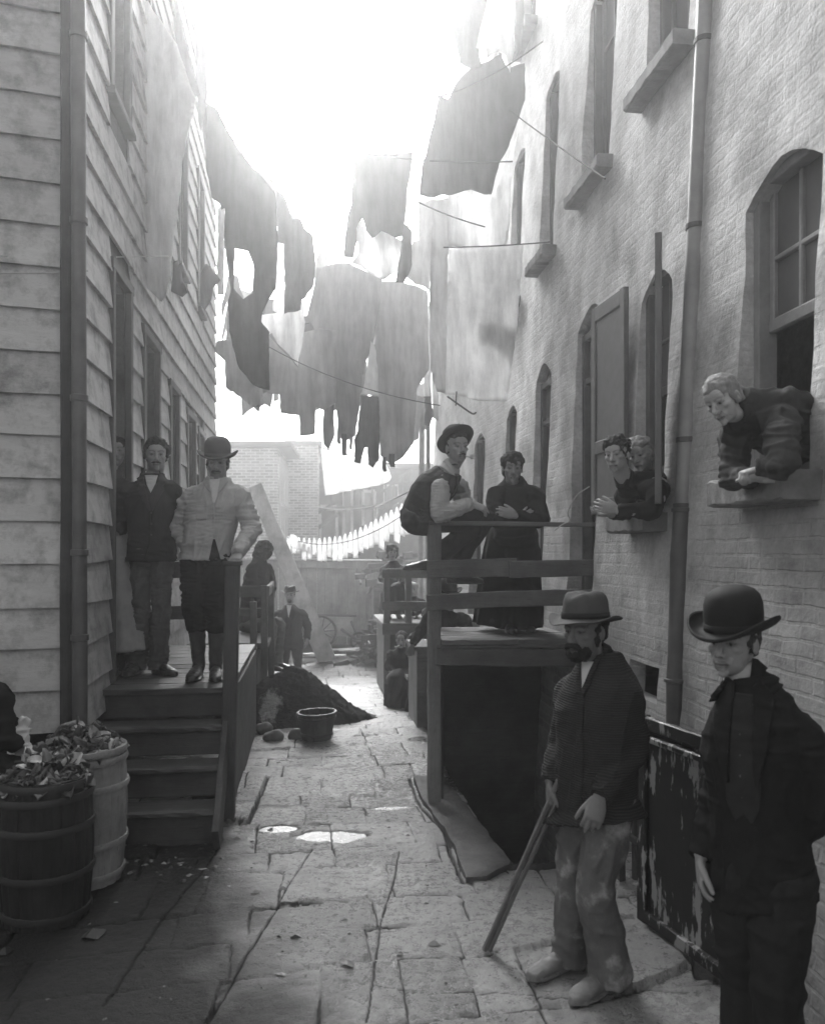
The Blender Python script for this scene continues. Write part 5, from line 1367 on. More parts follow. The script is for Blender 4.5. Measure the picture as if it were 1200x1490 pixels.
# ================================================================ LAUNDRY ON LINES
def laundry_mat(name, col, trans=.35): return cloth_mat(name, col, var=.16, scale=4, weave=260, rough=.95, bumpd=.006, trans=trans, streaks=.2)
ML = {c: laundry_mat('laundry_%s' % c, v, t) for c, v, t in (('white', .82, .55), ('pale', .58, .5), ('light', .46, .5), ('mid', .33, .45), ('grey', .21, .4), ('dark', .14, .35), ('black', .05, .2))}
def hung(name, label, cat, pix, D, col, seed=0, slant=0.0, fold=.06, freq=10.0, holes=(), res=.05, sway=.05, group=None, dfun=None, sc=None, off=(0, 0)):
    """a garment or sheet hanging from a line: its outline, with real folds and thickness; slant = metres nearer per metre to the right"""
    if sc: pix = [(x/sc+off[0], y/sc+off[1]) for x, y in pix]; holes = [[(x/sc+off[0], y/sc+off[1]) for x, y in h] for h in holes]
    k = D/1200; outer = [((x-600)*k, (800-y)*k) for x, y in pix]; hl = [[((x-600)*k, (800-y)*k) for x, y in h] for h in holes]
    rnd = random.Random(seed+5); pts = []; ed = []
    def loop(p):
        q = densify(p, .05); q = [(a+.012*noise.noise(Vector((a*9, b*9, seed)))+.006*noise.noise(Vector((a*31, b*31, seed))), b+.012*noise.noise(Vector((a*9, b*9, seed+50)))) for a, b in q]
        n0 = len(pts); pts.extend(q); ed.extend([(n0+i, n0+(i+1) % len(q)) for i in range(len(q))]); return q
    lo = loop(outer); lh = [loop(h) for h in hl]
    x0 = min(p[0] for p in lo); x1 = max(p[0] for p in lo); y0 = min(p[1] for p in lo); y1 = max(p[1] for p in lo)
    gx, gy = np.meshgrid(np.arange(x0, x1, res*.7), np.arange(y0, y1, res)); gx = gx.ravel(); gy = gy.ravel(); ins = in_poly(gx, gy, lo)
    for h in lh: ins &= ~in_poly(gx, gy, h)
    pts.extend(zip(gx[ins].tolist(), gy[ins].tolist()))
    V, E, F, *_ = geometry.delaunay_2d_cdt([Vector(p) for p in pts], ed, [], 0, 1e-5)
    cx = np.array([[sum(V[i].x for i in f)/len(f), sum(V[i].y for i in f)/len(f)] for f in F]); keep = in_poly(cx[:, 0], cx[:, 1], lo)
    for h in lh: keep &= ~in_poly(cx[:, 0], cx[:, 1], h)
    vs = []; H_ = y1-y0+1e-6
    for v in V:
        f = (y1-v.y)/H_; w = .25+.75*f
        d = fold*w*(math.sin(v.x*freq+seed+1.3*noise.noise(Vector((v.x*2, v.y*1.2, seed))))+.6*math.sin(v.x*freq*2.3+seed*2+v.y*1.8)+.35*noise.noise(Vector((v.x*7, v.y*2.2, seed+3))))+sway*f*noise.noise(Vector((v.x*1.3, v.y*1.1, seed+9)))+.02*noise.noise(Vector((v.x*5, v.y*5, seed)))
        vs.append(CAM+FW*(D+d-slant*(v.x-(x0+x1)/2))+RT*v.x+UP*v.y)
    m = MB(); m.add(vs, [tuple(f) for f, q in zip(F, keep) if q])
    c = CAM+FW*D+RT*((x0+x1)/2)+UP*y1
    o = m.build(name, ML[col], smooth=True, loc=c, label=label, cat=cat, group=group)
    s_ = o.modifiers.new('thick', 'SOLIDIFY'); s_.thickness = .006; return o
C1 = dict(sc=2.98); C2 = dict(sc=2.4, off=(300, 150)); C6 = dict(sc=3.333, off=(440, 0)); C5 = dict(sc=3.43, off=(330, 600))
hung('hanging_sheet', 'long grey sheet hanging down the clapboard wall above the stoop', 'sheet', [(555,0),(640,0),(700,90),(770,200),(850,430),(830,560),(800,700),(765,1000),(745,1230),(720,1290),(690,1300),(660,1270),(620,1230),(620,1130),(540,1100),(495,1075),(500,960),(530,620),(535,430),(548,200)], 6.9, 'pale', 1, .0, .05, 11, **C1)
hung('hanging_sheet', 'dim grey cloth high up behind the long sheet by the clapboard wall', 'sheet', [(640,-40),(760,-40),(800,160),(870,420),(840,440),(760,210),(690,70)], 8.4, 'mid', 2, **C1)
hung('hanging_cloth', 'small scrap of dark rag at the foot of the long sheet', 'cloth', [(745,1130),(770,1120),(800,1260),(775,1275),(735,1255)], 7.0, 'grey', 3, **C1)
hung('union_suit', 'dark long johns with an open gap between the legs, nearest the clapboard house', 'long johns', [(0,0),(45,30),(70,85),(110,160),(180,240),(240,310),(250,490),(240,640),(195,730),(190,760),(222,800),(220,1000),(165,985),(120,930),(85,800),(75,700),(90,650),(65,500),(68,370),(20,330),(0,230)], 9.2, 'dark', 4, .0, .05, 9, holes=[[(103,512),(145,514),(160,555),(165,590),(158,660),(130,688),(100,650)]], **C2)
hung('hanging_coat', 'dark ragged coat hanging second along the left line', 'coat', [(245,305),(270,315),(300,400),(330,405),(345,440),(372,462),(382,560),(378,640),(350,690),(335,690),(330,725),(272,735),(272,490),(250,488)], 10.2, 'grey', 5, **C2)
hung('hanging_shirt', 'small grey shirt flapping against the clapboard wall end', 'shirt', [(0,560),(30,590),(52,622),(30,650),(20,700),(0,720),(-25,700),(-20,600)], 8.9, 'mid', 6, **C2)
hung('hanging_skirt', 'pale grey skirt hanging below the dark long johns', 'skirt', [(35,830),(125,812),(150,900),(195,985),(188,1068),(150,1050),(110,1020),(65,990),(62,900),(30,865)], 10.4, 'light', 7, **C2)
hung('hanging_shirt', 'white shirt caught between the dark clothes at the left line', 'shirt', [(188,738),(240,735),(280,725),(325,700),(340,690),(345,765),(335,850),(322,922),(290,880),(250,840),(228,800),(205,812)], 10.8, 'white', 8, **C2)
hung('hanging_sheet', 'pale torn sheet low in the middle of the laundry', 'sheet', [(222,815),(262,862),(322,925),(340,800),(400,785),(455,795),(455,1050),(415,1070),(382,1062),(378,1152),(330,1165),(325,1092),(262,1085),(258,1020),(220,1012)], 11.2, 'light', 9, fold=.06, **C2)
hung('hanging_coat', 'broad hazy grey coat in the centre of the laundry', 'coat', [(384,575),(440,560),(500,562),(560,590),(614,612),(612,700),(585,830),(560,900),(545,965),(540,1050),(522,1165),(488,1180),(460,1165),(450,1010),(452,800),(380,795),(352,740),(378,640)], 11.6, 'mid', 10, fold=.07, freq=7, **C2)
hung('hanging_sheet', 'wide pale grey bed cover hanging in the middle right of the laundry', 'sheet', [(612,620),(680,622),(772,655),(778,930),(735,1000),(724,1190),(690,1235),(640,1262),(608,1230),(600,1025),(580,880),(600,740)], 11.0, 'light', 11, fold=.06, freq=8, **C2)
hung('hanging_trousers', 'pair of dark trousers at the bottom of the central laundry', 'trousers', [(540,1020),(602,1026),(606,1130),(604,1240),(580,1272),(566,1262),(562,1200),(552,1204),(540,1262),(520,1255),(518,1180),(530,1150)], 10.6, 'grey', 12, **C2)
hung('hanging_cloth', 'narrow white strip between the coat and the bed cover', 'cloth', [(575,830),(590,850),(600,960),(600,1022),(542,1018),(560,940)], 10.9, 'white', 13, **C2)
for i, (x, y0, y1, w, c) in enumerate(((482,1175,1232,18,'grey'),(505,1178,1210,10,'mid'),(462,1150,1190,12,'mid'),(622,1255,1286,14,'dark'),(648,1245,1270,20,'dark'))):
    hung('stocking', ('first stocking from the left under the central coat', 'short sock hanging beside the first stocking', 'thin pale stocking at the left hem of the coat', 'black stocking beneath the wide bed cover', 'rolled black stocking at the right hem of the bed cover')[i], 'stocking', [(x-w/2, y0-20), (x+w/2, y0-20), (x+w/2, y1-8), (x+w*.7, y1), (x-w*.2, y1), (x-w/2, y1-10)], 10.5, c, 20+i, res=.03, fold=.012, group='stockings along the lower line', **C2)
hung('hanging_coat', 'dark square jacket hung high against the bright sky', 'jacket', [(515,165),(560,172),(640,178),(722,170),(715,240),(702,300),(695,400),(690,460),(650,470),(608,452),(580,470),(558,445),(545,402),(528,470),(515,545),(482,542),(485,470),(505,350)], 9.4, 'dark', 30, fold=.03, **C2)
hung('hanging_cloth', 'bright white folded cloth under the square jacket', 'cloth', [(525,440),(540,405),(556,442),(580,470),(612,448),(650,468),(682,480),(668,590),(655,600),(622,612),(560,585),(508,562),(530,532)], 9.2, 'white', 31, **C2)
hung('hanging_sleeve', 'dark sleeve dangling at the right of the white cloth', 'garment', [(690,420),(705,425),(718,445),(718,560),(700,615),(690,632),(662,628),(668,590),(684,480)], 9.3, 'grey', 32, **C2)
hung('hanging_sheet', 'narrow pale sheet beside the dark sleeve', 'sheet', [(742,338),(765,345),(792,332),(790,500),(778,662),(752,640),(702,602),(720,480),(740,478)], 9.6, 'pale', 33, **C2)
hung('hanging_sheet', 'tall pale column of cloth just left of the big square sheet', 'sheet', [(790,335),(850,330),(845,520),(840,700),(838,1010),(806,1012),(782,930),(778,670),(786,500)], 8.6, 'pale', 34, fold=.05, freq=14, **C2)
hung('bed_sheet', 'large squared bed sheet hanging in front of the plastered wall', 'sheet', [(848,506),(900,502),(1000,500),(1104,500),(1095,640),(1086,760),(1065,920),(1045,1046),(1000,1040),(935,1034),(880,1020),(835,1016),(838,800),(842,640)], 7.4, 'white', 35, slant=.1, fold=.018, freq=7, **C2)
hung('hanging_sheet', 'cloth folded behind the lower right of the big square sheet', 'sheet', [(940,752),(1085,758),(1066,905),(1046,870),(985,830),(942,815)], 7.52, 'mid', 36, **C2)
hung('hanging_coat', 'great dark coat hung high near the plastered wall', 'coat', [(820,330),(900,290),(960,250),(1000,320),(1080,300),(1078,480),(1060,540),(1040,590),(1000,700),(955,780),(935,860),(918,932),(850,938),(780,935),(700,945),(640,955),(565,950),(580,820),(610,700),(640,560),(660,470),(705,480),(740,420)], 7.8, 'dark', 37, slant=-.1, fold=.05, **C6)
hung('union_suit', 'white underwear hanging by its sleeves from the topmost line', 'underwear', [(905,-30),(1022,-30),(1028,120),(1025,240),(1010,325),(990,250),(950,236),(915,280),(895,300),(888,220),(905,140),(880,180),(858,245),(838,230),(860,140)], 7.0, 'white', 38, res=.03, **C6)
hung('hanging_shawl', 'dark shawl above the great coat at the top of the frame', 'shawl', [(735,-40),(905,-40),(895,80),(875,150),(850,250),(870,300),(820,330),(762,300),(745,200),(722,100)], 7.6, 'grey', 39, **C6)
hung('hanging_sheet', 'thin pale cloth at the left of the great coat', 'sheet', [(650,150),(672,150),(700,60),(735,110),(770,105),(760,230),(735,420),(700,470),(660,468),(625,560),(610,640),(622,500),(640,300)], 8.6, 'pale', 40, **C6)
hung('hanging_rag', 'dark strip of cloth hanging at the wall right of the white underwear', 'cloth', [(1030,-30),(1075,-30),(1070,120),(1058,240),(1035,280),(1028,150)], 7.2, 'mid', 44, **C6)
hung('hanging_sheet', 'white patched sheet between the great coat and the wall', 'sheet', [(705,955),(850,948),(925,940),(1000,760),(1040,640),(1010,900),(1000,1100),(985,1195),(900,1198),(705,1200)], 8.2, 'white', 45, **C6)
hung('hanging_sheet', 'bright white sheet slung low behind the central laundry', 'sheet', [(470,170),(540,195),(640,240),(720,250),(800,262),(820,325),(812,345),(785,358),(640,388),(491,416),(480,300)], 15.5, 'white', 41, fold=.05, **C5)
hung('hanging_shirt', 'pale shirt bundle tied to the line pole', 'shirt', [(168,60),(200,45),(235,60),(228,120),(215,150),(205,240),(185,250),(172,200),(176,140),(165,120)], 12.2, 'pale', 42, sc=3.0, off=(540, 560))
hung('hanging_rag', 'dark rag wound on the line pole', 'cloth', [(225,50),(262,48),(272,130),(255,180),(232,175),(236,110)], 12.4, 'grey', 43, sc=3.0, off=(540, 560))
# ragged run of dim clothes along the left, seen against the sky
for i, (pts, D, c, lab) in enumerate((
    ([(282,-10),(300,-10),(303,90),(300,160),(290,190),(284,120)], 8.6, 'mid', 'dim cloth at the top of the left line beside the clapboard roof'),
    ([(290,150),(305,160),(322,180),(340,208),(346,240),(338,300),(322,305),(300,230)], 9.6, 'grey', 'dark garment just under the clapboard house eave'),
    ([(338,200),(352,218),(360,240),(382,252),(398,262),(402,300),(398,345),(372,360),(345,345),(340,260)], 10.6, 'grey', 'dark jacket below the eave garment'),
    ([(398,268),(412,288),(425,320),(424,352),(410,350),(400,320)], 11.4, 'mid', 'small dim shirt at the tail of the left line'),
    ([(424,312),(436,318),(438,345),(452,335),(458,372),(450,395),(425,392)], 12.2, 'mid', 'ragged dim clothing at the far end of the left line'),
    ([(318,302),(328,302),(327,430),(316,430)], 10.6, 'pale', 'thin white strip hanging beside the long johns'),
    ([(402,352),(414,354),(413,460),(398,455)], 11.6, 'white', 'white strip between the dark coats'),
    ([(468,352),(474,350),(478,395),(500,380),(502,420),(470,430),(455,400)], 12.8, 'light', 'pale bundle at the middle of the laundry'))):
    hung('hanging_garment', lab, 'garment', pts, D, c, 50+i)
# dimmer washing on the rows behind, filling the lines
rnd = random.Random(33); k_ = 0
for (xa, ya, xb, yb, D, n, h0, h1, tones) in ((326,392,520,476,12.4,7,90,190,('mid','grey','light','mid')), (392,452,625,560,13.4,8,60,135,('light','mid','grey','mid')), (478,372,640,446,13.0,6,90,200,('light','pale','mid')), (324,440,420,470,13.8,4,70,140,('light','mid'))):
    for i in range(n):
        f = (i+.5)/n; x = xa+(xb-xa)*f; y = ya+(yb-ya)*f+14*4*f*(1-f); w = (xb-xa)/n*rnd.uniform(.85, 1.2); h = rnd.uniform(h0, h1)
        kind = rnd.randrange(3); c = rnd.choice(tones)
        if kind == 0: pts = [(x-w/2, y), (x-w*.2, y+5), (x+w*.1, y+2), (x+w/2, y-2), (x+w*.54, y+h*.4), (x+w*.48, y+h*.9), (x+w*.3, y+h), (x, y+h*.95), (x-w*.5, y+h*1.03), (x-w*.54, y+h*.5)]
        elif kind == 1: pts = [(x-w*.25, y), (x+w*.25, y), (x+w*.6, y+h*.30), (x+w*.48, y+h*.36), (x+w*.30, y+h*.24), (x+w*.34, y+h*.9), (x, y+h), (x-w*.34, y+h*.95), (x-w*.30, y+h*.24), (x-w*.5, y+h*.4), (x-w*.62, y+h*.33)]
        else: pts = [(x-w*.4, y), (x+w*.4, y), (x+w*.45, y+h*.5), (x+w*.42, y+h), (x+w*.14, y+h*.98), (x+w*.04, y+h*.55), (x-w*.1, y+h), (x-w*.42, y+h*1.02)]
        tn = {'mid': 'mid grey', 'grey': 'dark grey', 'light': 'light grey', 'pale': 'pale'}[c]
        lab = '%s %s, %s the %s' % (tn, ('square cloth', 'shirt with spread sleeves', 'pair of drawers')[kind], ('first', 'second', 'third', 'fourth', 'fifth', 'sixth', 'seventh', 'eighth')[i]+' along', ('row behind the broad hazy coat', 'lowest row above the yard roofs', 'row beside the square jacket', 'short row behind the torn sheet')[k_])
        hung('hanging_garment', lab, 'garment', pts, D+rnd.uniform(-.15, .15), c, 120+k_*10+i, res=.06, fold=.07, group='dim washing on the back rows')
    k_ += 1
# the bright run of small washing along the back line
names = 'small white washing pegged along the back line over the fence'
def row_pt(f):
    x = 420+172*f; y = 782+5*math.sin(math.pi*min(1, f*1.7))*0+ (16*4*(f*(.42-f)) if f < .42 else -56*(f-.42)**1.25/.58**1.25*.93); return x, y
rnd = random.Random(9); N = 24
for i in range(N):
    f = i/(N-1); x, y = row_pt(f); w = 5.5+3.0*f; L = (26+22*f)*rnd.uniform(.75, 1.15); D = 18.2-3.0*f
    hung('white_washing', names, 'washing', [(x-.8, y-2), (x+.8, y-2), (x+w*.45, y+L*.18), (x+w*.55, y+L*.75), (x+w*.5, y+L), (x-w*.5, y+L*rnd.uniform(.9, 1.05)), (x-w*.55, y+L*.6), (x-w*.45, y+L*.18)], D, 'white', 70+i, res=.07, fold=.03, group='white washing along the back line')
hung('hanging_shirt', 'pale shirt low at the left end of the back line', 'shirt', [(318,608),(345,615),(365,650),(420,660),(425,700),(380,690),(330,680),(310,640)], 17.8, 'white', 101, **C5)
# clothes lines
M_ROPE = plain_mat('clothes_line', .10, rough=.9); M_ROPEP = plain_mat('pale_rope', .45, rough=.9)
def line(a, b, label, sag=.08, r=.006, mat=None):
    a = P(*a); b = P(*b); pts = [a.lerp(b, i/14)-UP*sag*4*(i/14)*(1-i/14) for i in range(15)]; m = MB(); m.tube(pts, [r]*15, n=6)
    m.build('clothes_line', mat or M_ROPE, loc=a, label=label, cat='line')
line((168,-20,6.9),(330,-30,6.4), 'line above the long grey sheet on the clapboard wall')
line((300,150,9.2),(460,372,13.0), 'line of dark clothes running back from the clapboard eave', .1)
line((392,505,10.6),(640,590,8.6), 'slack rope crossing low between the middle laundry', .1)
line((380,455,11.4),(450,470,11.2), 'short rope holding the white shirt')
line((508,218,9.4),(745,235,6.6), 'line of the square jacket against the sky', .05)
line((480,372,11.6),(640,420,10.6), 'line of the central coats', .05)
line((645,360,7.4),(800,352,7.2), 'line along the top of the big square bed sheet', .01)
line((600,290,7.8),(705,330,6.9), 'rope slanting down from the hem of the great coat', .02)
line((640,141,7.8),(790,60,6.6), 'line of the great dark coat', .05)
line((418,782,18.2),(596,742,15.0), 'back line of small white washing', .35, .01)
line((545,738,14),(640,690,7.0), 'pale rope running behind the man on the rail', .02, .008, M_ROPEP)
line((455,735,17),(600,712,14), 'slack line before the rear timber house', .2, .008, M_ROPEP)
line((-20,372,4.6),(250,372,6.9), 'taut upper rope across the corner of the clapboard house', .01, .005, M_ROPEP)
line((-20,396,4.6),(128,394,5.0), 'taut lower rope across the corner of the clapboard house', .01, .005, M_ROPEP)
line((464,650,15.5),(575,676,14.5), 'line of the bright low sheet', .02, .008)
line((690,120,9.4),(880,260,5.4), 'thin line running up to the plastered wall', .02)

m = MB(); a = P(651,577,7.3); b = P(672,592,7.2); c = P(687,602,7.1); m.tube([a, b, c, c+RT*.03+UP*.01], [.008]*4, n=8, sub=3); m.tube([P(664,570,7.3), P(663,590,7.25)], [.006, .006], n=8)
m.build('iron_hook', M_ROPE, loc=b, label='bent iron hook sticking out below the big square bed sheet', cat='hook')
m = MB(); m.tube([P(857,708,5.4), P(838,722,5.5), P(826,745,5.6), P(829,757,5.65), P(818,763,5.68), P(806,772,5.7)], [.004]*6, n=6, sub=5)
m.build('wire', M_ROPEP, loc=P(806,772,5.7), label='curled pale wire running from the window sill to the platform rail', cat='wire')
# ================================================================ PEOPLE
def person(label, loc): return thing('person', label, 'person', loc)

# ---- man leaning on a split stick, near right
J = JJ(neck=P(873,966,3.46), shL=P(905,998,3.36), shR=P(834,998,3.56), elL=P(921,1088,3.38), elR=P(818,1080,3.60), wrL=P(872,1160,3.24), wrR=P(799,1138,3.50),
       hipL=P(890,1172,3.38), hipR=P(844,1172,3.50), knL=P(866,1290,3.30), knR=P(836,1290,3.50), anL=P(888,1412,3.36), anR=P(828,1388,3.54), toL=P(862,1436,3.30), toR=P(790,1398,3.46))
pr = person('man in a ribbed cardigan and slouch hat leaning on a split stick', (P(860,1400,3.42).x, P(860,1400,3.42).y, 0))
fd = (TO_CAM*.72+VL*.62).normalized()
H = Head(P(851,919,3.42), (TO_CAM*.66+VL*.68-UP*.02), UP+VL*.02, .98, .17, .015, .35, gaze=0)
body(pr, H, J, hands=[dict(wr=J['wrL'], d=P(862,1195,3.20)-J['wrL'], palm=-fd*.3+VR*.0-TO_CAM, thumb=VL, curl=(.45,.5,.35), k=.98), 
                      dict(wr=J['wrR'], d=Vector((.0,-.02,-1)), palm=VR*.6+TO_CAM*.5, thumb=TO_CAM, curl=(.85,1.0,.7), k=.95, tcurl=.6)], voxel=.0042)
hair(H, M_HAIRD, pr, UNDERHAT+[((.072,.02,-.03),(.008,.014,.03)),((-.072,.02,-.03),(.008,.014,.03))], seed=2); moustache(H, M_HAIRD, pr, .042, .013, .016, 1.1)
hair(H, M_HAIRD, pr, [((0,.066,-.090),(.036,.030,.034)),((.032,.050,-.080),(.026,.032,.034)),((-.032,.050,-.080),(.026,.032,.034))], .005, .006, 60, 3, 'beard')
slouch(H, M_FELTG, pr, lift=.050, tilt=.02, brim=.158, crown=.118, droop=.020, seed=2, band=M_FELTB)
g = Garment(); ws = .19
torso(g.m, J, ws, hem=-.10, grow=.014, flare=.044, belly=.015); sleeve(g.m, J['shL'], J['elL'], J['wrL'], J['neck'], (.080,.070,.062,.054,.046), 3); sleeve(g.m, J['shR'], J['elR'], J['wrR'], J['neck'], (.078,.068,.060,.052,.044), 5)
g.build('cardigan', M_KNIT, pr, .009, 3, .006, 8, 2)
M = frame(fd); og = J['neck']
patch('shirt_front', g.tree, og, M, [(-.036,.02),(.046,.02),(.034,-.03),(.010,-.105),(-.022,-.03)], .005, M_WHITE, pr)
patch('placket', g.tree, og, M, [(-.005,-.09),(.028,-.09),(.022,-.56),(-.014,-.56)], .005, M_KNIT, pr)
patch('collar', g.tree, og, M, [(-.055,.06),(-.030,.04),(.010,-.10),(-.008,-.115)], .010, M_KNIT, pr, thick=.012); patch('collar', g.tree, og, M, [(.072,.06),(.045,.04),(.010,-.10),(.030,-.11)], .010, M_KNIT, pr, thick=.012)
buttons(g.tree, og, M, [(.010,-.10),(.009,-.19),(.006,-.28),(.003,-.37),(.0,-.46)], pr, M_LEATHERP, .008)
neck_collar(H, J['neck'], M_KNIT, pr, .062, .80, .075, .012, th=.010)
g = Garment(); g.m.ball((J['hipL']+J['hipR'])/2+Vector((0,0,.0)), (.14,.105,.11), frame(fd))
trouser(g.m, J['hipL'], J['knL'], J['anL'], (.100,.092,.078,.080,.090), 3, .032, .08, .03); trouser(g.m, J['hipR'], J['knR'], J['anR'], (.098,.088,.074,.074,.082), 8, .032, .08, .03)
g.build('trousers', M_TROUSW, pr, .008, 2, .009, 9, 5, (1, 1, .45))
shoe('boot', J['anL'], J['toL'], M_LEATHERP, pr, 1.0, gz_=gtop(J['anL'].x, J['anL'].y)+.002); shoe('boot', J['anR'], J['toR'], M_LEATHERP, pr, 1.0, gz_=gtop(J['anR'].x, J['anR'].y)+.002)
q0 = P(806,1150,3.46); q1 = P(706,1380,3.40); q1 = G(706,1382)
m = MB(); m.plank(q0+(q0-q1)*.06, q1+Vector((-.004,0,.0)), .019, .018, up=(1,0,0), seg=9, jit=.0015, ch=.004, taper=1.1); m.plank(q0+Vector((.010,-.01,-.04)), q1+Vector((.018,-.005,.0)), .015, .016, up=(1,0,0), seg=9, jit=.0015, ch=.004, taper=1.2)
tag(m.build('walking_stick', M_GREYWOODZ, loc=q1), 'split wooden stick held by the man in the cardigan, its tip on the flags', 'stick')

# ---- youth in a bowler hat, nearest right
J = JJ(neck=P(1092,1004,2.82), shL=P(1164,1060,2.74), shR=P(1054,1062,2.96), elL=P(1190,1180,2.74), elR=P(1040,1172,2.98), wrL=P(1140,1225,2.80), wrR=P(1018,1248,2.92),
       hipL=P(1138,1272,2.78), hipR=P(1075,1272,2.90), knL=P(1130,1430,2.74), knR=P(1082,1430,2.90), anL=P(1128,1560,2.82), anR=P(1078,1550,2.92), toL=P(1105,1590,2.70), toR=P(1040,1580,2.80))
pr = person('youth in a black bowler hat and dark buttoned jacket at the near right', (P(1105,1500,2.84).x, P(1105,1500,2.84).y, 0))
fd = (TO_CAM*.78+VL*.55).normalized()
H = Head(P(1066,936,2.84), (TO_CAM*.66+VL*.72), UP, .98, .30, .03, .12, gaze=-.001)
body(pr, H, J, hands=[dict(wr=J['wrR'], d=Vector((.0,-.06,-1)), palm=VR*.8+TO_CAM*.1, thumb=TO_CAM*.8+VL*.2, curl=(.3,.4,.3), k=.98), dict(wr=J['wrL'], d=-UP, palm=-TO_CAM, thumb=VL, curl=(.2,.2,.2))], voxel=.0038)
hair(H, M_HAIRM, pr, UNDERHAT, seed=4)
bowler(H, M_FELTB, pr, lift=.040, tilt=-.10, k=1.02)
g = Garment(); torso(g.m, J, .182, hem=-.16, grow=.008, flare=.010); sleeve(g.m, J['shL'], J['elL'], J['wrL'], J['neck'], (.078,.067,.059,.053,.048), 13); sleeve(g.m, J['shR'], J['elR'], J['wrR'], J['neck'], (.074,.063,.055,.050,.046), 15)
g.build('jacket', M_BLACK, pr, .009, 2, .008, 9, 4, (1, 1, .9))
M = frame(fd); og = J['neck']
patch('waistcoat', g.tree, og, M, [(-.04,.0),(.05,.0),(.066,-.20),(.060,-.36),(.030,-.43),(.0,-.40),(-.028,-.43),(-.056,-.36),(-.058,-.20)], .004, M_DARK, pr)
patch('lapel', g.tree, og, M, [(-.050,.05),(-.095,-.02),(-.085,-.14),(-.052,-.30),(-.040,-.30),(-.030,.03)], .012, M_BLACK, pr, thick=.010); patch('lapel', g.tree, og, M, [(.060,.05),(.115,-.02),(.10,-.14),(.062,-.30),(.048,-.30),(.035,.03)], .012, M_BLACK, pr, thick=.010)
buttons(g.tree, og, M, [(.002,-.06),(.003,-.13),(.003,-.20),(.003,-.27),(.002,-.34)], pr, M_FELTM, .008)
neck_collar(H, J['neck'], M_SHIRT, pr, .057, .86, .012, .0, 'shirt_collar'); neck_collar(H, J['neck'], M_BLACK, pr, .066, .92, .085, .014, 'coat_collar', th=.010)
g = Garment(); g.m.ball((J['hipL']+J['hipR'])/2+Vector((0,0,.0)), (.17,.125,.14), frame(fd))
trouser(g.m, J['hipL'], J['knL'], J['anL'], (.112,.100,.085,.080,.085), 23, .05, .10, .03); trouser(g.m, J['hipR'], J['knR'], J['anR'], (.110,.098,.082,.078,.085), 28, .05, .10, .03)
g.build('trousers', M_TROUSD, pr, .010, 3, .007, 7, 6)
shoe('boot', J['anL'], J['toL'], M_LEATHER, pr, 1.0, gz_=.0); shoe('boot', J['anR'], J['toR'], M_LEATHER, pr, 1.0, gz_=.0)

# ---- curly haired man in a dark jacket on the stoop
D1 = 6.18
J = JJ(neck=P(222,697,D1), shL=P(250,708,D1-.04), shR=P(189,712,D1+.02), elL=P(258,758,D1+.03), elR=P(176,758,D1+.06), wrL=P(240,790,D1+.14), wrR=P(195,795,D1+.14),
       hipL=P(236,808,D1), hipR=P(206,808,D1+.02), knL=P(234,884,D1-.04), knR=P(206,884,D1), anL=P(230,962,D1+.02), anR=P(201,962,D1+.05), toL=P(252,972,D1-.10), toR=P(190,976,D1-.12))
pr = person('moustached man with thick dark hair in a buttoned dark jacket on the stoop', (P(215,970,D1).x, P(215,970,D1).y, DK))
fd = (TO_CAM*.97+VR*.22).normalized()
H = Head(P(228,664,D1-.02), (TO_CAM*.95+VR*.28), UP, 1.03, .33, .02, .16)
body(pr, H, J, hands=[dict(wr=J['wrL'], d=VL*.5-UP, palm=TO_CAM, thumb=VL), dict(wr=J['wrR'], d=VR*.4-UP, palm=TO_CAM, thumb=VR)], voxel=.005)
hair(H, M_HAIRD, pr, [((0,-.022,.058),(.090,.092,.082)),((0,.025,.098),(.072,.062,.040)),((0,-.055,-.01),(.075,.045,.060)),((.074,.0,.03),(.018,.04,.045)),((-.074,.0,.03),(.018,.04,.045))], .006, .016, 26, 6); moustache(H, M_HAIRD, pr, .034, .0085, .004)
g = Garment(); torso(g.m, J, .19, hem=-.08, grow=.014, flare=.014); sleeve(g.m, J['shL'], J['elL'], J['wrL'], J['neck'], (.078,.068,.060,.055,.05), 33); sleeve(g.m, J['shR'], J['elR'], J['wrR'], J['neck'], (.080,.070,.064,.058,.05), 35)
g.build('jacket', M_DARK, pr, .009, 2, .007, 11, 9, (1, 1, 1))
M = frame(fd); og = J['neck']
patch('shirt_front', g.tree, og, M, [(-.046,.02),(.046,.02),(.030,-.05),(.0,-.12),(-.030,-.05)], .004, M_WHITE, pr)
patch('waistcoat', g.tree, og, M, [(-.048,-.03),(-.03,-.05),(0,-.115),(.03,-.05),(.048,-.03),(.03,-.15),(0,-.24),(-.03,-.15)], .006, M_DARK2, pr)
patch('lapel', g.tree, og, M, [(-.055,.055),(-.105,-.03),(-.085,-.06),(-.095,-.09),(-.012,-.25),(.0,-.24),(-.045,-.06)], .012, M_DARK2, pr, thick=.010); patch('lapel', g.tree, og, M, [(.055,.055),(.105,-.03),(.085,-.06),(.095,-.09),(.012,-.25),(.0,-.24),(.045,-.06)], .012, M_DARK2, pr, thick=.010)
patch('front_edge', g.tree, og, M, [(.0,-.24),(.010,-.24),(.016,-.48),(.05,-.60),(.04,-.60),(.004,-.48)], .005, M_BLACK, pr)
buttons(g.tree, og, M, [(-.004,-.26),(-.003,-.34),(-.002,-.42)], pr, M_LEATHER)
neck_collar(H, J['neck'], M_WHITE, pr, .060, .42, .05, .006, 'shirt_collar'); neck_collar(H, J['neck'], M_DARK, pr, .068, .55, .07, .014, 'coat_collar', th=.010)
g = Garment(); g.m.ball((J['hipL']+J['hipR'])/2+Vector((0,0,.02)), (.165,.125,.13), frame(fd))
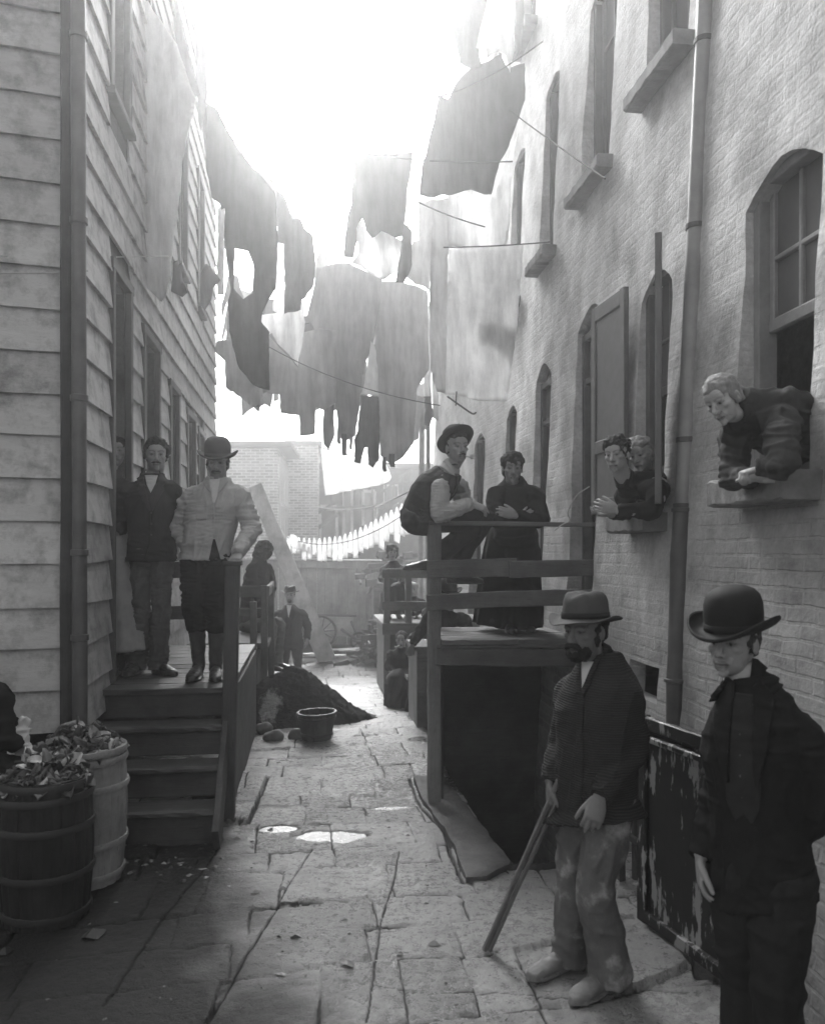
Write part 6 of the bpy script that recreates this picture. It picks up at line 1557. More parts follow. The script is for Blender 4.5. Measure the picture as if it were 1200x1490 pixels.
trouser(g.m, J['hipL'], J['knL'], J['anL'], (.088,.076,.070,.072,.076), 43, .09, .2, .05); trouser(g.m, J['hipR'], J['knR'], J['anR'], (.088,.076,.070,.070,.074), 48, .09, .2, .05)
g.build('trousers', M_TROUS, pr, .009, 2, .010, 12, 7, (1, 1, 1.3))
for s in 'LR': shoe('boot', J['an'+s], J['to'+s], M_LEATHER, pr, 1.0, gz_=DK+.002)

# ---- bowler hatted man in a pale work shirt, hand on the newel post
D2 = 6.0
J = JJ(neck=P(316,703,D2), shL=P(349,717,D2-.02), shR=P(279,720,D2+.02), elL=P(366,768,D2-.06), elR=P(263,768,D2+.06), wrL=P(347,806,5.66), wrR=P(272,800,D2-.04),
       hipL=P(316,808,D2), hipR=P(286,808,D2+.02), knL=P(316,884,D2-.06), knR=P(285,884,D2-.02), anL=P(314,958,D2), anR=P(289,958,D2+.02), toL=P(314,984,D2-.26), toR=P(278,982,D2-.20))
pr = person('stout man in bowler hat and pale work shirt, one hand on the newel post', (P(302,970,D2).x, P(302,970,D2).y, DK))
fd = (TO_CAM*.98+VR*.12).normalized()
H = Head(P(317,676,D2-.02), (TO_CAM*.98+VR*.08-UP*.04), UP, 1.0, .27, .03, .25)
body(pr, H, J, hands=[dict(wr=J['wrL'], d=(P(340,820,5.52)-J['wrL']), palm=-UP-TO_CAM*.3, thumb=VL, curl=(.5,.5,.4), k=1.0), dict(wr=J['wrR'], d=VR*.45-UP, palm=-TO_CAM, thumb=VR*.5+TO_CAM, curl=(.2,.3,.2))], voxel=.005)
hair(H, M_HAIRM, pr, UNDERHAT, seed=14); moustache(H, M_HAIRM, pr, .036, .009, .008)
bowler(H, M_FELTM, pr, lift=.044, tilt=-.08, k=1.0)
g = Garment(); torso(g.m, J, .195, hem=-.06, grow=.016, flare=.012, belly=.03); sleeve(g.m, J['shL'], J['elL'], J['wrL'], J['neck'], (.082,.076,.070,.060,.046), 53, amp=.12); sleeve(g.m, J['shR'], J['elR'], J['wrR'], J['neck'], (.082,.076,.068,.060,.046), 55, amp=.12)
g.build('shirt', M_SHIRT, pr, .009, 2, .008, 13, 12, (1, 1, 1.3))
M = frame(fd); og = J['neck']
patch('undershirt', g.tree, og, M, [(-.042,.02),(.05,.02),(.03,-.06),(.014,-.15),(.0,-.15),(-.03,-.05)], .004, M_WHITE, pr)
patch('placket', g.tree, og, M, [(.004,-.15),(.018,-.15),(.010,-.40),(-.006,-.40)], .006, M_SHIRT, pr)
patch('pocket', g.tree, og, M, [(.05,-.17),(.135,-.17),(.13,-.27),(.055,-.27)], .005, M_SHIRT, pr, thick=.006)
patch('open_hem', g.tree, og, M, [(-.004,-.41),(.010,-.41),(.05,-.60),(-.05,-.60)], .006, M_TROUSD, pr)
patch('collar', g.tree, og, M, [(-.05,.05),(-.085,.0),(-.045,-.06),(-.02,-.08),(-.035,.03)], .012, M_SHIRTP, pr, thick=.008); patch('collar', g.tree, og, M, [(.06,.05),(.095,.0),(.06,-.05),(.03,-.08),(.045,.03)], .012, M_SHIRTP, pr, thick=.008)
buttons(g.tree, og, M, [(.01,-.17),(.008,-.26),(.004,-.36)], pr, M_LEATHER, .006)
neck_collar(H, J['neck'], M_SHIRT, pr, .062, .62, .07, .014, th=.008)
g = Garment(); g.m.ball((J['hipL']+J['hipR'])/2+Vector((0,0,.02)), (.175,.14,.13), frame(fd))
trouser(g.m, J['hipL'], J['knL'], J['knL'].lerp(J['anL'], .45), (.115,.108,.095,.085,.075), 63, .08, .14, 0); trouser(g.m, J['hipR'], J['knR'], J['knR'].lerp(J['anR'], .45), (.115,.108,.095,.085,.075), 68, .08, .14, 0)
g.build('trousers', M_TROUSD, pr, .009, 2, .010, 12, 8, (1, 1, 1.2))
for s in 'LR': shoe('boot', J['an'+s], J['to'+s], M_LEATHER, pr, 1.08, .27, DK+.002, J['kn'+s])

# ---- blurred woman in the doorway
D3 = 6.28
J = JJ(neck=P(163,692,D3), shL=P(182,706,D3), shR=P(143,706,D3+.05), elL=P(187,752,D3), elR=P(140,752,D3), wrL=P(170,775,D3-.12), wrR=P(152,778,D3-.1), hipL=P(178,800,D3), hipR=P(152,800,D3))
pr = person('woman in long pale skirt at the house door, behind the moustached man', (P(170,950,D3).x, P(170,950,D3).y, DK))
H = Head(P(170,658,D3), (TO_CAM*.95+VR*.25), UP, .95, .22, .02, 0, female=True)
body(pr, H, J, limbs=False, voxel=.006, hands=[dict(wr=J['wrL'], d=VL-UP*.3, palm=-TO_CAM, thumb=UP, k=.9), dict(wr=J['wrR'], d=VR-UP*.3, palm=-TO_CAM, thumb=UP, k=.9)]); hair(H, M_HAIRD, pr, SHORT+[((0,-.09,.05),(.04,.04,.04))], seed=8)
g = Garment(); torso(g.m, J, .16, hem=-.05, grow=.008); sleeve(g.m, J['shL'], J['elL'], J['wrL'], J['neck'], (.068,.056,.050,.044,.036), 73); sleeve(g.m, J['shR'], J['elR'], J['wrR'], J['neck'], (.068,.056,.050,.044,.036), 75)
g.build('blouse', M_DARK2, pr, .011, 3, .006, 8, 12); buttons(g.tree, J['neck'], frame(TO_CAM+VR*.2), [(0,-.06-.07*i) for i in range(5)], pr, M_WHITE, .010)
def skirt(name, w, hem, r0, r1, mat, parent, seed, pl=9, amp=.09, fwd=None, sq=.85):
    g = Garment(); rnd = random.Random(seed); ph = [rnd.uniform(0, 6.28) for _ in range(3)]
    f = lambda t, a: 1+amp*(t*.9+.1)*(math.sin(pl*a+ph[0]+.8*math.sin(a))*.6+math.sin((pl*1.6//1)*a+ph[1])*.4)
    w = Vector(w); hem = Vector(hem); g.m.tube([w, w.lerp(hem, .12), w.lerp(hem, .45), hem.lerp(w, .15), hem], [(r0, r0*sq), ((r0*.55+r1*.45)*.98, (r0*.55+r1*.45)*sq), (r0*.3+r1*.7, (r0*.3+r1*.7)*sq), (r1*.97, r1*sq), (r1, r1*sq)], n=64, sub=6, fold=f, ref=fwd or TO_CAM)
    return g.build(name, mat, parent, .011, 2, .007, 6, seed, (1.2, 1.2, .35))
q = (J['hipL']+J['hipR'])/2; hemp = P(178,950,D3-.08); hemp.z = DK+.16
skirt('skirt', q+Vector((0,0,.16)), hemp, .12, .20, M_SKIRTP, pr, 4)
for s in (-1, 1): shoe('boot', Vector((hemp.x+.06*s, hemp.y, DK+.1)), Vector((hemp.x+.07*s, hemp.y-.2, DK)), M_LEATHER, pr, .9, gz_=DK+.002)
# ---- man in a waistcoat sitting on the rail, hat pushed back, pipe in his mouth
D4 = 5.86
J = JJ(neck=P(654,683,D4), shL=P(668,702,D4+.16), shR=P(640,703,D4-.16), elL=P(676,738,D4+.22), elR=P(640,748,D4-.22), wrL=P(690,736,D4+.12), wrR=P(686,733,D4-.14),
       hipL=P(610,755,D4+.10), hipR=P(606,758,D4-.10), knL=P(700,752,D4+.22), knR=P(703,754,D4-.05), anL=P(660,832,D4+.25), anR=P(632,812,D4+.05), toL=P(685,838,D4+.2), toR=P(612,822,D4-.05), bow=VL*.03)
pr = person('man in waistcoat and pushed back hat sitting on the platform rail with a pipe', (P(612,900,D4).x, P(612,900,D4).y, PD))
fd = (VR*.85+TO_CAM*.45).normalized()
H = Head(P(664,652,D4), (VR*.42+TO_CAM*.90-UP*.02).normalized(), UP+VL*.06, .96, .27, .02, .22, gaze=.001)
body(pr, H, J, limbs=False, hands=[dict(wr=J['wrR'], d=VR*.9-UP*.35, palm=-UP-TO_CAM*.2, thumb=UP*.4+VR*.1-TO_CAM*.6, curl=(.4,.5,.4)), dict(wr=J['wrL'], d=VR*.9-UP*.4, palm=-UP, thumb=-TO_CAM, curl=(.3,.4,.3))], voxel=.0045)
hair(H, M_HAIRD, pr, [((0,-.024,.045),(.081,.088,.082)),((0,.03,.085),(.066,.052,.034)),((0,-.055,-.01),(.070,.045,.055))], .006, .010, 30, 16); moustache(H, M_HAIRD, pr, .032, .007, .004)
slouch(H, M_FELTB, pr, lift=.055, tilt=.62, roll=-.05, brim=.150, crown=.10, droop=-.01, seed=6)
m = MB(); m.tube([H.w(-.012,.098,-.067), H.w(-.03,.150,-.080), H.w(-.034,.165,-.085)], [.004,.0045,.005], n=10); m.tube([H.w(-.034,.168,-.094), H.w(-.034,.166,-.062)], [.011,.014], n=12)
tag(m.build('smoking_pipe', M_PALEWOOD, loc=H.w(-.03,.15,-.08), smooth=True), 'short pale pipe in the mouth of the man on the rail', 'pipe')
g = Garment(); torso(g.m, J, .17, hem=-.05, grow=-.012); sleeve(g.m, J['shR'], J['elR'], J['wrR'], J['neck'], (.066,.066,.060,.054,.040), 83, inn=.12); sleeve(g.m, J['shL'], J['elL'], J['wrL'], J['neck'], (.066,.064,.058,.052,.040), 85, inn=.12)
g.build('shirt', M_SHIRTP, pr, .008, 1, .007, 16, 14, (1, 1, 1.4))
g2 = Garment(); torso(g2.m, J, .185, hem=-.04, grow=.018, top=.97, prof=[(0,.160,.125),(.25,.150,.118),(.5,.160,.128),(.66,.165,.128),(.78,.158,.116),(.88,.122,.098),(.97,.085,.08)]); g2.build('waistcoat', M_DARK, pr, .009, 3, .004, 9, 15)
neck_collar(H, J['neck'], M_SHIRT, pr, .060, .62, .05, .008)
patch('neckerchief', g2.tree, J['neck'], frame(fd), [(-.035,.03),(.045,.03),(.035,-.12),(.05,-.20),(.015,-.22),(-.01,-.12)], .008, M_BLACK, pr, thick=.01)
g = Garment(); g.m.ball((J['hipL']+J['hipR'])/2+Vector((0,0,.02)), (.155,.125,.115), frame(fd))
trouser(g.m, J['hipL'], J['knL'], J['anL'], (.100,.098,.080,.074,.072), 93, .09); trouser(g.m, J['hipR'], J['knR'], J['anR'], (.100,.092,.078,.074,.070), 98, .09)
g.build('trousers', M_DARK, pr, .009, 3, .008, 9, 18)
for s, fv in (('L', VR), ('R', VL)):
    shoe('boot', J['an'+s], J['an'+s]+fv*.2-UP*.06, M_LEATHER, pr, .95, gz_=J['an'+s].z-.09)

# ---- woman leaning on the rail with folded arms
D5 = 5.98
J = JJ(neck=P(748,706,D5-.02), shL=P(777,716,D5), shR=P(722,716,D5), elL=P(787,757,D5-.10), elR=P(718,757,D5-.10), wrL=P(750,750,D5-.24), wrR=P(756,757,D5-.20), hipL=P(766,792,D5+.40), hipR=P(728,792,D5+.40), bow=-FW*.06)
pr = person('smiling woman in black leaning on the platform rail with folded arms', (P(745,900,D5+.45).x, P(745,900,D5+.45).y, PD))
H = Head(P(745,682,D5-.08), TO_CAM*.97-UP*.12, UP, .92, .24, .02, 0, female=True)
body(pr, H, J, limbs=False, hands=[dict(wr=J['wrL'], d=VL*.95+UP*.25, palm=-TO_CAM-UP*.2, thumb=UP, curl=(.15,.25,.2), k=.9), dict(wr=J['wrR'], d=VR*.8+UP*.45, palm=-TO_CAM, thumb=UP, curl=(.5,.5,.4), k=.9)], voxel=.0045)
hair(H, M_HAIRD, pr, [((0,-.020,.052),(.090,.096,.084)),((0,-.06,-.01),(.080,.05,.065)),((0,-.008,.060),(.088,.104,.078))], .006, .012, 26, 21)
g = Garment(); torso(g.m, J, .18, hem=-.02, grow=.010); g.m.tube([J['shL'].lerp(J['neck'], .5)-UP*.05, J['shL']-UP*.03, J['shL'].lerp(J['elL'], .5), J['elL'], J['elL'].lerp(J['wrL'], .5), J['wrL']], [.075,.076,.066,.058,.050,.038], n=18, sub=6, fold=folder(5, .12, ((.55,.2),), 40)); g.m.tube([J['shR'].lerp(J['neck'], .5)-UP*.05, J['shR']-UP*.03, J['shR'].lerp(J['elR'], .5), J['elR'], J['elR'].lerp(J['wrR'], .5), J['wrR']], [.075,.076,.066,.058,.050,.038], n=18, sub=6, fold=folder(6, .12, ((.55,.2),), 40))
neck_collar(H, J['neck'], M_BLACK, pr, .056, .7, .03, .0)
g.build('bodice', M_BLACK, pr, .009, 3, .006, 9, 22)
q = (J['hipL']+J['hipR'])/2; hemp = P(740,900,6.45); hemp.z = PD+.07
skirt('skirt', q+UP*.16, hemp, .15, .27, M_BLACK, pr, 9, 9, .08)
shoe('boot', Vector((hemp.x-.04, hemp.y-.15, PD+.1)), Vector((hemp.x-.06, hemp.y-.34, PD)), M_LEATHER, pr, .9, gz_=PD+.022); shoe('boot', Vector((hemp.x+.10, hemp.y-.05, PD+.1)), Vector((hemp.x+.12, hemp.y-.24, PD)), M_LEATHER, pr, .9, gz_=PD+.022)

# ---- curly haired youth at the shuttered window, hands clasped outside
J = JJ(neck=(1.745,4.39,2.155), shL=(1.87,4.26,2.14), shR=(1.80,4.56,2.12), elL=P(948,742,4.36), elR=P(915,744,4.72), wrL=P(897,742,4.38), wrR=P(889,748,4.55), hipL=(2.36,4.62,1.98), hipR=(2.36,4.80,1.98), bow=UP*.05)
pr = person('dark curly haired youth leaning on the shuttered window sill with clasped hands', (J['hipL'].x, J['hipL'].y, 1.2))
H = Head(P(897,663,4.50), (VL*.55+TO_CAM*.80-UP*.10), UP+VL*.08, .80, .34, .03, 0, gaze=0)
body(pr, H, J, limbs=False, hands=[dict(wr=J['wrL'], d=VL*.95+UP*.2, palm=-UP*.6-TO_CAM*.5, thumb=UP*.8+TO_CAM*.2, curl=(.35,.4,.3), k=.82, spread=.2), dict(wr=J['wrR'], d=VL*.95-UP*.05, palm=UP, thumb=-TO_CAM, curl=(.5,.5,.4), k=.82)], voxel=.004)
hair(H, M_HAIRD, pr, [((0,-.026,.048),(.085,.090,.088)),((0,-.010,.070),(.085,.102,.074)),((0,-.055,-.005),(.07,.045,.05))], .006, .018, 26, 26)
g = Garment(); torso(g.m, J, .135, hem=-.05, grow=.0); sleeve(g.m, J['shL'], J['elL'], J['wrL'], J['neck'], (.060,.054,.047,.042,.034), 103); sleeve(g.m, J['shR'], J['elR'], J['wrR'], J['neck'], (.060,.054,.047,.042,.034), 105)
g.build('jacket', M_BLACK, pr, .009, 3, .006, 9, 25); neck_collar(H, J['neck'], M_BLACK, pr, .058, .6, .05, .010)
# ---- fair haired child behind the shutter edge
J = JJ(neck=(1.90,4.52,2.17), shL=(2.00,4.42,2.13), shR=(1.97,4.66,2.12), elL=(1.98,4.46,2.06), elR=(1.97,4.66,2.06), wrL=(1.90,4.45,2.07), wrR=(1.90,4.62,2.07), hipL=(2.45,4.58,2.2), hipR=(2.45,4.72,2.2))
pr = person('fair haired child peering past the open shutter beside the curly haired youth', (J['hipL'].x, J['hipL'].y, 1.2))
H = Head(P(932,662,4.60), (VL*.60+TO_CAM*.75-UP*.25), UP+VL*.2, .78, .34, .15, 0, female=True)
body(pr, H, J, limbs=False, voxel=.0045, hands=[dict(wr=J['wrL'], d=VL*.5+UP*.5, palm=-TO_CAM, thumb=UP, k=.75), dict(wr=J['wrR'], d=VL*.5-UP*.2, palm=-UP, thumb=UP, k=.75)])
hair(H, M_HAIRB, pr, SHORT+[((.066,-.005,.0),(.022,.040,.055)),((-.066,-.005,.0),(.022,.040,.055))], amp=.014, sc=22, seed=28)
g = Garment(); torso(g.m, J, .13, hem=-.05, grow=.0); sleeve(g.m, J['shL'], J['elL'], J['wrL'], J['neck'], (.05,.054,.048,.042,.034), 113); sleeve(g.m, J['shR'], J['elR'], J['wrR'], J['neck'], (.06,.054,.048,.042,.034), 115)
g.build('dress', M_DARK2, pr, .010, 3, .006, 9, 27)

# ---- grey haired woman leaning out of the near window
J = JJ(neck=(1.725,3.13,2.345), shL=(1.84,3.04,2.325), shR=(1.79,3.30,2.285), elL=P(1138,676,3.02), elR=P(1066,694,3.42), wrL=P(1106,682,3.10), wrR=P(1092,694,3.26), hipL=(2.26,3.22,2.08), hipR=(2.26,3.42,2.08), bow=UP*.075)
pr = person('grey haired woman in a dark dress leaning out over the near window sill', (J['hipL'].x, J['hipL'].y, 1.3))
H = Head(P(1052,582,3.26), (VL*.66+TO_CAM*.50-UP*.42), UP+VL*.30, .78, .40, .16, 0, female=True, age=.8)
body(pr, H, J, limbs=False, hands=[dict(wr=J['wrL'], d=VL*.8-UP*.2, palm=-UP, thumb=-TO_CAM+VL*.2, curl=(.9,1.1,.8), k=.78), dict(wr=J['wrR'], d=VR*.5+TO_CAM*.3, palm=-UP, thumb=UP, curl=(.8,.9,.6), k=.76)], voxel=.0042)
hair(H, M_HAIRG, pr, [((0,-.030,.042),(.0825,.086,.086)),((0,-.014,.062),(.082,.100,.074)),((0,-.058,-.01),(.072,.045,.055)),((0,-.115,.0),(.045,.04,.045)),((.066,-.005,.012),(.022,.040,.045)),((-.066,-.005,.012),(.022,.040,.045))], .006, .010, 26, 31)
g = Garment(); torso(g.m, J, .165, hem=-.02, grow=.006); sleeve(g.m, J['shL'], J['elL'], J['wrL'], J['neck'], (.066,.062,.055,.048,.037), 123, amp=.14); sleeve(g.m, J['shR'], J['elR'], J['wrR'], J['neck'], (.064,.060,.053,.046,.037), 125, amp=.14)
g.build('dress', M_DARK2, pr, .008, 2, .009, 11, 30, (1, 1, 1))
neck_collar(H, J['neck'], M_DARK2, pr, .058, .75, .04, .010)

# ---- bearded man by the dirt heap
D6 = 13.0
J = JJ(neck=P(422,883,D6), shL=P(439,891,D6), shR=P(404,892,D6), elL=P(448,912,D6), elR=P(397,906,D6+.1), wrL=P(447,930,D6-.08), wrR=P(404,927,D6-.15), hipL=P(432,932,D6), hipR=P(416,932,D6), knL=P(433,962,D6-.05), knR=P(414,962,D6), anL=P(433,988,D6), anR=P(413,988,D6), toL=P(437,993,D6-.15), toR=P(409,993,D6-.15))
zg = gz(P(420,990,D6).y)
pr = person('bearded man in a hat and open coat standing behind the dirt heap', (P(422,990,D6).x, P(422,990,D6).y, zg))
H = Head(P(422,866,D6), TO_CAM+VR*.05, UP, 1.0, .24, .02, .3)
body(pr, H, J, voxel=.007, hands=[dict(wr=J['wrL'], d=-UP+VL*.1, palm=VL, thumb=TO_CAM), dict(wr=J['wrR'], d=-UP+VR*.2, palm=VR, thumb=TO_CAM)])
hair(H, M_HAIRD, pr, UNDERHAT, .008); hair(H, M_HAIRD, pr, [((0,.062,-.085),(.034,.030,.036))], .007, .006, 50, 3, 'beard'); slouch(H, M_FELTB, pr, .05, .0, brim=.16, crown=.10, seed=12)
g = Garment(); torso(g.m, J, .18, hem=-.22, grow=.02, flare=.03); sleeve(g.m, J['shL'], J['elL'], J['wrL'], J['neck'], (.075,.068,.060,.055,.05), 133); sleeve(g.m, J['shR'], J['elR'], J['wrR'], J['neck'], (.078,.07,.064,.06,.055), 135)
g.build('coat', M_DARK, pr, .013, 3, .007, 8, 33); M = frame(TO_CAM)
patch('waistcoat', g.tree, J['neck'], M, [(-.05,.0),(.05,.0),(.05,-.45),(-.05,-.45)], .005, M_BLACK, pr, .015); patch('shirt_front', g.tree, J['neck'], M, [(-.04,.03),(.04,.03),(0,-.16)], .009, M_WHITE, pr, .012)
g = Garment(); trouser(g.m, J['hipL'], J['knL'], J['anL'], seed=143, low=.04); trouser(g.m, J['hipR'], J['knR'], J['anR'], seed=148, low=.04); g.m.ball((J['hipL']+J['hipR'])/2, (.15,.12,.12)); g.build('trousers', M_DARK, pr, .013, 3, .007, 8, 34)
for s in 'LR': shoe('boot', J['an'+s], J['to'+s], M_LEATHER, pr, 1.0, gz_=gz(J['an'+s].y)+.0)

def seated(label, hx, hy, D, face, seat_z, shw, hat=None, hairm=M_HAIRD, coat=M_DARK, legs=M_DARK, k=1.0, tone=.26, fem=False, arms=None, feet=None, hairb=SHORT, hs=1.0, lap=.30, skirted=False, lean=0.0, beard=.1):
    """someone sitting: head at a pixel, hips at seat_z, knees ahead"""
    c = P(hx, hy, D); fw_ = Vector((face[0], face[1], 0)).normalized(); r_ = fw_.cross(UP); nb = c-fw_*(.02+lean*.3)-UP*.16*k
    hipc = Vector((nb.x, nb.y, seat_z+.10*k))-fw_*lean
    J = JJ(neck=nb, shL=nb-r_*shw-UP*.05*k, shR=nb+r_*shw-UP*.05*k, hipL=hipc-r_*.085*k, hipR=hipc+r_*.085*k)
    kn = hipc+fw_*(.40*k)
    gzz = feet if feet is not None else seat_z-.42*k
    for s, q in (('L', -1), ('R', 1)):
        J['kn'+s] = kn+r_*q*.10*k; J['an'+s] = Vector((J['kn'+s].x, J['kn'+s].y, gzz+.08))-fw_*.02; J['to'+s] = J['an'+s]+fw_*.18-UP*.06
        J['el'+s] = J['sh'+s]-UP*.26*k+fw_*.06*k+r_*q*.03; J['wr'+s] = kn.lerp(hipc, .35)+UP*.10*k+r_*q*.03
    if arms: J.update({a: Vector(b) for a, b in arms.items()})
    pr = person(label, (hipc.x, hipc.y, gzz)); H = Head(c, Vector(face), UP, hs, tone, .02, beard, female=fem)
    hd = lambda s: dict(wr=J['wr'+s], d=(J['wr'+s]-J['el'+s]).normalized()*.7-UP*.3, palm=-UP, thumb=(r_ if s == 'L' else -r_), k=.9*k, curl=(.4,.4,.3))
    body(pr, H, J, limbs=True, voxel=.006, hands=[hd('L'), hd('R')])
    if hairb: hair(H, hairm, pr, hairb, .008, .010, 26, int(hx))
    if hat: hat(H, pr)
    g = Garment(); torso(g.m, J, shw, hem=-.03, grow=.012*k); rr_ = tuple(q*k for q in (.072,.064,.056,.050,.042))
    for s in 'LR': sleeve(g.m, J['sh'+s], J['el'+s], J['wr'+s], J['neck'], rr_, int(hx)+ord(s))
    g.build('coat' if not fem else 'bodice', coat, pr, .011, 3, .007, 8, int(hx))
    g = Garment(); g.m.ball(hipc, (.17*k,.16*k,.12*k), frame(fw_))
    for s in 'LR': trouser(g.m, J['hip'+s], J['kn'+s], J['an'+s], tuple(q*k for q in (.10,.09,.075,.068,.068)), int(hx)+3)
    if skirted: g.m.tube([hipc, hipc.lerp(kn, .6)+UP*.03, kn+fw_*.03, Vector((kn.x, kn.y, (gzz+kn.z)/2))+fw_*.06, Vector((kn.x, kn.y, gzz+.07))+fw_*.05], [(.17*k,.12*k),(.19*k,.12*k),(.2*k,.13*k),(.21*k,.14*k),(.23*k,.16*k)], n=40, sub=6, ref=UP, fold=lambda t, a: 1+.07*t*math.sin(8*a))
    g.build('skirt' if skirted else 'trousers', legs, pr, .012, 3, .007, 8, int(hx)+1)
    for s in 'LR': shoe('boot', J['an'+s], J['to'+s], M_LEATHER, pr, .9*k, gz_=gzz)
    return pr, H, J
# man in a round hat sitting beyond the rails, one arm hanging over the child
aR = dict(shR=P(630,884,8.5), elR=P(614,915,8.45), wrR=P(600,938,8.40))
pr, H, J = seated('man in a dark round hat sitting behind the platform rails, arm over the child', 652, 869, 8.6, TO_CAM+VR*.25, .78, .185, lambda H, p: bowler(H, M_FELTB, p, .045), hairb=UNDERHAT, coat=M_DARK, arms=aR, feet=.25, tone=.2)
ST = MB(); q = J['hipL'].lerp(J['hipR'], .5); ST.box((q.x-.35, q.y-.2, gz(q.y)-.03), (XR-.01, q.y+.5, .76)); ST.plank((q.x-.38, q.y+.14, .775), (XR-.01, q.y+.14, .775), .75, .04, up=(0,1,0), seg=4)
ST.build('door_step', M_GREYWOODX, loc=(q.x, q.y, 0), label='boxed wooden doorstep that the round hatted man sits on', cat='step')
# child in a cap with a pipe, seated low in front
zc = gz(10.3)
pr, H, J = seated('small child in a knitted cap sitting low with a pipe in the mouth', 584, 931, 10.2, TO_CAM+VL*.15, zc+.30, .14, None, coat=M_DARK2, legs=M_DARK2, k=.72, tone=.32, hairb=[((0,-.02,.05),(.088,.096,.080))], hairm=M_HAIRM, hs=.86, skirted=True, beard=0, feet=zc)
m = MB(); m.tube([H.w(.012,.096,-.067), H.w(.06,.15,-.085), H.w(.065,.16,-.08)], [.006,.006,.010], n=8); m.build('smoking_pipe', M_WHITE, loc=H.w(.05,.14,-.08), label='tiny white pipe in the mouth of the seated child', cat='pipe')
q = (J['hipL']+J['hipR'])/2; m = MB(); m.box((q.x-.16, q.y-.12, zc-.02), (q.x+.16, q.y+.14, q.z-.075)); m.build('low_block', M_GREYWOODX, loc=(q.x, q.y, zc), label='low wooden block the small capped child sits on', cat='block', bevel=.01)
# woman's skirted figure pressed against the post beside the child
pr, H, J = seated('woman in a dark shawl sitting close against the platform post beside the child', 622, 900, 9.6, TO_CAM+VL*.1, gz(9.6)+.42, .16, None, coat=M_DARK, legs=M_DARK2, k=.92, tone=.25, fem=True, skirted=True, beard=0, feet=gz(9.4), hs=.92)
q = (J['hipL']+J['hipR'])/2; m = MB(); m.plank((q.x-.25, q.y, q.z-.12), (q.x+.25, q.y, q.z-.12), .3, .04, up=(0,1,0), seg=3); [m.plank((q.x+a_, q.y, gz(9.6)-.02), (q.x+a_, q.y, q.z-.13), .26, .04, up=(0,1,0), seg=2) for a_ in (-.2, .2)]; m.build('bench', M_GREYWOODX, loc=(q.x, q.y, gz(9.6)), label='short plank bench under the shawled woman', cat='bench')
# girl with tousled hair standing on the far platform
D7 = 11.9
J = JJ(neck=P(572,819,D7), shL=P(585,826,D7), shR=P(560,826,D7), elL=P(590,843,D7-.1), elR=P(556,843,D7-.1), wrL=P(580,848,D7-.3), wrR=P(563,836,D7-.45), hipL=P(580,860,D7), hipR=P(565,860,D7))
pr = person('girl with tousled hair and ragged dress standing at the far platform rail', (P(572,900,D7).x, P(572,900,D7).y, zd))
H = Head(P(571,804,D7), TO_CAM+VR*.1, UP, .9, .30, .02, 0, female=True); body(pr, H, J, limbs=False, voxel=.007, hands=[dict(wr=J['wrL'], d=VL-UP*.2, palm=-UP, thumb=TO_CAM, k=.8), dict(wr=J['wrR'], d=TO_CAM-UP*.2, palm=-UP, thumb=VL, k=.8)])
hair(H, M_HAIRM, pr, [((0,-.012,.058),(.094,.104,.082)),((0,-.04,.02),(.09,.09,.09)),((.07,-.02,-.03),(.03,.05,.06)),((-.07,-.02,-.03),(.03,.05,.06)),((0,-.06,-.02),(.085,.05,.08))], .008, .022, 20, 41)
g = Garment(); torso(g.m, J, .15, hem=-.05, grow=.01); sleeve(g.m, J['shL'], J['elL'], J['wrL'], J['neck'], (.062,.056,.05,.044,.036), 153); sleeve(g.m, J['shR'], J['elR'], J['wrR'], J['neck'], (.062,.056,.05,.044,.036), 155); g.build('bodice', M_DARK2, pr, .012, 3, .008, 9, 43)
q = (J['hipL']+J['hipR'])/2; hemp = Vector((q.x, q.y, zd+.10)); skirt('skirt', q+UP*.12, hemp, .12, .21, M_DARK2, pr, 12, 8, .09)
for s in (-1, 1): shoe('boot', Vector((hemp.x+.07*s, hemp.y, zd+.1)), Vector((hemp.x+.08*s, hemp.y-.2, zd)), M_LEATHER, pr, .8, gz_=zd+.026)
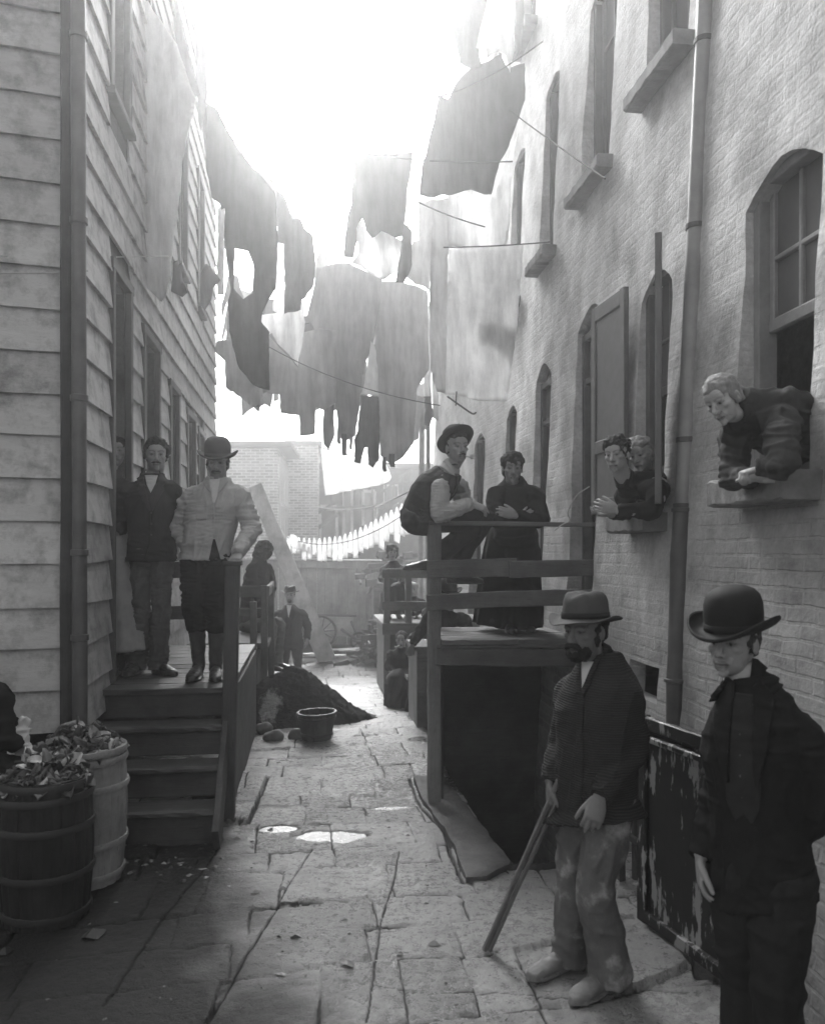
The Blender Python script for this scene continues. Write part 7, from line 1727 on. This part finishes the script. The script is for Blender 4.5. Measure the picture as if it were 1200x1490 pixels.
# small boy in a pale cap beyond her
def cap(H, p):
    m = MB(); m.ball(H.w(0,-.01,.075), (.09*H.k,.10*H.k,.055*H.k), H.M); m.build('hat', M_SHIRTP, p, smooth=True)
pr, H, J = seated('small boy in a pale cap sitting on the far platform behind the girl', 601, 858, 12.2, TO_CAM+VL*.1, zd+.05, .13, cap, coat=M_DARK2, k=.7, tone=.32, hairb=None, hs=.86, beard=0, feet=zd+.03)
# figure in black hunched on the far left stoop
pr, H, J = seated('dark hunched figure in black sitting on the far left stoop beside the leaning plank', 384, 800, 10.6, VR*.75+TO_CAM*.3-UP*.45, .72, .19, None, coat=M_BLACK, legs=M_TROUS, tone=.2, hairb=[((0,.0,-.005),(.115,.125,.135)),((0,-.02,-.09),(.10,.09,.10))], hairm=M_BLACK, lean=.16, feet=.25)
# someone in a dark shawl at the left edge, behind the barrels
pr, H, J = seated('someone in a dark shawl half out of view at the left edge behind the barrels', -38, 948, 4.38, VR*.5+TO_CAM*.4-UP*.2, .48, .19, None, coat=M_BLACK, legs=M_BLACK, tone=.25, fem=True, skirted=True, beard=0, feet=.0, hairb=[((0,-.02,.03),(.098,.11,.11))], hairm=M_BLACK, arms=dict(shR=P(-2,1005,4.2), elR=P(8,1072,4.15), wrR=P(26,1088,4.2), shL=P(-70,1005,4.5)))
q = (J['hipL']+J['hipR'])/2; m = MB(); m.box((q.x-.24, q.y-.2, 0), (q.x+.24, q.y+.2, q.z-.11)); m.build('crate', M_DARKWOODX, loc=(q.x, q.y, 0), label='wooden crate under the shawled figure at the left edge', cat='crate', bevel=.008)
g = Garment(); c = P(30,1068,4.22)
for (dx, dz, r) in ((0,0,.05),(.012,.06,.035),(-.015,-.05,.045),(.02,-.02,.04)): g.m.ball(c+RT*dx+UP*dz, (r*.8, r*.7, r*1.2))
me = remesh(g.m, .007, 2); crumple(me, .03, 14, 3); T_ = thing('cloth_bundle', 'crumpled white cloth held by the shawled figure behind the barrels', 'cloth', c); finish('cloth', me, M_WHITE, T_)
